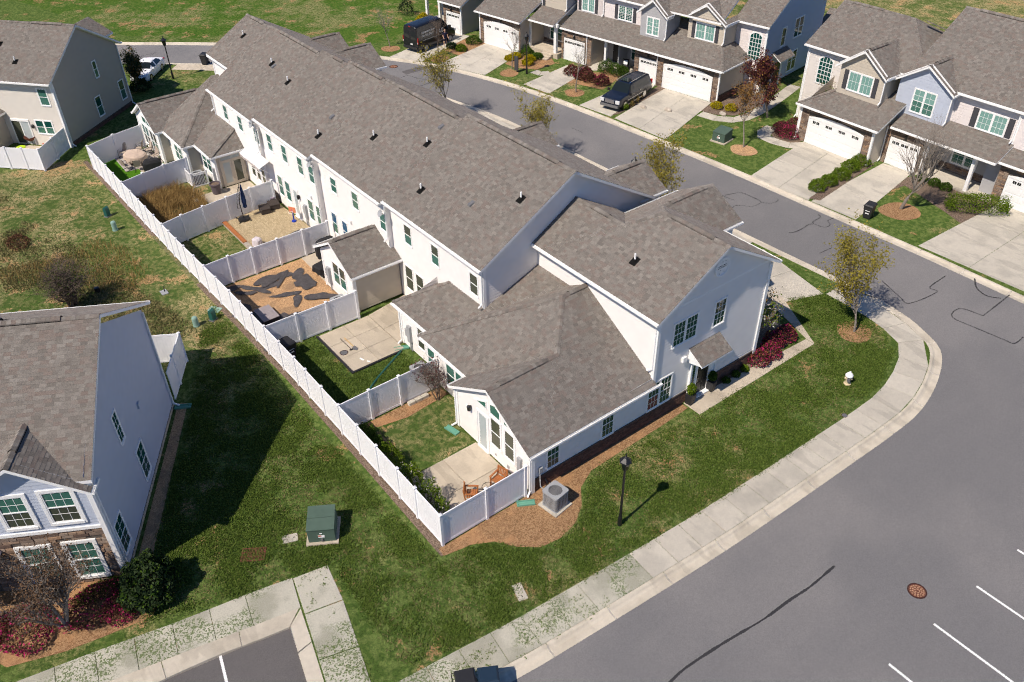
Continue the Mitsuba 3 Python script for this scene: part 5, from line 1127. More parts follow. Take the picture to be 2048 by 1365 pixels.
part(ML, 'porch_floor', MB().box(-14.25, -9.4, -0.3, 1.9, -0.05, 0.16), M_CONC)
for i in range(2): part(ML, 'porch_step', MB().box(-14.2, -13.1, -0.65 - 0.35 * i, -0.3 - 0.35 * i, -0.05, 0.10 - 0.05 * i), M_CONC)
g3 = Wall((-18.0, -0.5), (-14.25, -0.5)); stone_front(ML, g3, 0, 3.75, 3.05, [(0.35, 2.95, 2.3)], 113); g3.garage(ML, 0.45, 2.85, 2.02, 0.0, 4); sconce(g3, ML, 1.65, 2.4); downspout(ML, -14.75, -0.6, 0, 3.0)
# unit with the raised porch, and the double garage left of it
p4 = Wall((-22.0, 1.2), (-18.0, 1.2)); siding(ML, p4, [(0, 0.4), (4, 0.4), (4, 3.6), (0, 3.6)], M_GREYS); p4.window(ML, 1.05, 2.7, 0.95, 2.5, 2, None, G_TEAL, G_DEEP); stone_front(ML, p4, 0.0, 3.3, 0.9, (), 114)
part(ML, 'porch_floor', MB().box(-22.0, -18.05, -1.1, 1.2, -0.05, 0.5), M_CONCW); part(ML, 'porch_column', MB().box(-18.6, -18.3, -1.05, -0.75, 0.5, 3.3), M_WHITE); part(ML, 'porch_column', MB().box(-22.0, -21.75, -1.05, -0.8, 0.5, 3.3), M_WHITE); part(ML, 'porch_beam', MB().box(-22.0, -18.1, -1.1, -0.85, 3.08, 3.4), M_WHITE)
for i in range(3): part(ML, 'porch_step', MB().box(-19.9, -18.6, -1.45 - 0.33 * i, -1.1 - 0.33 * i, -0.05, 0.38 - 0.13 * i), M_CONCW)
siding(ML, Wall((-18.0, -0.5), (-18.0, 1.2)), [(0, 0), (1.7, 0), (1.7, 3.4), (0, 3.4)], M_GREYS)
g5 = Wall((-27.6, -2.35), (-21.9, -2.35)); stone_front(ML, g5, 0, 5.7, 3.2, [(0.62, 5.48, 2.65)], 115); g5.garage(ML, 0.7, 5.4, 2.12, 0.32, 4); sconce(g5, ML, 3.1, 2.7); corner_trim(ML, -27.58, -2.37, 0, 3.1, 0.07)
siding(ML, Wall((-21.9, -2.35), (-21.9, 1.2)), [(0, 0.4), (3.55, 0.4), (3.55, 3.6), (0, 3.2)], M_TAN); siding(ML, Wall((-27.6, 3), (-27.6, -2.35)), [(0, 0), (5.35, 0), (5.35, 3.2), (0, 3.6)], M_BEIGE)
# upper storey walls
be = Wall((-5.15, 1.9), (-1.4, 1.9)); siding(ML, be, gable_pts(0, 3.75, 3.8, 6.25, 7.5), M_TAN, e=0.22, d=0.02); be.window(ML, 0.85, 2.75, 4.4, 5.75, 2, (3, 2), G_MINT, G_TEAL, double_hung=False); be.shutters(ML, 0.85, 2.75, 4.35, 5.8, 0.34); bracket_trim(ML, be, -0.1, 3.85, 6.2, 7.55)
siding(ML, Wall((-1.4, 1.9), (-1.4, 4.2)), [(0, 3.6), (2.3, 3.6), (2.3, 6.2), (0, 6.2)], M_TAN)
gg = Wall((-9.65, 0.85), (-6.8, 0.85)); siding(ML, gg, gable_pts(0, 2.85, 3.5, 6.1, 7.2), M_GREYS, e=0.22, d=0.02); gg.window(ML, 0.75, 2.05, 4.05, 5.55, 2, (2, 2), G_MINT, G_MINT); bracket_trim(ML, gg, -0.1, 2.95, 6.05, 7.25)
siding(ML, Wall((-6.8, 0.85), (-6.8, 3.0)), [(0, 3.4), (2.15, 3.4), (2.15, 6.1), (0, 6.1)], M_GREYS)
wl = Wall((-14.7, 1.85), (-9.6, 1.85)); siding(ML, wl, [(0, 3.8), (5.1, 3.8), (5.1, 6.25), (0, 6.25)], M_PINKS, e=0.22, d=0.02); wl.window(ML, 1.75, 3.35, 4.35, 5.6, 2, (3, 4), G_TEAL, G_DEEP, double_hung=True); wl.shutters(ML, 1.75, 3.35, 4.3, 5.65, 0.36)
wl2 = Wall((-18.0, 1.75), (-14.7, 1.75)); siding(ML, wl2, [(0, 3.8), (3.3, 3.8), (3.3, 6.25), (0, 6.25)], mat('rosy_siding', grain((0.55, 0.50, 0.48), 0.04, 3.0), 0.6, 0.3), e=0.22, d=0.02); wl2.window(ML, 0.65, 2.15, 4.35, 5.7, 2, (3, 2), G_MINT, G_MINT, double_hung=False); wl2.shutters(ML, 0.65, 2.15, 4.3, 5.75, 0.34)
t3 = Wall((-23.6, 0.6), (-18.4, 0.6)); siding(ML, t3, [(0, 3.8), (5.2, 3.8), (5.2, 6.6), (0, 6.6)], M_TAN, e=0.22, d=0.02); t3.window(ML, 0.7, 2.0, 4.3, 5.7, 2, (2, 2), G_MINT, G_MINT); t3.shutters(ML, 0.7, 2.0, 4.25, 5.75, 0.34); siding(ML, Wall((-18.4, 0.6), (-18.4, 3.0)), [(0, 3.8), (2.4, 3.8), (2.4, 6.6), (0, 6.6)], M_GREYS)
aw = Wall((-1.65, 3.9), (1.65, 3.9)); siding(ML, aw, [(0, 0), (3.3, 0), (3.3, 6.1), (0, 6.1)], M_PINKS, e=0.22, d=0.02); arch_window(aw, ML, 1.75, 2.85, 3.0, 5.1, 0.25, 4, 6)
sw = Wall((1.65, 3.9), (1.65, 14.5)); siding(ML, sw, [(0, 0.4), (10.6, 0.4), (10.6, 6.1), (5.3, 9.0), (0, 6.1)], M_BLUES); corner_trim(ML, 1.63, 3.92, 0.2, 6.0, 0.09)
sw.window(ML, 2.7, 3.4, 3.7, 5.3, 1, None, G_OLIVE, G_OLIVE); sw.window(ML, 5.0, 6.5, 3.9, 5.6, 2, None, G_DEEP, G_DEEP); sw.window(ML, 4.8, 6.3, 0.8, 2.6, 2, None, G_OLIVE, G_OLIVE)
d = MB(); sw.box(d, 2.3, 3.3, 0.15, 2.3, 0, 0.05); part(ML, 'side_door', d, M_BLACK); d = MB(); sw.box(d, 1.75, 1.95, 0, 2.4, 0, 0.08); sw.box(d, 3.35, 3.6, 0, 2.4, 0, 0.08); part(ML, 'door_trim', d, M_WHITE)
cr = Roof(); cr.add((1.65, 2.6, 5.4, 8.0), (-0.7, 0, 3.45 + 0.7 * 1.65)); cr.build(ML, 'side_canopy', seed=117, thick=0.1)
# roofs
mr2 = Roof(); mR2 = 0.43
mr2.add((-18.1, 0.4, -0.72, 3.95), (0, mR2, 3.1 + mR2 * 0.72), (-0.62, 0, 3.1 + 0.62 * 0.4)); mr2.add((-22.6, -18.3, -1.45, 2.0), (0, mR2, 3.35 + mR2 * 1.45)); mr2.add((-28.0, -21.6, -2.75, 2.0), (0, mR2, 3.25 + mR2 * 2.75)); mk = mr2.build(ML, 'lower_roof', seed=118)
gutter(ML, (-18.05, -0.72, 3.07), (-6.7, -0.72, 3.07)); gutter(ML, (-6.68, -0.73, 3.05), (0.4, -0.73, 3.05)); gutter(ML, (0.4, -0.72, 3.07), (0.4, 3.9, 3.07)); gutter(ML, (-22.6, -1.45, 3.32), (-18.3, -1.45, 3.32)); gutter(ML, (-28, -2.75, 3.22), (-21.6, -2.75, 3.22)); ridge(mk, (0.4, -0.72, 3.12), (-2.85, 3.9, 5.1), 0.3, 119, w=0.12)
mu2 = Roof(); mu2.add((-1.95, 1.95, 3.55, 14.9), (0, mu, 6.15 - mu * 3.55), (0, -mu, 6.15 + mu * 14.9)); mu2.add((-18.3, -1.6, 1.45, 13.5), (0, mu, 6.3 - mu * 1.45), (0, -mu, 6.3 + mu * 13.5)); mu2.add((-28, -18.1, 0.2, 12.0), (0, mu, 6.6 - mu * 0.2), (0, -mu, 6.6 + mu * 12)); mu2.add((1.0, 5.5, 14.2, 20.0), (0, mu, 2.9 - mu * 14.2), (0, -mu, 2.9 + mu * 20))
raked_gable(ML, mu2, -5.15, -1.4, 1.9, 6.25, 7.5, 8); raked_gable(ML, mu2, -9.65, -6.8, 0.85, 6.1, 7.2, 7.5); uk2 = mu2.build(ML, 'upper_roof', seed=120)
gutter(ML, (-14.7, 1.45, 6.27), (-9.9, 1.45, 6.27)); gutter(ML, (-1.1, 1.5, 6.22), (-1.1, 3.5, 6.22)); gutter(ML, (-1.2, 3.55, 6.12), (1.95, 3.55, 6.12)); gutter(ML, (-6.5, 0.45, 6.08), (-6.5, 1.45, 6.08))
ridge(uk2, (1.0, 17.1, 4.64), (5.5, 17.1, 4.64), mu, 121, (0.2, 0.8))
for e, f, z0 in ((-1.36, 1.84, 4.3), (-6.76, 0.8, 3.8), (-14.7, 1.72, 4.2), (-18.35, 0.55, 4.2)): downspout(ML, e, f, z0, 6.1)
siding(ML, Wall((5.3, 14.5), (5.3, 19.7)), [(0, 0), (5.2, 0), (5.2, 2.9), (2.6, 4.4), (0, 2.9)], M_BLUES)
# far left unit beside the van
ME = thing('townhouse', 'townhouse with single garage and white porch columns behind the black van', 'house')
g6 = Wall((-33.4, -2.1), (-30.65, -2.1)); stone_front(ME, g6, 0, 2.75, 3.0, [(0.5, 2.6, 2.25)], 131); g6.garage(ME, 0.55, 2.45, 2.0, 0.0, 4); sconce(g6, ME, 1.3, 2.35)
siding(ME, Wall((-30.65, -2.1), (-30.65, 1.4)), [(0, 0), (3.5, 0), (3.5, 4.2), (0, 3.0)], M_BEIGE); corner_trim(ME, -30.67, -2.12, 0, 3.0, 0.08)
part(ME, 'porch_floor', MB().box(-37.5, -33.4, -1.2, 1.3, -0.05, 0.12), M_CONC)
for e in (-37.3, -35.2): part(ME, 'porch_column', MB().box(e - 0.14, e + 0.14, -1.15, -0.87, 0.1, 3.3), M_WHITE)
pw = Wall((-37.5, 1.3), (-33.4, 1.3)); siding(ME, pw, [(0, 0), (4.1, 0), (4.1, 3.6), (0, 3.6)], M_GREYS); pw.window(ME, 2.6, 3.5, 0.8, 2.3, 1, None, G_TEAL); siding(ME, Wall((-33.4, 1.3), (-33.4, -2.1)), [(0, 0), (3.4, 0), (3.4, 3.0), (0, 3.4)], M_GREYS)
er2 = Roof(); er2.add((-33.8, -30.3, -2.5, 3), (0, mR2, 3.1 + mR2 * 2.5)); er2.add((-37.9, -33.6, -1.5, 3), (0, mR2, 3.4 + mR2 * 1.5)); er2.build(ME, 'lower_roof', seed=132)
ew = Wall((-37.5, 2.6), (-30.65, 2.6)); siding(ME, ew, [(0, 4), (6.85, 4), (6.85, 6.4), (0, 6.4)], M_TAN)
eu = Roof(); eu.add((-37.9, -30.3, 2.1, 12), (0, mu, 6.4 - mu * 2.1), (0, -mu, 6.4 + mu * 12)); eu.build(ME, 'upper_roof', seed=133)
gutter(ME, (-33.8, -2.5, 3.07), (-30.3, -2.5, 3.07))
world()
# ================================================================== drives and walks across the street
paved('driveway', [(-34.36, 45.74), (-32.29, 46.04), (-29.57, 37.65), (-33.25, 37.20)], 1, 3, M_CONC)
paved('driveway', [(-31.26, 45.92), (-26.15, 46.68), (-23.28, 37.89), (-29.14, 37.66)], 2, 2, M_CONC, seed=3)
paved('driveway', [(-41.56, 42.94), (-39.05, 43.40), (-37.03, 36.86), (-40.36, 36.51)], 1, 3, M_CONC, seed=4)
paved('driveway', [(-51.93, 40.67), (-47.24, 41.51), (-44.56, 35.10), (-49.91, 33.37)], 2, 2, M_CONC, seed=5)
paved('driveway', [(-57.84, 39.95), (-54.84, 40.68), (-51.68, 32.57), (-54.84, 30.58)], 1, 3, M_CONC, seed=6)
paved('driveway', [(-15.93, 46.23), (-10.91, 46.57), (-9.50, 38.38), (-14.64, 38.10)], 2, 2, M_CONC, seed=7)
paved('driveway', [(-9.58, 47.78), (-7.26, 48.18), (-5.67, 38.59), (-9.29, 38.40)], 1, 3, M_CONC, seed=8)
paved('driveway', [(-0.66, 48.30), (8.5, 49.3), (9.5, 39.0), (-1.05, 38.78)], 3, 3, M_CONC, seed=9)
def walk(name, pts, w, n, mt=M_CONC):
    k = uniq(name); labels[k] = {'kind': 'structure'}; p = smoothline(pts, 6); a, b = band(p, w / 2, -w / 2); L = LineString(a).length
    slabband('slab', k, a, b, np.linspace(0, L, n + 1), -0.08, 0.024, mt, lift=1); return k
walk('front_walk', [(-25.13, 44.06), (-23.24, 44.49), (-22.15, 45.81), (-22.26, 48.58), (-23.10, 52.38), (-23.98, 55.67)], 1.1, 9)
walk('front_walk', [(-15.47, 45.75), (-16.31, 44.73), (-18.12, 44.47), (-19.04, 44.90), (-19.33, 46.62)], 1.1, 5)
walk('front_walk', [(-39.19, 43.85), (-39.79, 45.72), (-40.36, 47.25)], 1.2, 3)
walk('front_walk', [(-42.40, 39.37), (-41.47, 39.43), (-41.06, 40.34)], 1.0, 2)
for x, y, rx, s in ((1152, 186, 0.95, 1), (1021, 147, 0.95, 2), (880, 118, 1.0, 3), (781, 98, 0.95, 4), (1487, 301, 1.1, 5), (1801, 425, 1.30, 6)):
    pass
for c, rx, s in (((-35.72, 38.82), 0.95, 1), ((-43.50, 37.21), 0.95, 2), ((-51.15, 34.32), 1.0, 3), ((-56.93, 32.04), 0.95, 4), ((-17.94, 41.26), 1.05, 5), ((-4.45, 42.02), 1.35, 6)):
    bed('mulch_ring', blob(*c, rx, rx * 1.0, s, amp=0.06), M_MULCH if s != 5 else M_CLAY)
bed('shrub_bed', Polygon([(-38.61, 39.22), (-37.36, 40.32), (-34.62, 41.29), (-36.02, 45.17), (-38.11, 45.16), (-38.13, 43.87), (-39.92, 42.55), (-39.73, 41.11)]), M_MULCH)
bed('shrub_bed', Polygon([(-29.73, 37.80), (-29.55, 38.70), (-31.12, 45.90), (-31.99, 46.01), (-31.45, 43.97)]), M_BARK, 0.026)
bed('shrub_bed', Polygon([(-25.58, 44.55), (-24.16, 44.90), (-22.92, 46.06), (-22.98, 49.46), (-24.23, 53.82), (-25.86, 54.78), (-25.20, 50.77), (-26.53, 48.24), (-26.05, 46.63)]), M_BARK)
bed('shrub_bed', Polygon([(-9.64, 38.57), (-10.55, 46.18), (-10.42, 47.44), (-9.87, 47.01), (-8.93, 38.96)]), M_BARK, 0.026)
bed('shrub_bed', Polygon([(-6.67, 44.42), (-6.40, 45.74), (-2.38, 44.33), (-0.69, 43.64), (-0.76, 45.53), (-0.72, 48.70), (-2.65, 48.11), (-6.37, 48.35), (-7.06, 47.11)]), M_BARK)
bed('shrub_bed', Polygon([(-19.01, 45.89), (-18.72, 48.16), (-17.32, 47.94), (-16.05, 46.39), (-16.17, 44.74), (-17.60, 44.65)]), M_BARK)
bed('shrub_bed', Polygon([(-45.81, 38.50), (-47.31, 41.89), (-44.71, 43.39), (-42.64, 42.30), (-42.46, 39.93), (-44.30, 38.57)]), M_MULCH)
bed('shrub_bed', Polygon([(-53.20, 36.02), (-54.71, 40.59), (-51.80, 40.57), (-49.75, 37.36), (-50.63, 36.30)]), M_MULCH)
bed('house_bed', Polygon([(-7.1, -11.6), (-9.6, -15.9), (-8.0, -17.8), (-5.6, -16.6), (-4.9, -14.6), (-4.6, -13.0), (-4.35, -11.4), (-4.9, -10.6), (-6.2, -10.2)]), M_MULCH)
bed('house_bed', Polygon([(-7.0, -11.2), (-16.5, -5.7), (-16.2, -5.3), (-6.6, -10.7)]), M_CLAY, 0.009)
# ================================================================== the row's back yards
bed('artificial_turf', Polygon([(-49.1, 0.1), (-47.7, -0.55), (-41.0, -0.45), (-41.7, 4.3), (-45.2, 4.3), (-45.3, 4.0), (-49.2, 4.0)]), M_TURFP, 0.012)
paved('patio', [(-48.9, 1.15), (-45.7, 1.10), (-45.5, 4.05), (-49.1, 4.0)], 3, 3, mat('grey_stained_concrete', grain((0.36, 0.33, 0.31), 0.12, 3.0), 0.9, 0.2), z1=0.05)
paved('patio', [(-45.68, 2.05), (-43.6, 2.0), (-43.0, 4.75), (-45.2, 4.05)], 1, 1, M_CONCW, z1=0.07)
bed('weed_yard', Polygon([(-40.0, -0.5), (-32.4, -0.35), (-33.2, 4.6), (-37.6, 4.4), (-38.4, 5.7), (-41.2, 4.7), (-40.9, 3.5)]), M_FIELD, 0.007)
paved('patio', [(-38.2, 4.1), (-33.2, 4.4), (-33.4, 8.1), (-38.2, 8.0)], 2, 2, M_CONCW, z1=0.05)
bed('dry_yard', Polygon([(-32.2, -0.35), (-25.6, -0.15), (-25.65, 3.9), (-33.0, 3.9)]), M_FIELD, 0.007)
k = uniq('paver_terrace'); labels[k] = {'kind': 'structure'}
part(k, 'paving', MB().prism(Polygon([(-33.2, 3.95), (-25.7, 4.0), (-25.68, 8.36), (-33.3, 8.06)]), -0.1, 0.20), M_PAVER)
part(k, 'edge_wall', MB().box(-33.05, -25.75, 3.72, 4.0, -0.1, 0.24), mat('wall_block', grain((0.34, 0.30, 0.25), 0.25, 8.0), 0.9, 0.2))
part(k, 'cap_board', MB().box(-32.9, -29.4, 3.68, 3.96, 0.24, 0.30), M_WOOD)
bed('clay_yard', Polygon([(-25.5, -0.15), (-17.4, -0.02), (-17.25, 5.7), (-25.5, 8.2)]), M_CLAY, 0.010)
paved('patio', [(-26.0 + 0.5, 6.0), (-21.7, 5.9), (-21.7, 8.6), (-25.5, 8.3)], 2, 1, M_CONCW, z1=0.06)
RS = np.random.RandomState(4)
def ragged(cx, cy, rx, ry, s): return blob(cx, cy, rx, ry, s, 18, 0.28, rot=RS.uniform(0, 3))
for i in range(34):
    x, y = RS.uniform(-25.0, -17.9), RS.uniform(0.3, 5.2)
    if x > -20.5 and y > 3.2 and RS.rand() < 0.7: continue
    g = ragged(x, y, RS.uniform(0.35, 1.0), RS.uniform(0.18, 0.5), i); v, f = tri(g); z = 0.016 + 0.002 * i + 0.02 * RS.rand() * (np.abs(v - v.mean(0)).sum(1) / 1.5)
    single('weed_fabric_scrap', 'torn grey weed fabric scrap lying on the bare clay of the unfinished yard', 'fabric', MB().add(np.c_[v, z], f), M_FABRIC, 'weed fabric scraps on the clay yard')
paved('patio', [(-17.05, 2.85), (-12.98, 2.85), (-12.95, 6.15), (-17.05, 6.15)], 3, 2, M_CONCW, z1=0.07, seed=21)
paved('patio', [(-17.05, 6.17), (-13.5, 6.17), (-13.5, 9.0), (-17.55, 9.0)], 2, 2, M_CONCW, z1=0.07, seed=22)
k = uniq('patio_edging'); labels[k] = {'kind': 'structure'}
part(k, 'edging', MB().box(-17.1, -12.85, 2.72, 2.83, 0, 0.10).box(-12.93, -12.82, 2.72, 5.9, 0, 0.10), M_DARK)
bed('straw_bed', Polygon([(-8.9, 0.6), (-8.3, 1.7), (-8.0, 3.2), (-8.2, 5.9), (-9.95, 5.9), (-8.95, 5.7)]), M_MULCH)
bed('dry_yard', Polygon([(-8.1, 1.2), (-8.0, 3.2), (-8.1, 5.85), (-5.9, 5.85), (-5.85, 4.9), (-4.4, 4.9), (-4.4, 2.6), (-5.5, 1.5), (-6.5, 0.9)]), M_FIELD, 0.007)
paved('patio', [(-4.3, 0.9), (-0.15, 0.9), (-0.15, 4.9), (-4.3, 4.9)], 2, 2, M_CONCW, z1=0.05, seed=23)
bed('bare_ground', Polygon([(-35.41, -10.32), (-30.57, -7.02), (-27.06, -3.52), (-26.87, 0.27), (-30.83, 1.18), (-34.95, -0.77), (-34.23, -5.03), (-35.13, -8.57)]), M_FIELD, 0.008)
# ================================================================== TREES AND PLANTS
def leaves(pts, size, rs, jitter=0.35, up=0.25, asp=1.7):
    """One small folded leaf per point."""
    n = len(pts); a = rs.normal(size=(n, 3)); a[:, 2] += up; a /= np.linalg.norm(a, axis=1, keepdims=True)
    b = np.cross(a, rs.normal(size=(n, 3))); b /= np.linalg.norm(b, axis=1, keepdims=True) + 1e-9; c = np.cross(a, b)
    s = size * rs.uniform(0.6, 1.3, (n, 1)); L, W = b * s * asp / 2, c * s / 2
    V = np.stack([pts - L, pts + W - a * s * 0.12, pts + L, pts - W - a * s * 0.12], 1).reshape(-1, 3); i = np.arange(n)[:, None] * 4
    F = np.concatenate([i + [[0, 1, 2]], i + [[0, 2, 3]]]); t = np.repeat(rs.rand(n), 4)
    return MB().add(V, F, np.c_[t, t])
def branch_tree(rs, h, trunk_h, spread, r0, levels=3, kids=(7, 5, 4), up=0.55, twig=0.5, lean=(0, 0), stems=1, start=0.25):
    """Grows limbs by repeated forking; returns (limb mesh, twig mesh, twig points)."""
    wood, fine, tips = MB(), MB(), []
    def grow(p, d, L, r, lv):
        n = 4 if lv > 1 else 5; pts = [p]; q = p.copy(); dd = d.copy()
        for i in range(n):
            dd = dd + rs.normal(size=3) * (0.10 + 0.05 * lv) + np.array([0, 0, 0.07 * (1 if lv else 0)]); dd /= np.linalg.norm(dd); q = q + dd * L / n; pts.append(q)
        pts = np.array(pts); rad = np.linspace(r, r * (0.45 if lv < levels else 0.3), len(pts))
        (wood if lv < 2 else fine).tube(pts, rad, 7 if lv == 0 else 5 if lv == 1 else 3, lv == 0)
        if lv >= levels - 1:
            for k in range(3):
                f = rs.uniform(0.25, 1.0); i = min(int(f * n), n - 1); tips.append(pts[i] + (pts[i + 1] - pts[i]) * (f * n - i))
            tips.append(pts[-1])
        if lv < levels:
            for k in range(kids[lv]):
                f = rs.uniform(start if lv == 0 else 0.2, 1.0) if k else 1.0
                i = min(int(f * n), n - 1); b = pts[i] + (pts[i + 1] - pts[i]) * (f * n - i); ax = rs.normal(size=3); ax[2] = 0; ax /= np.linalg.norm(ax) + 1e-9
                cd = dd * up + ax * (1 - up) * spread + np.array([0, 0, 0.25 * up]); cd /= np.linalg.norm(cd)
                grow(b, cd, L * rs.uniform(0.42, 0.72) * (1.15 - 0.45 * f if lv == 0 else 1.0), max(r * (1 - 0.55 * f) * 0.62, 0.006), lv + 1)
    for s in range(stems):
        d0 = np.array([lean[0], lean[1], 1.0]) + (rs.normal(size=3) * [0.22, 0.22, 0] if stems > 1 else 0)
        grow(np.array([rs.normal() * 0.1 * (stems > 1), rs.normal() * 0.1 * (stems > 1), 0.0]), d0 / np.linalg.norm(d0), trunk_h * (rs.uniform(0.8, 1.1) if stems > 1 else 1), r0, 0)
    return wood, fine, np.array(tips)
def tree(name, label, cat, xy, h, seed, trunk_h=0.62, spread=0.9, r0=0.07, kids=(9, 6, 4), up=0.55, leaf_mt=None, nleaf=0, size=0.08, puff=0.12, bark=None, levels=3, stems=1, start=0.3, group=None, lean=(0, 0), mixmt=None):
    rs = np.random.RandomState(seed); w, f, tips = branch_tree(rs, h, h * trunk_h, spread, r0, levels, kids, up, lean=lean, stems=stems, start=start)
    tv = np.vstack(w.V + f.V); k = h / max(tv[:, 2].max(), 0.1)
    key = thing(name, label, cat, group)
    def place(m):
        v, ff, u = m.mesh(); v = v * k + [xy[0], xy[1], -0.03]; o = MB(); o.add(v, ff, u); return o
    part(key, 'trunk', place(w), bark or M_BARKT, smooth=True)
    if f.n: part(key, 'twigs', place(f), bark or M_BARKT, kind='stuff')
    if nleaf:
        for mt, n in ((leaf_mt, nleaf), *(mixmt or ())):
            p = tips[rs.randint(0, len(tips), n)] * k + rs.normal(size=(n, 3)) * puff * [1, 1, 0.8] + [xy[0], xy[1], 0]
            part(key, 'crown', leaves(p, size, rs), mt, kind='stuff')
    return key
def bush(name, label, cat, xy, rx, ry, rz, seed, mt, n=900, size=0.06, z=0.0, group=None, extra=None, boxy=0.0, rot=0.0, lump=0.22, stem=True):
    """Shrub: a lumpy shell and interior of leaves over dark stems, clumps shading one another."""
    rs = np.random.RandomState(seed); key = thing(name, label, cat, group)
    def pts(n, lo=0.62):
        d = rs.normal(size=(n, 3)); d[:, 2] = np.abs(d[:, 2]) * 1.0 - 0.25 * rs.rand(n); d /= np.linalg.norm(d, axis=1, keepdims=True)
        if boxy: d = d / (np.abs(d).max(1, keepdims=True) ** boxy)
        import meshkit
        lumps = 1 + lump * (meshkit.noise(d * 2.6 + seed * 3.1) - 0.5) * 2
        p = d * (lo + (1 - lo) * rs.rand(n, 1) ** 0.5) * lumps[:, None] * [rx, ry, rz]
        c, s = math.cos(rot), math.sin(rot); p = np.c_[p[:, 0] * c - p[:, 1] * s, p[:, 0] * s + p[:, 1] * c, p[:, 2]]
        p[:, 2] = p[:, 2] * 0.75 + rz * 0.25
        p = p[p[:, 2] > -0.02]
        return p + [xy[0], xy[1], z + 0.02]
    if stem:
        st = MB()
        for i in range(7):
            a = rs.uniform(0, 6.28); st.tube([(xy[0], xy[1], z - 0.02), (xy[0] + rx * 0.5 * math.cos(a), xy[1] + ry * 0.5 * math.sin(a), z + rz * 0.75)], [0.02, 0.008], 4)
        part(key, 'stem', st, M_BARKD)
    part(key, 'foliage', leaves(pts(n), size, rs), mt, kind='stuff')
    for m2, n2, lo in (extra or ()): part(key, 'flowers', leaves(pts(n2, lo), size, rs), m2, kind='stuff')
    return key
def blades(name, label, xys, h, w, seed, mt, per=10, spread=0.12, z=0.0, kind='stuff', cat='grass', lean=0.35):
    rs = np.random.RandomState(seed); xys = np.repeat(np.asarray(xys, float), per, 0); n = len(xys)
    b = np.c_[xys + rs.normal(size=(n, 2)) * spread, np.full(n, z)]; a = rs.uniform(0, 6.28, n); hh = h * rs.uniform(0.5, 1.2, n); ln = rs.normal(size=(n, 2)) * lean * hh[:, None]
    side = np.c_[np.cos(a), np.sin(a), np.zeros(n)] * (w / 2); t = b + np.c_[ln, hh]; m = b + np.c_[ln * 0.35, hh * 0.6]
    V = np.stack([b - side, b + side, m + side * 0.8, m - side * 0.8, t], 1).reshape(-1, 3); i = np.arange(n)[:, None] * 5
    F = np.concatenate([i + [[0, 1, 2]], i + [[0, 2, 3]], i + [[3, 2, 4]]]); tt = np.repeat(rs.rand(n), 5)
    k = single(name, label, cat, MB().add(V, F, np.c_[tt, tt]), mt, kind=kind); return k
BG = 'budding yellow green trees along the street'
tree('budding_tree', 'young tree with sparse yellow green buds in the mulch ring on the corner lawn', 'tree', (1.95, 27.35), 7.2, 1, 0.66, 0.75, 0.085, (13, 8, 5), 0.62, L_BUD, 5200, 0.075, 0.14, start=0.22)
tree('budding_tree', 'budding yellow green tree leaning over the lamp by the row, right of the front gables', 'tree', (-13.7, 27.8), 6.4, 2, 0.66, 0.75, 0.075, (12, 7, 5), 0.62, L_BUD, 4200, 0.08, 0.15, start=0.2)
tree('budding_tree', 'budding yellow green tree in front of the row, facing the left double garage', 'tree', (-38.2, 26.8), 6.6, 3, 0.62, 0.85, 0.07, (12, 7, 5), 0.58, L_BUD, 2600, 0.085, 0.15, start=0.2)
tree('budding_tree', 'budding yellow green tree behind the roof, facing the dark sport utility vehicle', 'tree', (-26.6, 27.0), 5.9, 4, 0.62, 0.9, 0.07, (11, 7, 5), 0.55, L_BUD, 2300, 0.085, 0.15, start=0.2)
tree('bare_tree', 'tall bare grey tree in the mulch ring by the black trash cart', 'tree', (-4.61, 42.4), 8.9, 5, 0.60, 0.85, 0.13, (13, 8, 5), 0.62, bark=M_BARKT, start=0.3)
tree('bare_tree', 'small bare tree in front of the single garage beside the red shrubs', 'tree', (-35.72, 39.01), 4.9, 6, 0.62, 0.8, 0.07, (9, 6, 5), 0.55, start=0.45)
tree('bare_tree', 'small bare tree by the black sign board and yellow shrubs', 'tree', (-44.27, 38.18), 4.6, 7, 0.62, 0.75, 0.06, (9, 6, 5), 0.55, start=0.45)
tree('bare_tree', 'bare brown twigged tree in front of the black van', 'tree', (-51.88, 34.81), 4.4, 8, 0.60, 0.95, 0.065, (10, 7, 5), 0.5, start=0.4, bark=M_BARKD)
tree('bare_tree', 'bare tree on the lawn left of the black van', 'tree', (-57.37, 32.24), 4.4, 9, 0.62, 0.85, 0.06, (9, 6, 5), 0.55, start=0.4)
tree('rusty_tree', 'young tree with rusty orange buds beside the green transformer across the street', 'tree', (-18.3, 41.7), 5.6, 10, 0.60, 0.75, 0.075, (11, 7, 5), 0.6, L_RUST, 1500, 0.085, 0.13, start=0.3)
tree('purple_leaf_tree', 'dark red purple leaved tree beside the blue shaded end wall', 'tree', (-20.9, 47.9), 6.0, 11, 0.5, 0.75, 0.09, (12, 8, 5), 0.72, L_RED, 6500, 0.10, 0.16, start=0.15, mixmt=((L_RUST, 1500),))
tree('sparse_shrub_tree', 'tall sparse shrub with yellowish leaves between the two townhouse groups', 'tree', (-16.6, 49.8), 4.2, 12, 0.5, 0.8, 0.05, (9, 6, 4), 0.6, L_RUST, 700, 0.085, 0.15, stems=3, mixmt=((L_LIME, 900),))
tree('crape_myrtle', 'bare multi stemmed crape myrtle with dry brown seed heads before the blue grey house', 'tree', (-5.95, -14.35), 4.6, 13, 0.52, 0.95, 0.075, (9, 7, 5), 0.58, L_BROWN, 3800, 0.060, 0.12, stems=5, start=0.35, bark=M_BARKT)
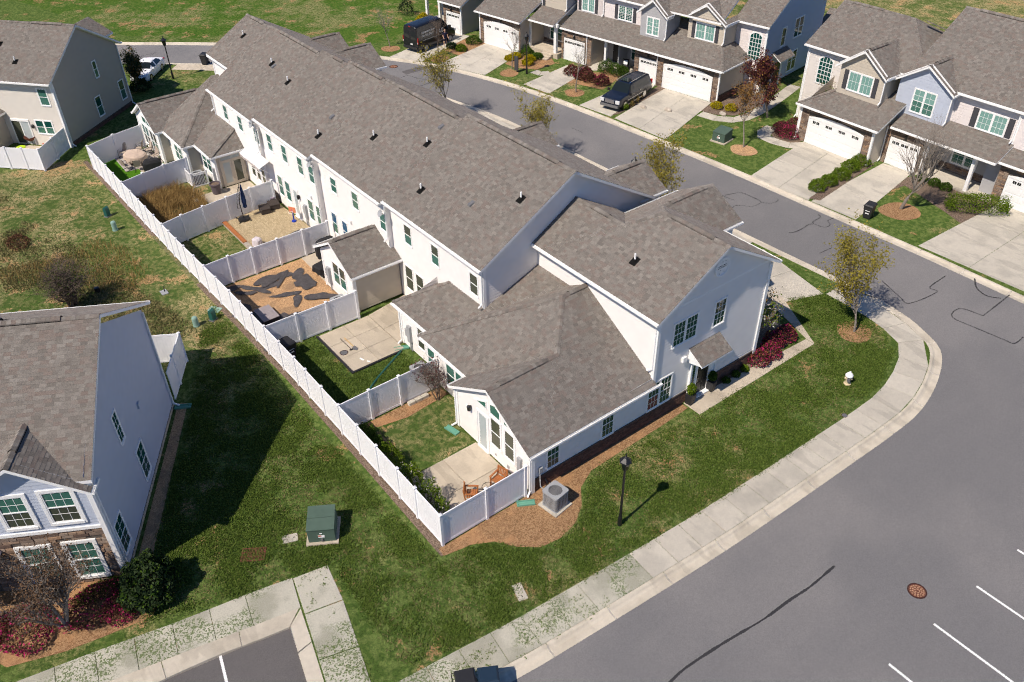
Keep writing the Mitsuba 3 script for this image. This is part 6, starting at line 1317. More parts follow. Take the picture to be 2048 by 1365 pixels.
tree('willow_shrub', 'wide bare bushy tree with faint green twigs in the rough field', 'tree', (-29.4, -7.4), 4.0, 14, 0.42, 1.15, 0.06, (10, 8, 6), 0.45, L_GREEN, 1300, 0.055, 0.2, stems=6, start=0.15, bark=M_BARKD)
tree('flowering_shrub', 'thin shrub with small pale leaves at the front corner of the end townhouse', 'shrub', (-0.9, 21.9), 5.2, 15, 0.5, 0.7, 0.05, (9, 6, 4), 0.65, L_LIME, 900, 0.07, 0.14, stems=3, mixmt=((L_RUST, 450), (L_WHITEF, 500)))
tree('leafless_shrub', 'nearly leafless shrub against the cross fence in the sunroom yard', 'shrub', (-8.2, 5.3), 2.6, 16, 0.5, 1.0, 0.03, (8, 6, 4), 0.5, L_RED, 260, 0.07, 0.08, stems=4, bark=M_BARKD)
tree('corner_shrub', 'tall leafy shrub against the far corner of the beige house', 'shrub', (-62.2, 7.6), 3.8, 17, 0.5, 0.75, 0.05, (9, 6, 4), 0.65, L_DARK, 2600, 0.11, 0.16, stems=4, mixmt=((L_RUST, 600),))
bush('magnolia_shrub', 'large round glossy evergreen shrub at the corner of the blue grey house', 'shrub', (-5.35, -11.0), 1.15, 1.15, 2.1, 20, L_DARK, 5200, 0.10, mt if False else 0.0, lump=0.3, extra=((L_GREEN, 900, 0.8),))
for i, (x, y, rx, ry, rz, s) in enumerate(((-6.1, -13.0, 1.0, 1.5, 0.75, 21), (-5.45, -12.1, 0.85, 0.85, 0.7, 22), (-6.7, -15.6, 1.3, 1.1, 0.8, 23), (-7.7, -16.9, 0.9, 0.9, 0.7, 24))):
    bush('azalea', ('dark bronze azalea with magenta edge under the crape myrtle', 'magenta flecked azalea beside the round evergreen shrub', 'brown azalea with bright magenta blossom left of the crape myrtle', 'magenta azalea at the left picture edge')[i], 'shrub', (x, y), rx, ry, rz, s, L_BRONZE, 1900, 0.06, extra=((L_PINK, 420 if i < 2 else 700, 0.9),))
bush('groundcover', 'low green perennials against the stone front of the blue grey house', 'plant', (-6.9, -12.6), 0.5, 1.2, 0.35, 25, L_GREEN, 700, 0.07)
for i, (x, y, r, s) in enumerate(((-1.0, 22.9, 0.8, 31), (-0.4, 21.9, 0.7, 32), (-0.1, 21.0, 0.6, 33))):
    pass
for i in range(4):
    y = 18.3 + i * 1.55
    bush('azalea', ('first', 'second', 'third', 'last')[i] + ' clipped red flecked azalea of the hedge beside the door walk, counted from the door', 'shrub', (-0.25 + 0.05 * i if i > 1 else 0.35, 20.8 + i * 0.95), 0.62, 0.62, 0.85, 34 + i, L_RED, 1300, 0.055, extra=((L_PINK, 260, 0.92), (L_RUST, 300, 0.85)))
for i, c in enumerate(((-39.33, 41.59), (-38.12, 41.61), (-37.00, 41.75), (-35.59, 42.06), (-38.31, 42.41))):
    bush('bronze_shrub', ('round dark bronze shrub at the left end of the red shrub row', 'bronze shrub with magenta blossom behind the small bare tree', 'third bronze shrub of the row before the porch', 'bronze shrub nearest the dark sport utility vehicle', 'bronze shrub at the back of the red shrub row')[i], 'shrub', c, 0.72, 0.72, 0.95, 40 + i, L_BRONZE, 1100, 0.08, extra=((L_PINK, 120 if i in (1, 3) else 25, 0.9), (L_RED, 300, 0.8)))
for i, (c, r) in enumerate((((-37.54, 44.37), 0.72), ((-36.41, 44.69), 0.66), ((-36.08, 45.30), 0.5))):
    bush('clipped_shrub', ('tall clipped green globe shrub by the porch steps', 'middle clipped green globe shrub before the porch', 'small clipped green shrub before the porch')[i], 'shrub', c, r, r, r * 1.75, 46 + i, L_GREEN, 1700, 0.06, boxy=0.3)
for i, c in enumerate(((-25.03, 46.08), (-23.89, 46.60))):
    bush('yellow_shrub', ('golden yellow shrub next to the double garage', 'golden yellow shrub beside the pale rock')[i], 'shrub', c, 0.55, 0.5, 0.62, 50 + i, L_YELLOW, 1300, 0.055)
for i, (c, r) in enumerate((((-17.76, 46.00), 0.75), ((-17.20, 46.06), 0.85), ((-18.48, 46.53), 0.7), ((-17.97, 47.79), 0.8))):
    bush('azalea', ('dark red shrub at the left of the group by the right double garage', 'round shrub dotted with magenta nearest the right driveway', 'dark red shrub behind the magenta dotted one', 'olive and red shrub against the white corner trim')[i], 'shrub', c, r, r, r * 1.15, 53 + i, L_RED if i != 1 else L_BRONZE, 1400, 0.06, extra=((L_PINK, 420 if i == 1 else 40, 0.9),))
HB_ = [(-10.10, 40.08), (-10.08, 41.49), (-10.15, 43.06), (-10.47, 44.78), (-10.52, 46.21)]
for i, c in enumerate(HB_):
    bush('globe_shrub', ('first', 'second', 'third', 'fourth', 'fifth')[i] + ' bright green globe shrub of the row between the right driveways, from the street', 'shrub', c, 0.62 + 0.03 * i, 0.62 + 0.03 * i, 0.85, 60 + i, L_LIME, 1900, 0.06)
bush('box_hedge', 'long clipped green box hedge beside the rightmost driveway', 'hedge', (-1.11, 46.02), 0.75, 2.1, 1.25, 66, L_LIME, 5200, 0.06, boxy=0.75, rot=-0.85, lump=0.10)
for i, c in enumerate(((-5.08, 47.36), (-4.17, 47.36), (-6.11, 47.38))): bush('small_shrub', ('small round green shrub in the bed left of the porch column', 'small round green shrub nearest the porch column', 'small dark shrub behind the tall bare tree')[i], 'shrub', c, 0.45, 0.45, 0.6, 67 + i, L_GREEN, 900, 0.06)
for i, (c, mt_, r) in enumerate((((-47.61, 42.00), L_GREEN, 0.9), ((-46.17, 41.64), L_GREEN, 0.7), ((-44.85, 41.87), L_GREEN, 0.55), ((-46.31, 39.44), L_YELLOW, 0.5), ((-46.38, 40.26), L_YELLOW, 0.55), ((-44.89, 40.93), L_YELLOW, 0.55), ((-44.16, 40.04), L_YELLOW, 0.6))):
    bush('porch_shrub', ('large green shrub before the raised porch', 'green shrub behind the street lamp across the street', 'small green shrub beside the porch steps', 'yellow shrub left of the small bare tree trunk', 'yellow shrub right of the small bare tree trunk', 'yellow green shrub behind the lamp post foot', 'yellow green low shrub in the mulch near the porch steps')[i], 'shrub', c, r, r, r * 1.05, 72 + i, mt_, 1000, 0.075)
for i, (c, mt_, r) in enumerate((((-52.65, 39.57), L_GREEN, 0.8), ((-52.98, 37.00), L_DARK, 0.55), ((-51.72, 37.32), L_LIME, 0.6), ((-62.57, 39.73), L_YELLOW, 0.75), ((-61.65, 40.26), L_YELLOW, 0.6), ((-61.96, 38.80), L_YELLOW, 0.55), ((-65.64, 39.48), L_DARK, 0.9))):
    bush('porch_shrub', ('round green shrub at the left double garage corner', 'dark shrub in the mulch by the van drive', 'loose pale green shrub near the van drive', 'rounded golden shrub behind the van roof', 'golden shrub at the porch behind the van', 'low golden shrub beside the van rear', 'dark pointed evergreen left of the white porch columns')[i], 'shrub', c, r, r, r * (1.05 if i < 6 else 2.0), 80 + i, mt_, 1000, 0.08)
for i, c in enumerate(((-30.18, 39.67), (-30.42, 40.63), (-30.71, 41.53), (-31.07, 42.38))):
    bush('border_shrub', ('green shrub at the street end of the strip beside the dark sport utility vehicle', 'dry shrub second in the strip beside the dark vehicle', 'dry pale shrub third in the strip beside the dark vehicle', 'dry shrub nearest the garage in the strip beside the dark vehicle')[i], 'shrub', c, 0.5, 0.45, 0.55 + 0.1 * i, 90 + i, L_LIME if i == 0 else L_STRAW, 700, 0.07, extra=((L_GREEN, 250, 0.7),))
bush('dark_shrub', 'dark round shrub in shade beyond the beige house corner', 'shrub', (-62.01, 7.85), 1.0, 1.0, 1.1, 95, L_DARK, 1500, 0.09)
YB = [(-7.9, 0.75, 0.55, 0.9), (-6.75, 0.8, 0.55, 0.85), (-5.6, 0.75, 0.7, 1.35), (-3.9, 0.85, 0.65, 1.2), (-2.3, 0.8, 0.75, 1.45), (-1.1, 0.75, 0.6, 1.25)]
for i, (x, y, r, h) in enumerate(YB):
    bush('yard_shrub', ('first', 'second', 'third', 'fourth', 'fifth', 'sixth')[i] + ' loose green shrub along the long fence in the sunroom yard, from the left', 'shrub', (x, y), r, r * 0.85, h, 100 + i, L_LIME if i > 1 else L_GREEN, 1100, 0.06, lump=0.45, extra=((L_WHITEF, 90, 0.9),) if i > 2 else None)
for i, y in enumerate((18.15, 18.95, 19.7)): bush('hosta', ('small green plant in the bed right of the potted shrub', 'small green plant in the middle of the shaded door bed', 'small bright plant at the far end of the door bed')[i], 'plant', (0.33, y), 0.22, 0.22, 0.3, 110 + i, L_GREEN if i < 2 else L_LIME, 220, 0.08)
for i, c in enumerate(((-40.05, -8.66), )): bush('burnt_brush', 'low dead brushy clump in the rough field at the left edge', 'plant', (-39.44, -8.23), 1.2, 0.7, 0.4, 114, L_BRONZE, 700, 0.07)
# ================================================================== STREET FURNITURE AND UTILITIES
def local(x, y, deg, z=0.0): frame(x, y, deg, z)
def lamp_post(label, x, y, h=4.35):
    local(x, y, 20); k = thing('street_lamp', label, 'street lamp', 'black lantern street lamps')
    part(k, 'post', MB().lathe([(0.10, -0.05), (0.10, 0.5), (0.075, 0.6), (0.060, 0.9), (0.052, h - 0.85), (0.075, h - 0.80)], (0, 0, 0), 10), M_BLACK)
    part(k, 'lantern', MB().lathe([(0.07, h - 0.80), (0.13, h - 0.72), (0.21, h - 0.28), (0.22, h - 0.26)], (0, 0, 0), 6), M_BLACK)
    m = MB()
    for i in range(6):
        a, b = math.pi * i / 3 + 0.12, math.pi * (i + 1) / 3 - 0.12; r0, r1 = 0.128, 0.205
        m.quad((r0 * math.cos(a), r0 * math.sin(a), h - 0.69), (r0 * math.cos(b), r0 * math.sin(b), h - 0.69), (r1 * math.cos(b), r1 * math.sin(b), h - 0.31), (r1 * math.cos(a), r1 * math.sin(a), h - 0.31))
    part(k, 'pane', m, G_CAR)
    c = MB().lathe([(0.29, h - 0.26), (0.27, h - 0.22), (0.10, h - 0.06), (0.05, h), (0.03, h + 0.02), (0.045, h + 0.09), (0.005, h + 0.17)], (0, 0, 0), 6); part(k, 'cap', c, M_BLACK)
    world()
lamp_post('black lantern street lamp on the lawn beside the corner pavement, casting a long shadow', 3.96, 6.87, 4.30)
lamp_post('black lantern street lamp between the white sedan and the far end of the row', -63.12, 11.32, 3.95)
lamp_post('black lantern street lamp among the shrubs across the street', -42.29, 38.45, 3.85)
lamp_post('black lantern street lamp showing only its head above the front gable roof', -16.54, 27.42, 4.0)
def transformer(label, x, y, deg, s=1.0, sticker=True):
    local(x, y, deg); k = thing('transformer_box', label, 'transformer box'); w, d, h = 0.56 * s, 0.60 * s, 0.95 * s
    part(k, 'pad', MB().box(-w - 0.12, w + 0.12, -d - 0.14, d + 0.12, -0.05, 0.09), M_CONCW)
    m = MB(); m.hexa([(-w, -d, 0.09), (w, -d, 0.09), (w, d, 0.09), (-w, d, 0.09), (-w, -d, h - 0.14), (w, -d, h - 0.14), (w, d, h), (-w, d, h)]); part(k, 'cabinet', m, M_GREENM)
    t = MB(); t.hexa([(-w - 0.02, -d - 0.03, h - 0.15), (w + 0.02, -d - 0.03, h - 0.15), (w + 0.02, -0.02, h - 0.075), (-w - 0.02, -0.02, h - 0.075), (-w - 0.02, -d - 0.03, h - 0.10), (w + 0.02, -d - 0.03, h - 0.10), (w + 0.02, -0.02, h - 0.03), (-w - 0.02, -0.02, h - 0.03)]); part(k, 'lid', t, M_GREENM)
    t = MB(); t.hexa([(-w - 0.015, 0.0, h - 0.07), (w + 0.015, 0.0, h - 0.07), (w + 0.015, d + 0.02, h + 0.0), (-w - 0.015, d + 0.02, h + 0.0), (-w - 0.015, 0.0, h - 0.03), (w + 0.015, 0.0, h - 0.03), (w + 0.015, d + 0.02, h + 0.035), (-w - 0.015, d + 0.02, h + 0.035)]); part(k, 'top', t, M_GREENM)
    part(k, 'latch', MB().box(-0.05, 0.05, -d - 0.05, -d, 0.16, 0.30), M_DKGREY)
    if sticker:
        part(k, 'warning_label', MB().box(-0.14, 0.14, -d - 0.006, -d, 0.36, 0.52), M_WHITE); part(k, 'warning_label', MB().box(-0.13, 0.0, -d - 0.010, -d - 0.006, 0.43, 0.51), mat('sticker_red', (0.45, 0.08, 0.04), 0.5, 0.3)); part(k, 'number_plate', MB().box(-0.06, 0.05, -d - 0.006, -d, 0.60, 0.66), M_WHITE)
    world()
transformer('large green transformer box on the lawn before the fence corner', -3.95, -3.75, 58, 1.05)
transformer('green transformer box on the grass across the street', -20.3, 41.35, 10, 1.0)
def hydrant(x, y):
    k = thing('fire_hydrant', 'cream fire hydrant with a white bonnet on the corner lawn', 'fire hydrant'); local(x, y, 35); cream = mat('cream_paint', (0.56, 0.47, 0.31), 0.5, 0.4)
    part(k, 'barrel', MB().lathe([(0.20, -0.02), (0.20, 0.06), (0.125, 0.07), (0.115, 0.5), (0.17, 0.52), (0.17, 0.56)], (0, 0, 0), 14), cream, smooth=False)
    part(k, 'bonnet', MB().lathe([(0.21, 0.56), (0.20, 0.62), (0.13, 0.72), (0.06, 0.77), (0.05, 0.83), (0.01, 0.84)], (0, 0, 0), 14), M_WHITE)
    for d, r, l in (((1, 0), 0.065, 0.20), ((-1, 0), 0.065, 0.20), ((0, -1), 0.09, 0.23)):
        part(k, 'nozzle', MB().tube([(0, 0, 0.38), (d[0] * l, d[1] * l, 0.38)], [r, r], 10), cream if r < 0.08 else M_DKGREY)
    world()
hydrant(4.46, 23.08)
def condenser(label, x, y, deg, w=0.44, h=0.95):
    local(x, y, deg); k = thing('air_conditioner', label, 'air conditioner')
    part(k, 'pad', MB().box(-w - 0.12, w + 0.12, -w - 0.12, w + 0.12, -0.05, 0.08), M_CONC)
    q = sbox(-w + 0.1, -w + 0.1, w - 0.1, w - 0.1).buffer(0.1, 4); part(k, 'core', MB().prism(q.buffer(-0.03), 0.08, h - 0.05), M_DKGREY)
    lv = MB(); r = A2(shapely.geometry.polygon.orient(q).exterior.coords); L = LineString(r); n = 64
    for i in range(n):
        p = L.interpolate(L.length * (i + 0.15) / n); s = L.interpolate(L.length * (i + 0.75) / n); lv.quad((p.x, p.y, 0.12), (s.x, s.y, 0.12), (s.x, s.y, h - 0.08), (p.x, p.y, h - 0.08))
    part(k, 'louvres', lv, M_GREYM, kind='stuff')
    part(k, 'base_rim', MB().prism(q.buffer(0.01), 0.08, 0.13), M_GREYM)
    hole = Point(0, 0).buffer(w - 0.12, 12); part(k, 'top', MB().prism(q.buffer(0.015).difference(hole), h - 0.08, h), M_GREYM)
    f = MB()
    for i in range(5): a = i * 1.257; f.quad((0, 0, h - 0.14), ((w - 0.16) * math.cos(a), (w - 0.16) * math.sin(a), h - 0.17), ((w - 0.16) * math.cos(a + 0.6), (w - 0.16) * math.sin(a + 0.6), h - 0.11), (0.02, 0.02, h - 0.13))
    f.lathe([(0.07, h - 0.16), (0.07, h - 0.09)], (0, 0, 0), 10); part(k, 'fan', f, M_STEEL)
    g = MB()
    for rr_ in (0.10, 0.18, 0.26, w - 0.13): g.tube([(rr_ * math.cos(t), rr_ * math.sin(t), h - 0.03) for t in np.linspace(0, 6.2832, 25)], 0.006, 3, False)
    part(k, 'fan_guard', g, M_DKGREY); world()
condenser('grey air conditioner on a pad in the mulch by the fence end', 1.27, 5.36, 8, 0.44, 1.0)
condenser('air conditioner behind the cross fence below the hip roof wall', -10.15, 5.42, 0, 0.42, 0.85)
condenser('air conditioner by the addition in the clay yard', -18.6, 5.15, 0, 0.42, 0.85)
condenser('air conditioner inside the white lattice screen', -40.2, 4.85, 0, 0.42, 0.9)
k = thing('pipe_run', 'grey conduit and dark hoses from the wall box to the air conditioner', 'pipe')
part(k, 'conduit', MB().tube([(0.06, 5.45, 1.15), (0.10, 5.42, 0.7), (0.22, 5.35, 0.35), (0.45, 5.5, 0.08), (0.8, 5.45, 0.12)], 0.03, 6), M_GREYM)
part(k, 'hose', MB().tube([(0.05, 5.75, 0.5), (0.3, 5.8, 0.2), (0.5, 5.65, 0.08), (0.85, 5.55, 0.2)], 0.035, 6), M_BLACK)
part(k, 'disconnect_box', MB().box(0.02, 0.14, 5.38, 5.56, 1.1, 1.4), M_GREYM)
def pedestal(label, x, y, mt, h, r, boxy=False):
    k = thing('utility_pedestal', label, 'utility pedestal'); local(x, y, 30)
    if boxy:
        m = MB(); n = 9; pr = [(-0.13, 0.0)] + [(-0.13 * math.cos(t), h - 0.16 + 0.16 * math.sin(t)) for t in np.linspace(0, math.pi, n)] + [(0.13, 0.0)]
        for a, b in zip(pr[:-1], pr[1:]): m.quad((a[0], -0.17, a[1]), (b[0], -0.17, b[1]), (b[0], 0.17, b[1]), (a[0], 0.17, a[1]))
        for s in (-0.17, 0.17): v, f = tri(Polygon(pr)); m.add(np.c_[v[:, 0], np.full(len(v), s), v[:, 1]], f)
        part(k, 'cover', m, mt); part(k, 'base', MB().box(-0.18, 0.18, -0.22, 0.22, -0.02, 0.06), M_DKGREY)
    else:
        part(k, 'cover', MB().lathe([(r, 0.06), (r, h - 0.1), (r * 0.8, h - 0.03), (r * 0.2, h)], (0, 0, 0), 14), mt); part(k, 'base', MB().lathe([(r * 1.15, -0.02), (r * 1.15, 0.07)], (0, 0, 0), 14), mt)
    world()
pedestal('dark green utility pedestal in the rough field, farther of the pair by the fence', -39.47, -2.23, M_GREENP, 0.75, 0.2, True)
pedestal('pale green cylindrical utility pedestal next to the dark green one in the rough field', -37.1, -2.45, M_GREENL, 0.72, 0.17)
pedestal('dark green utility pedestal beside the flat pale green lid near the fence', -22.56, -1.27, M_GREENP, 0.75, 0.2, True)
pedestal('pale green cylindrical utility pedestal at the edge of the shaded lawn', -22.61, -2.3, M_GREENL, 0.66, 0.17)
def lid(label, c, deg, L, Wd, mt, z=0.035, slots=False):
    k = thing('ground_box', label, 'utility cover'); local(*c, deg); q = sbox(-L, -Wd, L, Wd).buffer(-0.04).buffer(0.04, 4)
    part(k, 'cover', MB().prism(q, -0.02, z), mt); m = MB()
    for s in (-0.55, 0.55): m.box(s * L - 0.05, s * L + 0.05, -0.015, 0.015, z, z + 0.004)
    part(k, 'slots', m, M_DARK); world()
lid('flat pale green utility lid in the grass by the fence', (-23.5, -0.8), 35, 0.38, 0.26, M_GREENL)
lid('pale oval utility lid in the grass beside the rusty grate', (-4.53, -5.12), 70, 0.34, 0.22, M_CONC)
lid('rectangular concrete utility lid in the lawn near the pavement', (4.01, 1.14), 164, 0.42, 0.21, M_CONC)
k = thing('storm_grate', 'rusty red storm drain grate in the lawn', 'drain grate'); local(-4.71, -6.77, 57)
fr_ = MB(); fr_.box(-0.52, 0.52, -0.36, -0.32, -0.02, 0.05); fr_.box(-0.52, 0.52, 0.32, 0.36, -0.02, 0.05); fr_.box(-0.52, -0.48, -0.32, 0.32, -0.02, 0.05); fr_.box(0.48, 0.52, -0.32, 0.32, -0.02, 0.05); part(k, 'frame', fr_, M_RUST)
part(k, 'pit', MB().box(-0.48, 0.48, -0.32, 0.32, 0.004, 0.010), M_SLOT)
for i in range(15): x = -0.46 + i * 0.0655; part(k, 'bar', MB().box(x - 0.02, x + 0.02, -0.32, 0.32, 0.012, 0.045), M_RUST)
for y in (-0.11, 0.11): part(k, 'bar', MB().box(-0.48, 0.48, y - 0.018, y + 0.018, 0.010, 0.048), M_RUST)
world()
def manhole(label, c, r=0.36, mt=None, z=-0.075):
    k = thing('manhole_cover', label, 'manhole cover'); local(*c, 15); mt = mt or M_RUST
    part(k, 'ring', MB().prism(Point(0, 0).buffer(r * 1.18, 16).difference(Point(0, 0).buffer(r * 1.02, 16)), z - 0.01, z + 0.006), mat('rust_dark', (0.05, 0.022, 0.018), 0.9, 0.2))
    part(k, 'lid', MB().prism(Point(0, 0).buffer(r, 16), z - 0.01, z + 0.002), mt); m = MB()
    for rr_ in (0.30, 0.55, 0.80):
        n = int(rr_ * 18)
        for i in range(n):
            a, b = 6.2832 * i / n + 0.05, 6.2832 * (i + 0.72) / n; s0, s1 = r * rr_ - 0.025, r * rr_ + 0.03
            P = lambda s, t: (s * math.cos(t), s * math.sin(t)); m.prism(Polygon([P(s0, a), P(s1, a), P(s1, b), P(s0, b)]), z, z + 0.010)
    part(k, 'pattern', m, mat('rust_light', grain((0.34, 0.20, 0.125), 0.4, 12.0), 0.8, 0.3) if r > 0.2 else M_DKGREY, kind='stuff'); world()
manhole('rusty manhole cover in the asphalt near the white bay lines', (14.13, 14.14), 0.33)
manhole('dark manhole cover in the street beside the far gables', (-52.46, 29.65), 0.36)
manhole('small dark valve cover in the corner pavement', (5.89, 20.83), 0.13, M_DKGREY, 0.025)
def splash(label, x, y, deg, mt=None):
    k = thing('splash_block', label, 'splash block'); local(x, y, deg); m = MB()
    m.box(-0.42, 0.42, -0.15, 0.15, 0.01, 0.04); m.box(-0.42, 0.42, -0.15, -0.115, 0.04, 0.10); m.box(-0.42, 0.42, 0.115, 0.15, 0.04, 0.10); m.box(-0.42, -0.38, -0.115, 0.115, 0.04, 0.10)
    part(k, 'tray', m, mt or mat('green_splash', (0.12, 0.30, 0.22), 0.6, 0.3)); world()
splash('green splash block under the downspout outside the fence end', 0.38, 4.35, 60)
splash('green splash block under the downspout at the sunroom corner', -5.75, 4.45, 190)
splash('green splash block under the downspout at the concrete patio', -13.1, 6.05, 250)
splash('green splash block under the far downspout of the blue grey house', -16.05, -5.6, 60)
single('drain_hose', 'dark green corrugated drain hose across the small lawn', 'hose', MB().tube(np.c_[smoothline([(-12.9, 5.9), (-12.2, 4.6), (-11.4, 3.2), (-10.6, 2.2), (-10.2, 1.2)], 6), np.full(25, 0.05)], 0.06, 6), M_GREENP)
def trash_cart(label, x, y, deg, mt=None, text=False):
    k = thing('trash_cart', label, 'trash cart'); local(x, y, deg); mt = mt or M_DARK
    m = MB(); m.hexa([(-0.24, -0.26, 0.06), (0.24, -0.26, 0.06), (0.24, 0.24, 0.06), (-0.24, 0.24, 0.06), (-0.31, -0.35, 1.0), (0.31, -0.35, 1.0), (0.31, 0.36, 1.0), (-0.31, 0.36, 1.0)]); part(k, 'body', m, mt)
    part(k, 'rim', MB().box(-0.34, 0.34, -0.385, 0.40, 0.97, 1.02), mt); l = MB(); l.hexa([(-0.33, -0.38, 1.02), (0.33, -0.38, 1.02), (0.33, 0.40, 1.02), (-0.33, 0.40, 1.02), (-0.27, -0.30, 1.09), (0.27, -0.30, 1.09), (0.28, 0.36, 1.12), (-0.28, 0.36, 1.12)]); part(k, 'lid', l, mt)
    part(k, 'handle', MB().tube([(-0.26, 0.40, 1.0), (-0.26, 0.50, 1.03), (0.26, 0.50, 1.03), (0.26, 0.40, 1.0)], 0.018, 6), mt)
    for s in (-1, 1):
        w = part(k, 'wheel', MB().tube([(s * 0.20, 0.27, 0.13), (s * 0.29, 0.27, 0.13)], [0.13, 0.13], 14), M_BLACK)
    if text:
        for z, s in ((0.62, 0.34), (0.42, 0.26)): part(k, 'label', MB().box(-s / 2, s / 2, -0.318 - 0.02 * (z - 0.62), -0.300, z, z + 0.07), M_WHITE)
    world()
trash_cart('black trash cart with white label on the grass by the right driveways', -5.36, 39.45, 10, text=True)
trash_cart('black trash cart at the kerb beyond the far end of the row', -64.9, 15.3, 40)
trash_cart('black trash cart inside the fence of the concrete patio yard', -16.45, 0.75, 100, text=True)
trash_cart('black trash cart at the lower picture edge, left of two', 6.28, -3.18, 155)
trash_cart('dark blue trash cart at the lower picture edge, right of two', 6.72, -2.45, 150, mat('navy_plastic', (0.012, 0.028, 0.052), 0.5, 0.4))
k = thing('garden_sign', 'dark upright garden sign board by the small bare tree', 'sign'); local(-43.24, 37.93, 10); part(k, 'board', MB().box(-0.22, 0.22, -0.05, 0.05, 0.2, 1.55), M_SHUTTER); part(k, 'post', MB().box(-0.04, 0.04, 0.05, 0.12, -0.05, 1.5), M_BLACK); world()
def rock(label, x, y, r, s):
    m = trimesh.creation.icosphere(2, 1.0); import meshkit
    v = m.vertices * (0.8 + 0.5 * meshkit.noise(m.vertices * 1.7 + s))[:, None] * [r, r * 0.7, r * 0.6] + [x, y, r * 0.25]
    single('rock', label, 'rock', MB().add(v, m.faces), M_ROCK)
rock('pale rock beside the golden yellow shrub', -23.71, 45.37, 0.32, 1); rock('pale rock at the lower end of the shrub strip by the double driveway', -27.35, 42.4, 0.34, 2); rock('rock in the shrub strip beside the dark sport utility vehicle', -29.2, 41.2, 0.3, 3)
single('black_pipe_cap', 'short black drain pipe sticking out of the rough field', 'pipe', MB().lathe([(0.16, 0), (0.16, 0.32), (0.05, 0.34)], (-30.0, -5.8, 0), 10), M_BLACK)
k = thing('grey_cover', 'small grey cover with a dark handle in the rough field', 'utility cover'); part(k, 'plate', MB().box(-27.55, -27.0, -2.75, -2.35, 0, 0.05), M_GREYM); part(k, 'handle', MB().tube([(-27.3, -2.5, 0.05), (-27.4, -2.45, 0.35)], 0.03, 6), M_BLACK)

# ================================================================== BACK YARD THINGS
def wood_chair(label, x, y, deg):
    k = thing('wooden_chair', label, 'chair'); local(x, y, deg)
    for i in range(5): part(k, 'seat_slat', MB().box(-0.27, 0.27, -0.25 + i * 0.10, -0.165 + i * 0.10, 0.42, 0.445), M_WOOD)
    for s in (-1, 1):
        part(k, 'leg', MB().box(s * 0.27 - 0.03, s * 0.27 + 0.03, -0.28, -0.22, 0, 0.64), M_WOOD); part(k, 'leg', MB().beam((s * 0.27, 0.25, 0), (s * 0.27, 0.36, 0.92), 0.055, 0.055), M_WOOD); part(k, 'armrest', MB().box(s * 0.27 - 0.045, s * 0.27 + 0.045, -0.30, 0.30, 0.64, 0.67), M_WOOD)
    part(k, 'top_rail', MB().beam((-0.27, 0.35, 0.88), (0.27, 0.35, 0.88), 0.04, 0.09), M_WOOD); part(k, 'lower_rail', MB().beam((-0.27, 0.29, 0.52), (0.27, 0.29, 0.52), 0.04, 0.06), M_WOOD)
    for i in range(6): part(k, 'back_slat', MB().beam((-0.21 + i * 0.084, 0.295, 0.53), (-0.21 + i * 0.084, 0.35, 0.86), 0.05, 0.02), M_WOOD)
    world()
wood_chair('reddish wooden armchair nearer the fence corner on the sunroom patio', -1.35, 2.55, 140)
wood_chair('reddish wooden armchair nearer the sunroom wall, turned towards the wire table', -1.30, 4.05, 15)
k = thing('wire_table', 'small round black wire table between the two wooden chairs', 'table'); local(-1.15, 3.35, 0)
part(k, 'top_ring', MB().tube([(0.30 * math.cos(t), 0.30 * math.sin(t), 0.5) for t in np.linspace(0, 6.2832, 25)], 0.014, 5, False), M_BLACK); part(k, 'top_grid', MB().tube([(-0.29, 0, 0.5), (0.29, 0, 0.5)], 0.008, 4).tube([(0, -0.29, 0.5), (0, 0.29, 0.5)], 0.008, 4), M_BLACK, kind='stuff')
for i in range(3): a = i * 2.094; part(k, 'leg', MB().tube([(0.28 * math.cos(a), 0.28 * math.sin(a), 0.5), (0.14 * math.cos(a), 0.14 * math.sin(a), 0.25), (0.28 * math.cos(a), 0.28 * math.sin(a), 0.05)], 0.012, 5), M_BLACK)
world()
k = thing('shovel', 'shovel with a wooden handle lying on the concrete patio', 'shovel'); part(k, 'handle', MB().tube([(-15.95, 3.92, 0.11), (-14.9, 3.95, 0.10)], 0.024, 6), mat('tool_wood', (0.52, 0.33, 0.13), 0.6, 0.2)); part(k, 'blade', MB().prism(Polygon([(-14.9, 3.86), (-14.9, 4.04), (-14.6, 4.09), (-14.45, 3.95), (-14.6, 3.81)]), 0.085, 0.105), M_DKGREY)
k = thing('rake', 'dark handled tool lying beside the shovel', 'rake'); part(k, 'handle', MB().tube([(-16.0, 3.70, 0.10), (-14.75, 3.72, 0.10)], 0.018, 6), M_DARK); part(k, 'head', MB().box(-14.76, -14.66, 3.62, 3.82, 0.085, 0.12), M_DARK)
manhole('dark round drain lid on the concrete patio', (-14.75, 3.25), 0.20, M_DKGREY, 0.078)
for i, (x, y, a, s) in enumerate(((-13.6, 3.75, 0.3, 0.3), (-13.2, 3.95, 0.5, 0.2))): single('white_scrap', ('white scrap on the concrete patio near the lawn', 'smaller white scrap on the concrete patio')[i], 'litter', MB().obox((x, y), (math.cos(a), math.sin(a)), s / 2, 0.05, 0.073, 0.085), M_WHITE)
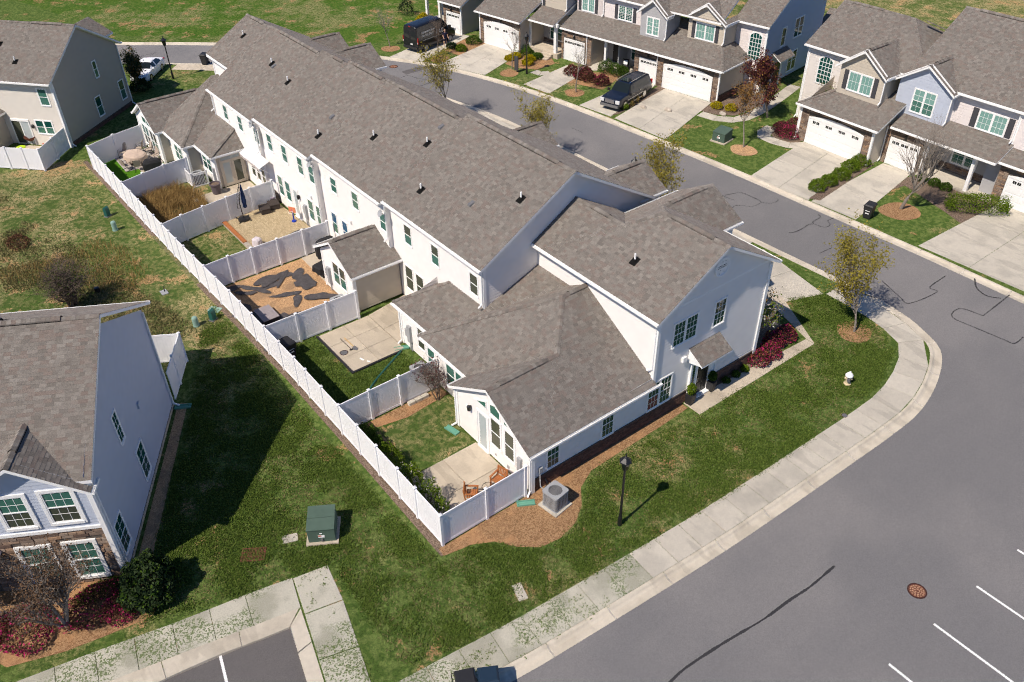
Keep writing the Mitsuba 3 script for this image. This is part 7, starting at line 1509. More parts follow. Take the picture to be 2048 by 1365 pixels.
def pillow(m, c, l, w, h, deg=0, tilt=0.0):
    s = trimesh.creation.icosphere(2, 1.0).vertices; f = trimesh.creation.icosphere(2, 1.0).faces
    v = np.sign(s) * np.abs(s) ** 0.5; v = v / np.abs(v).max(1, keepdims=True) ** 0.35 * [l / 2, w / 2, h / 2]
    a, t = math.radians(deg), tilt; v = np.c_[v[:, 0], v[:, 1] * math.cos(t) - v[:, 2] * math.sin(t), v[:, 1] * math.sin(t) + v[:, 2] * math.cos(t)]; v = np.c_[v[:, 0] * math.cos(a) - v[:, 1] * math.sin(a), v[:, 0] * math.sin(a) + v[:, 1] * math.cos(a), v[:, 2]]
    return m.add(v + c, f)
WICK = mat('wicker', grain((0.050, 0.040, 0.036), 0.5, 30.0), 0.8, 0.2); CUSH = mat('mauve_cushion', (0.36, 0.29, 0.34), 0.9, 0.1)
k = thing('outdoor_sofa', 'dark wicker corner sofa with pale mauve cushions along the cross fence', 'sofa'); local(-33.85, 7.0, 82, 0.2)
part(k, 'base', MB().box(-1.0, 1.15, -0.42, 0.38, 0.05, 0.32), WICK); part(k, 'back', MB().box(-1.0, 1.15, 0.38, 0.50, 0.05, 0.75), WICK)
for x in (-1.12, 1.15): part(k, 'arm', MB().box(x, x + 0.13, -0.42, 0.50, 0.05, 0.62), WICK)
for i in range(3): part(k, 'seat_cushion', pillow(MB(), (-0.65 + i * 0.70, -0.06, 0.40), 0.68, 0.70, 0.17), CUSH, smooth=True); part(k, 'back_cushion', pillow(MB(), (-0.65 + i * 0.70, 0.27, 0.62), 0.64, 0.20, 0.40, 0, -0.25), CUSH, smooth=True)
world()
for i, (x, y) in enumerate(((-32.55, 6.75), (-32.75, 7.55))):
    k = thing('wicker_ottoman', ('low dark wicker table nearer the umbrella', 'low dark wicker table nearer the house wall')[i], 'table'); local(x, y, 80, 0.2); part(k, 'base', MB().box(-0.34, 0.34, -0.42, 0.42, 0.03, 0.36), WICK); part(k, 'top', MB().box(-0.36, 0.36, -0.44, 0.44, 0.36, 0.40), WICK); world()
k = thing('cantilever_umbrella', 'closed dark blue cantilever umbrella beside the sofa', 'umbrella'); local(-32.45, 5.1, 82, 0.2); NAVY = mat('navy_canvas', (0.018, 0.032, 0.085), 0.9, 0.1)
part(k, 'base', MB().lathe([(0.42, 0.0), (0.40, 0.12), (0.10, 0.18)], (0, 0, 0), 14), M_BLACK)
for i in range(4): a = 0.78 + i * 1.571; part(k, 'foot', MB().beam((0, 0, 0.03), (0.62 * math.cos(a), 0.62 * math.sin(a), 0.03), 0.08, 0.05), M_BLACK)
part(k, 'pole', MB().tube([(0, 0, 0.1), (-0.06, 0.02, 1.3), (0.18, 0.15, 2.45)], [0.035, 0.033, 0.03], 8), M_BLACK)
part(k, 'arm', MB().tube([(-0.30, -0.35, 1.1), (-0.28, -0.32, 1.6), (-0.05, 0.0, 2.15), (0.22, 0.20, 2.62)], 0.022, 6), M_BLACK)
part(k, 'canopy', MB().lathe([(0.05, 0.75), (0.16, 0.85), (0.13, 1.0), (0.17, 1.25), (0.14, 1.7), (0.08, 2.25), (0.03, 2.6)], (0.30, 0.22, 0), 9), NAVY); world()
k = thing('toy_basketball_hoop', 'small toy basketball hoop with orange board and blue post on the paver patio', 'toy'); local(-29.98, 7.75, 30, 0.2)
part(k, 'post', MB().lathe([(0.17, 0), (0.15, 0.08), (0.045, 0.12), (0.04, 0.95)], (0, 0, 0), 10), mat('toy_blue', (0.010, 0.035, 0.32), 0.4, 0.4)); part(k, 'backboard', MB().box(-0.27, 0.27, -0.03, 0.02, 0.72, 1.12), mat('toy_orange', (0.62, 0.20, 0.10), 0.45, 0.4)); part(k, 'ring', MB().tube([(0.15 * math.cos(t), -0.19 + 0.15 * math.sin(t), 0.80) for t in np.linspace(0, 6.2832, 17)], 0.015, 5, False), mat('toy_white', (0.7, 0.66, 0.64), 0.4, 0.4)); world()
def draped(name, label, x, y, deg, prof, mt, sides=18, sq=0.0, z=0.0, seed=1, leg=True, cat='cover'):
    """A fabric cover hanging in folds over something: rings (half x, half y, z), squared by sq."""
    k = thing(name, label, cat); local(x, y, deg, z); rs = np.random.RandomState(seed); ph = rs.uniform(0, 6.28, 3); m = MB(); V = []
    for i, (a, b, zz) in enumerate(prof):
        for t in np.linspace(0, 2 * np.pi, sides, endpoint=False):
            c, s = math.cos(t), math.sin(t); q = max(abs(c), abs(s)) ** sq; w = 1 + (0.06 * math.sin(7 * t + ph[0]) + 0.05 * math.sin(4 * t + ph[1])) * (1 if zz < prof[-1][2] * 0.8 else 0.25); V.append((a * c / q * w, b * s / q * w, zz + 0.02 * math.sin(5 * t + ph[2])))
    F = []; n = len(prof)
    for i in range(n - 1):
        for j in range(sides): p, q = i * sides + j, i * sides + (j + 1) % sides; F += [[p, q, q + sides], [p, q + sides, p + sides]]
    F += [[(n - 1) * sides, (n - 1) * sides + j, (n - 1) * sides + j + 1] for j in range(1, sides - 1)]
    m.add(V, F); part(k, 'cover', m, mt, smooth=False)
    if leg:
        for sx in (-0.6, 0.6):
            for sy in (-0.6, 0.6): part(k, 'leg', MB().box(prof[0][0] * sx - 0.03, prof[0][0] * sx + 0.03, prof[0][1] * sy - 0.03, prof[0][1] * sy + 0.03, 0, prof[0][2] + 0.15), M_BLACK)
    world(); return k
BLKC = mat('black_cover', (0.022, 0.022, 0.024), 0.75, 0.25)
draped('covered_grill', 'grill under a tall wrinkled black cover against the cross fence', -24.75, 7.55, 95, [(0.75, 0.36, 0.12), (0.76, 0.37, 0.6), (0.74, 0.36, 0.95), (0.60, 0.30, 1.22), (0.35, 0.15, 1.32)], BLKC, sq=0.6, seed=2)
draped('covered_table', 'rectangular table under a black cover by the gabled addition', -22.75, 6.35, 100, [(0.66, 0.48, 0.38), (0.66, 0.48, 0.78), (0.60, 0.42, 0.84)], BLKC, sq=0.8, seed=3)
draped('fire_table', 'low grey covered fire table on the pavers along the cross fence', -27.55, 6.9, 96, [(0.95, 0.34, 0.10), (0.92, 0.33, 0.42), (0.62, 0.24, 0.55)], mat('grey_cover', (0.10, 0.10, 0.10), 0.8, 0.2), sq=0.7, seed=4, z=0.2)
draped('draped_stool', 'small table draped with a white cloth at the edge of the paver patio', -28.5, 4.35, 20, [(0.34, 0.30, 0.05), (0.30, 0.27, 0.5), (0.22, 0.2, 0.58)], mat('white_cloth', (0.55, 0.50, 0.52), 0.9, 0.1), sq=0.4, seed=5, z=0.2)
draped('covered_patio_table', 'round patio table under a beige cover in the far turf yard', -46.85, 2.35, 20, [(1.02, 0.78, 0.30), (0.98, 0.74, 0.70), (0.86, 0.64, 0.80), (0.4, 0.3, 0.86)], mat('beige_cover', (0.47, 0.37, 0.30), 0.9, 0.1), 22, 0.25, seed=6, z=0.05)
draped('covered_grill', 'grill under a black cover with pockets in the far turf yard', -44.05, 2.8, 75, [(0.70, 0.36, 0.05), (0.70, 0.37, 0.65), (0.68, 0.36, 1.0), (0.5, 0.26, 1.2)], BLKC, sq=0.65, seed=7, leg=False)
for i, (x, y, d) in enumerate(((-48.5, 3.2, -30), (-47.75, 3.65, 0), (-46.3, 3.7, 20), (-48.6, 1.9, 60), (-46.0, 1.3, 200), (-45.3, 2.0, 250))):
    k = thing('patio_chair', ('patio chair at the back left of the covered table', 'patio chair behind the covered table', 'patio chair behind the covered table towards the wall', 'patio chair by the left fence of the turf yard', 'patio chair in front of the covered table', 'patio chair by the black covered grill')[i], 'chair', 'mesh patio chairs round the covered table'); local(x, y, d, 0.05); MESH = 'm_mesh_fabric' if 'm_mesh_fabric' in scene else mat('mesh_fabric', (0.36, 0.30, 0.25), 0.9, 0.1)
    part(k, 'seat', MB().box(-0.25, 0.25, -0.25, 0.22, 0.40, 0.43), MESH); part(k, 'backrest', MB().hexa([(-0.25, 0.20, 0.43), (0.25, 0.20, 0.43), (0.25, 0.23, 0.43), (-0.25, 0.23, 0.43), (-0.23, 0.36, 1.0), (0.23, 0.36, 1.0), (0.23, 0.39, 1.0), (-0.23, 0.39, 1.0)]), MESH)
    for s in (-1, 1): part(k, 'frame', MB().tube([(s * 0.29, -0.3, 0.02), (s * 0.29, -0.28, 0.62), (s * 0.29, 0.25, 0.62), (s * 0.25, 0.38, 1.02)], 0.02, 6), M_BLACK); part(k, 'frame', MB().tube([(s * 0.29, -0.28, 0.02), (s * 0.29, 0.30, 0.02)], 0.02, 5), M_BLACK)
    world()
k = thing('raised_bed', 'low dark box with a grey board lid in the clay yard corner', 'planter'); part(k, 'box', MB().box(-21.4, -20.0, 0.72, 1.8, 0, 0.32), M_DARK); part(k, 'lid', MB().box(-21.45, -19.95, 0.85, 1.85, 0.32, 0.36), mat('grey_board', grain((0.27, 0.24, 0.25), 0.15, 9.0), 0.85, 0.2))
k = thing('planter_pot', 'large dark plum planter pot with dry stems by the french doors', 'planter'); local(-37.75, 5.25, 0, 0.05); part(k, 'pot', MB().lathe([(0.27, 0), (0.30, 0.1), (0.36, 0.72), (0.42, 0.74), (0.42, 0.82), (0.34, 0.82), (0.33, 0.72)], (0, 0, 0), 18), mat('plum_pot', (0.105, 0.085, 0.095), 0.6, 0.3)); part(k, 'soil', MB().lathe([(0.34, 0.70), (0.34, 0.74)], (0, 0, 0), 16), M_BARK); world()
k = thing('lattice_screen', 'white lattice screen round the air conditioner in the dry weed yard', 'screen')
for a, b in (((-40.85, 4.25), (-39.75, 4.25)), ((-39.75, 4.25), (-39.65, 5.4))):
    a, b = A2(a), A2(b); d = (b - a) / np.hypot(*(b - a)); L = np.hypot(*(b - a)); part(k, 'rail', MB().beam((*a, 1.08), (*b, 1.08), 0.05, 0.07), M_VINYL); part(k, 'rail', MB().beam((*a, 0.08), (*b, 0.08), 0.05, 0.07), M_VINYL)
    m = MB()
    for i in range(int(L / 0.11)): c = a + d * (0.055 + i * 0.11); m.beam((*c, 0.1), (*c, 1.06), 0.055, 0.012)
    part(k, 'slats', m, M_VINYL, kind='stuff')
for x, y in ((-40.85, 4.25), (-39.75, 4.25), (-39.65, 5.4)): part(k, 'post', MB().box(x - 0.05, x + 0.05, y - 0.05, y + 0.05, 0, 1.2), M_VINYL)
k = thing('block_steps', 'two stacked pale concrete blocks at the edge of the beige patio', 'block'); part(k, 'block', MB().box(-37.3, -36.8, 3.3, 3.6, 0, 0.2), M_CONC); part(k, 'block', MB().box(-36.75, -36.45, 3.35, 3.7, 0, 0.2), M_CONC); part(k, 'block', MB().box(-37.2, -36.85, 3.32, 3.58, 0.205, 0.4), M_CONC)
k = thing('block_row', 'row of pale concrete blocks along the cross fence by the leafless shrub', 'block')
for i in range(3): part(k, 'block', MB().box(-8.85, -8.62, 3.75 + i * 0.42, 4.13 + i * 0.42, 0, 0.19), M_CONC)
k = thing('picket_edging', 'low white wire picket edging beside the planter pot', 'edging')
for i in range(9): part(k, 'hoop', MB().tube([(-39.2 + i * 0.16, 4.05 - i * 0.06, 0), (-39.17 + i * 0.16, 4.05 - i * 0.06, 0.34), (-39.09 + i * 0.16, 4.02 - i * 0.06, 0.34), (-39.06 + i * 0.16, 4.01 - i * 0.06, 0)], 0.012, 4), M_WHITE)
k = thing('pergola_awning', 'white awning with a brown striped edge on the row wall over the beige patio', 'awning')
m = MB(); m.hexa([(-36.9, 7.30, 2.98), (-33.5, 7.30, 2.98), (-33.5, 8.10, 3.30), (-36.9, 8.10, 3.30), (-36.9, 7.30, 3.02), (-33.5, 7.30, 3.02), (-33.5, 8.10, 3.34), (-36.9, 8.10, 3.34)]); part(k, 'fabric', m, M_WHITE)
BST = mat('brown_stripe', (0.19, 0.10, 0.055), 0.8, 0.1)
for i in range(17): part(k, 'valance_stripe', MB().box(-36.9 + i * 0.2, -36.8 + i * 0.2, 7.27, 7.30, 2.80, 3.0), BST); part(k, 'valance_strip', MB().box(-36.8 + i * 0.2, -36.7 + i * 0.2, 7.272, 7.298, 2.80, 3.0), M_WHITE)
for x in (-36.75, -33.7): part(k, 'arm', MB().tube([(x, 8.1, 2.3), (x, 7.32, 2.98)], 0.025, 6), M_WHITE)
for i, (x, y) in enumerate(((0.30, 15.35), (0.26, 17.0))):
    k = thing('potted_shrub', ('tall dark square planter with a clipped bright shrub left of the black door', 'dark square planter with a leafy shrub right of the black door')[i], 'planter'); local(x, y, 8, 0.03)
    part(k, 'planter', MB().hexa([(-0.17, -0.17, 0), (0.17, -0.17, 0), (0.17, 0.17, 0), (-0.17, 0.17, 0), (-0.21, -0.21, 0.62), (0.21, -0.21, 0.62), (0.21, 0.21, 0.62), (-0.21, 0.21, 0.62)]), M_DARK); rs = np.random.RandomState(i); d = rs.normal(size=(700, 3)); d /= np.linalg.norm(d, axis=1, keepdims=True)
    part(k, 'foliage', leaves(d * (0.6 + 0.4 * rs.rand(700, 1)) * [0.25, 0.25, 0.38 if i == 0 else 0.3] + [0, 0, 0.95], 0.06, rs), L_LIME if i == 0 else L_GREEN, kind='stuff'); world()
# beige house patio things
k = thing('fire_bowl', 'rusty red fire bowl on the beige house patio', 'fire bowl'); local(-55.9, -3.3, 0); part(k, 'bowl', MB().lathe([(0.15, 0.35), (0.40, 0.55), (0.48, 0.72), (0.44, 0.72), (0.2, 0.5)], (0, 0, 0), 16), M_RUST)
for i in range(3): a = i * 2.1; part(k, 'leg', MB().tube([(0.25 * math.cos(a), 0.25 * math.sin(a), 0.5), (0.38 * math.cos(a), 0.38 * math.sin(a), 0)], 0.02, 5), M_BLACK)
world()
k = thing('toy_table', 'round lime green toy table on the beige house patio', 'toy'); local(-54.7, -4.35, 0); part(k, 'top', MB().lathe([(0.36, 0.45), (0.38, 0.50), (0.34, 0.53)], (0, 0, 0), 16), mat('toy_lime', (0.42, 0.58, 0.02), 0.4, 0.4))
for i in range(3): a = i * 2.1; part(k, 'leg', MB().tube([(0.2 * math.cos(a), 0.2 * math.sin(a), 0.46), (0.3 * math.cos(a), 0.3 * math.sin(a), 0)], 0.025, 5), 'm_toy_lime')
world()
k = thing('toy_pole', 'orange and blue toy on the beige house patio', 'toy'); local(-53.6, -2.9, 0); part(k, 'pole', MB().tube([(0, 0, 0.1), (-0.1, 0.1, 0.75)], 0.05, 8), mat('toy_red', (0.60, 0.09, 0.03), 0.4, 0.4)); part(k, 'base', MB().lathe([(0.24, 0), (0.2, 0.12), (0.05, 0.15)], (0, 0, 0), 12), 'm_toy_blue'); world()
paved('patio', [(-53.3, -1.4), (-50.4, -3.8), (-53.0, -6.6), (-56.3, -3.9)], 2, 2, M_CONCW, z1=0.03)
# porch furniture across the street
for i, (e, f, d) in enumerate(((-11.0, 0.75, 20), (-10.1, 0.85, -15))):
    frame(-25.77, 47.16, 9.0); P_2 = XF @ A2([e, f, 0, 1]); k = thing('porch_chair', ('black porch chair with a white patterned cushion', 'black porch chair beside the cushioned one')[i], 'chair'); frame(P_2[0], P_2[1], 9 + d, 0.16)
    part(k, 'seat', MB().box(-0.28, 0.28, -0.28, 0.25, 0.38, 0.45), M_BLACK); part(k, 'backrest', MB().box(-0.28, 0.28, 0.25, 0.31, 0.4, 0.95), M_BLACK)
    for sx in (-0.25, 0.25):
        for sy in (-0.25, 0.25): part(k, 'leg', MB().box(sx - 0.02, sx + 0.02, sy - 0.02, sy + 0.02, 0, 0.4), M_BLACK)
    if i == 0: part(k, 'cushion', pillow(MB(), (0, 0.12, 0.66), 0.42, 0.16, 0.4, 0, -0.3), M_WHITE, smooth=True)
    world()
k = thing('porch_chair', 'pale porch chair at the porch behind the van', 'chair'); frame(-25.77, 47.16, 9); P_2 = XF @ A2([-34.0, -0.4, 0, 1]); frame(P_2[0], P_2[1], 20, 0.12); part(k, 'seat', MB().box(-0.28, 0.28, -0.28, 0.25, 0.38, 0.45), 'm_tool_wood'); part(k, 'backrest', MB().box(-0.28, 0.28, 0.25, 0.31, 0.4, 1.0), 'm_tool_wood')
for sx in (-0.25, 0.25):
    for sy in (-0.25, 0.25): part(k, 'leg', MB().box(sx - 0.02, sx + 0.02, sy - 0.02, sy + 0.02, 0, 0.4), M_BLACK)
world()
# ================================================================== VEHICLES
def car(name, label, cat, xy, deg, st, paint, glassz, wheels, wr=0.34, tw=0.23, rim=None, z=0.0, group=None, pillars=(), ext=None):
    """Lofted body. st: stations from front (x = 0) to back: (x, sill z, belt z, roof z, half width at sill, at belt, at roof)."""
    k = thing(name, label, cat, group); frame(*xy, deg, z); L = st[-1][0]; rings = []
    def cat_(i): return st[i]
    xs = np.unique(np.concatenate([np.linspace(a[0], b[0], 4) for a, b in zip(st[:-1], st[1:])])); S = A2([[np.interp(x, [s[0] for s in st], [s[c] for s in st]) for c in range(7)] for x in xs])
    for x, zs_, zb_, zr_, w0, w1, w2 in S:
        h = zb_ - zs_; g = max(zr_ - zb_, 0.012)
        half = [(0.0, zs_), (w0 * 0.80, zs_), (w0 * 0.97, zs_ + 0.06), (w0, zs_ + h * 0.35), (max(w1, w0 * 0.99), zs_ + h * 0.72), (w1 * 0.985, zb_ - 0.015), (w1 * 0.965, zb_), (w1 * 0.955 + (w2 - w1 * 0.955) * 0.88, zb_ + g * 0.86), (w2 * 0.97, zb_ + g * 0.93), (w2 * 0.80, zb_ + g * 0.985), (w2 * 0.4, zb_ + g), (0, zb_ + g)]
        rings.append([(x - L / 2, -y, zz) for y, zz in half] + [(x - L / 2, y, zz) for y, zz in half[-2:0:-1]])
    R_2 = A2(rings); n, c = R_2.shape[:2]; body, gl = [], []; half_n = 12
    for i in range(n - 1):
        xm = (S[i][0] + S[i + 1][0]) / 2
        for j in range(c):
            jj = (j + 1) % c; q = [i * c + j, i * c + jj, (i + 1) * c + jj, (i + 1) * c + j]; lo = min(j, c - 1 - j) 
            side = lo == 6; top = lo >= 8
            a_, b_ = xm, L
            isg = (side and any(u <= xm <= v for u, v in glassz['side'])) or (lo >= 7 and any(u <= xm <= v for u, v in glassz['screen']) and lo >= (7 if True else 8))
            (gl if isg else body).append(q)
    V = R_2.reshape(-1, 3)
    def quads(Q): return [[q[0], q[1], q[2]] for q in Q] + [[q[0], q[2], q[3]] for q in Q]
    caps = [[0, t, t + 1] for t in range(1, c - 1)] + [[(n - 1) * c, (n - 1) * c + t + 1, (n - 1) * c + t] for t in range(1, c - 1)]
    def sub(F):
        F = A2(F); u, inv = np.unique(F, return_inverse=True); return MB().add(V[u], inv.reshape(-1, 3))
    part(k, 'body', sub(quads(body) + caps), paint, smooth=True)
    if gl: part(k, 'window', sub(quads(gl)), G_CAR, smooth=True)
    for x, s in wheels:
        y = s * (max(S[:, 4]) - tw * 0.45); o = s * tw / 2
        w = part(k, 'wheel', MB().tube([(x - L / 2, y - o, wr), (x - L / 2, y + o, wr)], [wr, wr], 20), M_BLACK)
        a = part(w, 'rim', MB().tube([(x - L / 2, y + o, wr), (x - L / 2, y + o * 1.03, wr)], [wr * 0.68, wr * 0.62], 14), rim or M_STEEL)
        arch = MB(); ys = s * max(S[:, 4]) * 1.003
        for t in range(10):
            t0, t1 = math.pi * t / 10, math.pi * (t + 1) / 10; r1 = wr * 1.16
            arch.add([(x - L / 2, ys, wr * 0.9), (x - L / 2 + r1 * math.cos(t0), ys, wr * 0.95 + r1 * math.sin(t0)), (x - L / 2 + r1 * math.cos(t1), ys, wr * 0.95 + r1 * math.sin(t1))], [[0, 1, 2]])
        part(k, 'wheel_arch', arch, M_SLOT)
    if ext: ext(k, L)
    world(); return k
def bx(k, name, x0, x1, y0, y1, z0, z1, mt, label=None): return part(k, name, MB().box(x0, x1, y0, y1, z0, z1), mt, label)
CHROME = mat('chrome', (0.72, 0.72, 0.72), 0.15, 0.5, metallic=1.0); HEAD = mat('headlamp', (0.62, 0.64, 0.66), 0.12, 0.8); TAIL = mat('tail_lamp', (0.34, 0.012, 0.012), 0.2, 0.6); PLATE = mat('number_plate', (0.62, 0.62, 0.60), 0.5, 0.3)
def paint(name, c, r=0.25): return mat(name, c, r, 0.5, clearcoat=1.0, clearcoat_gloss=0.95)
# dark sport utility vehicle on the drive
def suv_ext(k, L):
    h = -L / 2
    bx(k, 'grille', h - 0.03, h + 0.06, -0.46, 0.46, 0.72, 1.02, CHROME)
    for s in (-1, 1):
        bx(k, 'headlight', h - 0.02, h + 0.14, s * 0.78 - 0.19, s * 0.78 + 0.19, 0.74, 1.02, HEAD); bx(k, 'tail_light', L / 2 - 0.06, L / 2 + 0.02, s * 0.88 - 0.09, s * 0.88 + 0.09, 0.95, 1.35, TAIL)
        part(k, 'mirror', MB().obox((h + 1.62, s * 1.13), (1, 0), 0.07, 0.12, 1.12, 1.32), M_BLACK); part(k, 'roof_rail', MB().tube([(h + 2.1, s * 0.66, 1.97), (h + 2.3, s * 0.67, 2.01), (h + 4.9, s * 0.67, 2.00), (h + 5.1, s * 0.66, 1.95)], 0.03, 6), CHROME)
        part(k, 'side_trim', MB().box(h + 1.45, h + 4.05, s * 1.008 - 0.012, s * 1.008 + 0.012, 0.70, 0.74), CHROME); part(k, 'running_board', MB().box(h + 1.4, h + 4.0, s * 1.0 - 0.10, s * 1.0 + 0.10, 0.36, 0.40), CHROME)
        for x in (2.35, 3.4): part(k, 'door_handle', MB().box(h + x, h + x + 0.18, s * 1.01 - 0.02, s * 1.01 + 0.02, 1.02, 1.06), CHROME)
    bx(k, 'bumper', h - 0.10, h + 0.10, -0.90, 0.90, 0.38, 0.58, M_DKGREY); bx(k, 'rear_bumper', L / 2 - 0.05, L / 2 + 0.10, -0.90, 0.90, 0.45, 0.68, M_BLACK)
    part(k, 'sunroof', MB().box(h + 2.35, h + 3.1, -0.42, 0.42, 1.952, 1.962), G_CAR)
sst = [(0.0, 0.42, 0.80, 0.82, 0.86, 0.86, 0.80), (0.12, 0.34, 1.05, 1.07, 0.96, 0.94, 0.86), (0.5, 0.30, 1.10, 1.13, 1.0, 0.96, 0.86), (1.42, 0.30, 1.15, 1.20, 1.0, 0.97, 0.84), (1.55, 0.30, 1.15, 1.24, 1.0, 0.97, 0.82), (2.15, 0.30, 1.16, 1.88, 1.0, 0.98, 0.74), (2.6, 0.30, 1.16, 1.94, 1.0, 0.98, 0.74), (4.8, 0.30, 1.18, 1.93, 1.0, 0.98, 0.74), (5.35, 0.32, 1.18, 1.86, 0.99, 0.97, 0.72), (5.58, 0.36, 1.15, 1.22, 0.96, 0.94, 0.84), (5.66, 0.45, 0.95, 1.0, 0.9, 0.88, 0.80)]
car('sport_utility_vehicle', 'dark navy sport utility vehicle parked nose out on a single driveway', 'car', (-31.35, 41.15), 104.5 , sst, paint('navy_paint', (0.006, 0.010, 0.022)), {'side': [(1.95, 2.45), (2.58, 3.42), (3.55, 4.6), (4.72, 5.2)], 'screen': [(1.58, 2.16), (5.32, 5.56)]}, [(1.0, -1), (1.0, 1), (4.3, -1), (4.3, 1)], 0.40, 0.27, CHROME, 0.02, ext=suv_ext)
# white sedan
def sedan_ext(k, L):
    h = -L / 2
    bx(k, 'grille', h - 0.02, h + 0.05, -0.40, 0.40, 0.50, 0.62, M_BLACK); bx(k, 'lower_grille', h - 0.03, h + 0.05, -0.50, 0.50, 0.28, 0.42, M_BLACK); bx(k, 'number_plate', h - 0.05, h - 0.02, -0.16, 0.16, 0.40, 0.50, PLATE)
    for s in (-1, 1):
        part(k, 'headlight', MB().hexa([(h + 0.02, s * 0.5, 0.60), (h + 0.02, s * 0.5 + s * 0.28, 0.60), (h + 0.50, s * 0.87, 0.68), (h + 0.46, s * 0.70, 0.70), (h + 0.05, s * 0.5, 0.70), (h + 0.08, s * 0.5 + s * 0.26, 0.70), (h + 0.55, s * 0.86, 0.80), (h + 0.50, s * 0.70, 0.80)]), M_GREYM); bx(k, 'fog_lamp', h - 0.01, h + 0.08, s * 0.66 - 0.10, s * 0.66 + 0.10, 0.30, 0.40, M_BLACK)
        bx(k, 'tail_light', L / 2 - 0.10, L / 2 + 0.005, s * 0.72 - 0.15, s * 0.72 + 0.15, 0.80, 0.96, TAIL); part(k, 'mirror', MB().obox((h + 1.62, s * 1.0), (1, 0), 0.06, 0.10, 0.98, 1.12), 'm_white_paint')
        for x in (2.3, 3.2): part(k, 'door_handle', MB().box(h + x, h + x + 0.16, s * 0.925 - 0.015, s * 0.925 + 0.015, 0.86, 0.89), 'm_white_paint')
wst = [(0.0, 0.30, 0.58, 0.60, 0.66, 0.66, 0.58), (0.10, 0.24, 0.68, 0.70, 0.80, 0.80, 0.70), (0.45, 0.20, 0.82, 0.86, 0.90, 0.88, 0.74), (1.25, 0.19, 0.93, 0.98, 0.92, 0.90, 0.76), (1.45, 0.19, 0.94, 1.02, 0.92, 0.90, 0.75), (2.15, 0.19, 0.95, 1.42, 0.92, 0.90, 0.60), (2.75, 0.19, 0.96, 1.47, 0.92, 0.90, 0.59), (3.45, 0.19, 0.97, 1.40, 0.92, 0.90, 0.58), (4.15, 0.20, 0.99, 1.06, 0.92, 0.88, 0.70), (4.65, 0.24, 0.98, 1.01, 0.88, 0.84, 0.74), (4.84, 0.34, 0.86, 0.88, 0.78, 0.76, 0.70)]
car('white_sedan', 'white sedan parked beside the beige house', 'car', (-65.75, 9.85), 140, wst, paint('white_paint', (0.74, 0.75, 0.78), 0.3), {'side': [(1.85, 2.62), (2.72, 3.45), (3.52, 3.95)], 'screen': [(1.48, 2.14), (3.5, 4.12)]}, [(0.95, -1), (0.95, 1), (3.72, -1), (3.72, 1)], 0.335, 0.22, None, -0.08, ext=sedan_ext)
# black high roof van
import meshkit
def lettering(k, s, h, x, y, z, name='lettering', rev=1):
    t = meshkit.text_mesh(s, h, 0.006, bold=True); v = A2(t.vertices); m = MB().add(np.c_[x + v[:, 0] * rev, np.full(len(v), y) - v[:, 2] * 1.0, z + v[:, 1]], t.faces); part(k, name, m, PLATE)
def van_ext(k, L):
    h = -L / 2
    for s in (-1, 1):
        part(k, 'tail_light', MB().box(L / 2 - 0.12, L / 2 + 0.01, s * 1.0 - 0.045, s * 1.0 + 0.045, 0.95, 1.55), TAIL); part(k, 'tail_light_lens', MB().box(L / 2 - 0.10, L / 2 + 0.015, s * 1.0 - 0.035, s * 1.0 + 0.040, 1.0, 1.15), HEAD); bx(k, 'headlight', h - 0.02, h + 0.3, s * 0.80 - 0.14, s * 0.80 + 0.14, 0.85, 1.1, HEAD); part(k, 'mirror', MB().obox((h + 1.2, s * 1.17), (1, 0), 0.10, 0.12, 1.35, 1.75), M_BLACK)
        bx(k, 'rear_window', L / 2 - 0.02, L / 2 + 0.012, s * 0.44 - 0.32, s * 0.44 + 0.32, 1.35, 2.15, G_CAR); part(k, 'wheel_trim', MB().box(h + 1.6, h + 3.9, s * 1.03 - 0.01, s * 1.03 + 0.01, 0.52, 0.58), M_DKGREY)
    bx(k, 'brake_light', L / 2 - 0.02, L / 2 + 0.03, -0.12, 0.12, 2.55, 2.64, TAIL); bx(k, 'rear_bumper', L / 2 - 0.05, L / 2 + 0.12, -0.95, 0.95, 0.42, 0.62, M_DARK); bx(k, 'number_plate', L / 2 + 0.0, L / 2 + 0.02, -0.02, 0.30, 0.78, 0.92, PLATE)
    y = 1.035
    lettering(k, 'Adventure Now', 0.20, L / 2 - 0.62, y, 1.86, rev=-1); lettering(k, 'For City Days', 0.20, L / 2 - 0.62, y, 1.52, rev=-1); part(k, 'stripe', MB().box(L / 2 - 2.4, L / 2 - 0.75, y - 0.01, y + 0.008, 1.12, 1.16), M_GREYM); lettering(k, 'PAC', 0.42, L / 2 - 2.75, y, 1.28, rev=-1); part(k, 'stripe', MB().box(L / 2 - 4.0, L / 2 - 2.5, y - 0.01, y + 0.008, 1.06, 1.10), M_GREYM)
vst = [(0.0, 0.40, 0.85, 0.87, 0.85, 0.84, 0.78), (0.15, 0.30, 1.10, 1.14, 0.95, 0.93, 0.84), (0.75, 0.28, 1.28, 1.36, 1.0, 0.98, 0.84), (0.95, 0.28, 1.30, 1.50, 1.02, 1.0, 0.84), (1.75, 0.28, 1.36, 2.45, 1.02, 1.02, 0.80), (2.2, 0.28, 1.36, 2.70, 1.03, 1.02, 0.82), (5.5, 0.28, 1.36, 2.70, 1.03, 1.02, 0.84), (5.88, 0.30, 1.36, 2.66, 1.02, 1.01, 0.84), (5.94, 0.34, 1.34, 2.58, 1.0, 0.98, 0.82)]
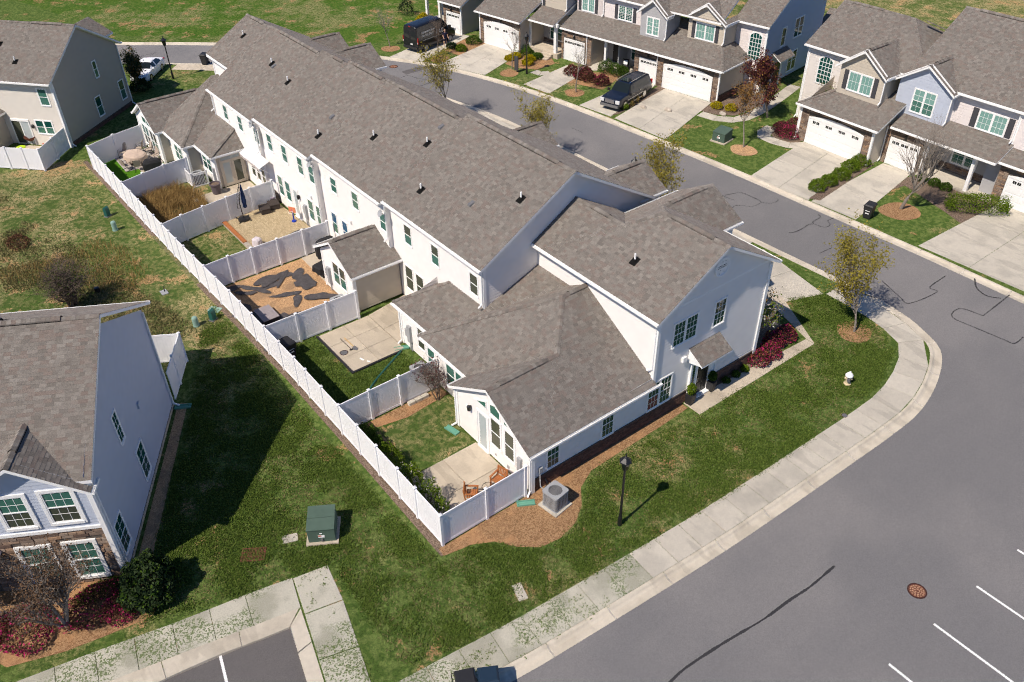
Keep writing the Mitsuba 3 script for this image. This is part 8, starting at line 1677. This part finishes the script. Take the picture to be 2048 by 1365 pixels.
car('black_van', 'tall black van with white lettering on its side, parked on a driveway', 'van', (-55.35, 36.0), 284.5, vst, paint('black_van_paint', (0.007, 0.008, 0.011)), {'side': [(1.35, 2.05)], 'screen': [(0.96, 1.74)]}, [(1.05, -1), (1.05, 1), (4.75, -1), (4.75, 1)], 0.36, 0.24, M_GREYM, 0.02, ext=van_ext)
# ================================================================== PERSON beside the van
import manifold3d as mf
def person(label, x, y, deg):
    k = thing('person', label, 'person'); frame(x, y, deg, 0.02)
    def ball(p, r): return mf.Manifold.sphere(r, 16).translate(list(p))
    def bone(a, b, r0, r1): return mf.Manifold.batch_hull([ball(a, r0), ball(b, r1)])
    def chain(bs): 
        out = bs[0]
        for b in bs[1:]: out = out + b
        m = out.to_mesh(); t = trimesh.Trimesh(m.vert_properties[:, :3], m.tri_verts); trimesh.smoothing.filter_taubin(t, iterations=6); return t
    B = []
    hip = {s: (s * 0.09, 0, 0.92) for s in (-1, 1)}; knee = {-1: (-0.12, -0.03, 0.49), 1: (0.13, 0.03, 0.49)}; ank = {-1: (-0.14, 0.02, 0.08), 1: (0.16, 0.10, 0.08)}
    for s in (-1, 1): B += [bone(hip[s], knee[s], 0.088, 0.056), bone(knee[s], ank[s], 0.056, 0.036), bone(ank[s], (ank[s][0] + s * 0.02, ank[s][1] - 0.17, 0.035), 0.042, 0.032)]
    B += [bone((-0.07, 0, 0.96), (0.07, 0, 0.96), 0.115, 0.115), bone((0, 0, 0.98), (0, -0.01, 1.30), 0.13, 0.135), bone((-0.14, 0, 1.40), (0.14, 0, 1.40), 0.07, 0.07), bone((0, 0, 1.28), (0, 0, 1.42), 0.13, 0.09), bone((0, 0, 1.42), (0, -0.02, 1.56), 0.052, 0.05), bone((0, -0.01, 1.66), (0, -0.03, 1.60), 0.098, 0.075), bone((0, -0.10, 1.62), (0, -0.115, 1.60), 0.016, 0.016)]
    for s in (-1, 1):
        el = (s * 0.26, -0.06, 1.13); wr_ = (s * 0.24, -0.26, 0.98); B += [bone((s * 0.18, 0, 1.39), el, 0.052, 0.042), bone(el, wr_, 0.042, 0.028), bone(wr_, (wr_[0], wr_[1] - 0.08, wr_[2] - 0.03), 0.033, 0.03), bone((s * 0.097, 0, 1.64), (s * 0.10, 0.005, 1.61), 0.016, 0.014)]
        for i in range(4): p0 = (wr_[0] + (i - 1.5) * 0.018, wr_[1] - 0.09, wr_[2] - 0.035); p1 = (p0[0], p0[1] - (0.045, 0.055, 0.05, 0.04)[i], p0[2] - 0.02); B += [bone(p0, p1, 0.009, 0.008), bone(p1, (p1[0], p1[1] - 0.015, p1[2] - 0.03), 0.008, 0.007)]
        B += [bone((wr_[0] - s * 0.03, wr_[1] - 0.03, wr_[2] - 0.02), (wr_[0] - s * 0.055, wr_[1] - 0.07, wr_[2] - 0.03), 0.011, 0.009)]
    t = chain(B); part(k, 'body', t, mat('skin', (0.52, 0.31, 0.22), 0.6, 0.3), smooth=True)
    NV = mat('dark_shirt', (0.018, 0.018, 0.040), 0.85, 0.1)
    part(k, 'shirt', chain([bone((-0.08, 0, 1.0), (0.08, 0, 1.0), 0.13, 0.13), bone((0, 0, 1.0), (0, -0.01, 1.30), 0.15, 0.155), bone((-0.14, 0, 1.395), (0.14, 0, 1.395), 0.083, 0.083), bone((0, 0, 1.28), (0, 0, 1.38), 0.15, 0.11), bone((-0.18, 0, 1.39), (-0.235, -0.04, 1.22), 0.070, 0.062), bone((0.18, 0, 1.39), (0.235, -0.04, 1.22), 0.070, 0.062)]), NV, smooth=True)
    part(k, 'shorts', chain([bone((-0.08, 0, 0.95), (0.08, 0, 0.95), 0.128, 0.128)] + [bone(hip[s], (hip[s][0] * 1.25, -0.02, 0.66), 0.108, 0.092) for s in (-1, 1)]), mat('dark_shorts', (0.030, 0.028, 0.050), 0.85, 0.1), smooth=True)
    part(k, 'hair', chain([bone((0, 0.02, 1.69), (0, 0.03, 1.64), 0.098, 0.09)]), mat('dark_hair', (0.035, 0.022, 0.016), 0.7, 0.3), smooth=True)
    for s in (-1, 1): part(k, 'shoe', chain([bone((ank[s][0], ank[s][1] + 0.03, 0.045), (ank[s][0] + s * 0.02, ank[s][1] - 0.18, 0.04), 0.052, 0.042)]), mat('pale_shoe', (0.5, 0.46, 0.44), 0.7, 0.2), smooth=True)
    world()
person('person in a dark shirt and shorts standing beside the black van', -53.85, 36.85, 75)
# ================================================================== GRASS AND WEEDS (uncountable, one object each)
def scatter(poly, n, seed, keep=None):
    rs = np.random.RandomState(seed); x0, y0, x1, y1 = poly.bounds; out = np.zeros((0, 2))
    while len(out) < n:
        p = rs.uniform([x0, y0], [x1, y1], (n * 2, 2)); p = p[shapely.contains_xy(poly, p[:, 0], p[:, 1])]
        if keep is not None: p = p[keep(p, rs)]
        out = np.vstack([out, p])
    return out[:n]
def nz(p, f, s=0): return meshkit.fbm(np.c_[p * f, np.zeros(len(p))], 4, s)
weedpoly = Polygon([(-39.8, -0.2), (-32.7, -0.2), (-33.3, 3.6), (-36.5, 3.9), (-38.8, 4.2), (-40.7, 3.2)])
blades('dry_weeds', 'tall dry straw coloured weeds filling the second yard from the far end', scatter(weedpoly, 900, 1, lambda p, r: nz(p, 0.6) + 0.35 * r.rand(len(p)) > 0.55), 0.75, 0.03, 2, L_STRAW, 9, 0.16, cat='weeds')
blades('green_weeds', 'low green weeds among the dry ones in the second yard from the far end', scatter(weedpoly, 420, 3, lambda p, r: nz(p, 0.6) + 0.35 * r.rand(len(p)) < 0.66), 0.22, 0.04, 4, L_GRASST, 9, 0.16, cat='weeds')
fieldnear = Polygon([(-48, -7.5), (-16, -1.2), (-22, -4.4), (-27, -11), (-45, -20), (-60, -16), (-60, -8)])
blades('field_grass', 'rough dry field grass behind the long fence', scatter(fieldnear, 9000, 5, lambda p, r: nz(p, 0.35) > 0.40 + 0.15 * r.rand(len(p))), 0.16, 0.05, 6, L_GRASST, 5, 0.18)
brush = Polygon([(-35.41, -10.32), (-32.05, -7.52), (-28.79, -4.81), (-29.10, -2.49), (-33.93, -2.66), (-36.68, -3.98), (-35.71, -6.86), (-36.70, -10.03)])
blades('dead_brush', 'brown dead brush at the foot of the bare bushy tree', scatter(brush, 420, 7), 0.35, 0.025, 8, L_STRAW, 6, 0.2, cat='brush')
lawnA = Polygon([(0.9, 7.9), (1.0, 15.0), (1.3, 15.2), (1.3, 24.7), (-2.5, 26.9), (-1.5, 29.2), (2.3, 28.9), (4.4, 27.6), (5.5, 24.6), (5.85, 21), (5.8, 13), (5.4, 6.5), (4.75, -1), (3.9, -4.6), (-2.1, -4.3), (-2.9, -7.6), (-4.4, -12.0), (-5.2, -10.0), (-7.0, -10.4), (-16.2, -5.0), (-22, -2.2), (-24, -0.7), (-15, -0.75), (-5, -0.85), (0.6, -0.6), (0.9, 0.9), (1.3, 1.8), (2.2, 2.4), (2.9, 3.3), (3.05, 4.4), (2.7, 5.7)]).buffer(0)
cover = lambda p, r: nz(p, 0.9, 3) + 0.5 * nz(p, 3.1, 5) > 0.62 + 0.22 * r.rand(len(p))
blades('lawn_grass', 'mown green lawn grass round the end townhouse', scatter(lawnA, 26000, 9, cover), 0.085, 0.045, 10, L_GRASS, 5, 0.13, lean=0.8)
blades('lawn_straw', 'dry straw tufts in the lawn', scatter(lawnA, 4200, 11, lambda p, r: nz(p, 0.9, 3) + 0.4 * nz(p, 3.1, 5) < 0.60 + 0.2 * r.rand(len(p))), 0.06, 0.04, 12, L_GRASST, 5, 0.11, lean=0.9)
yardD = Polygon([(-17.2, 0.1), (-9.1, 0.1), (-9.1, 5.6), (-12.7, 5.9), (-12.75, 2.65), (-17.2, 2.65)])
blades('yard_grass', 'green grass round the concrete patio', scatter(yardD, 3000, 13), 0.085, 0.045, 14, L_GRASS, 5, 0.13, lean=0.8)
blades('clipping_litter', 'grass clippings strewn on the pavement by the parking bay', scatter(Polygon([(-2.4, -5.9), (-2.2, -4.6), (4.0, -5.8), (6.2, -5), (6.8, 4), (5.6, 3), (4.9, -4), (3.7, -7.2)]), 500, 15, lambda p, r: nz(p, 1.2, 8) > 0.5), 0.02, 0.05, 16, L_GRASS, 4, 0.08, z=0.024, lean=2.0)
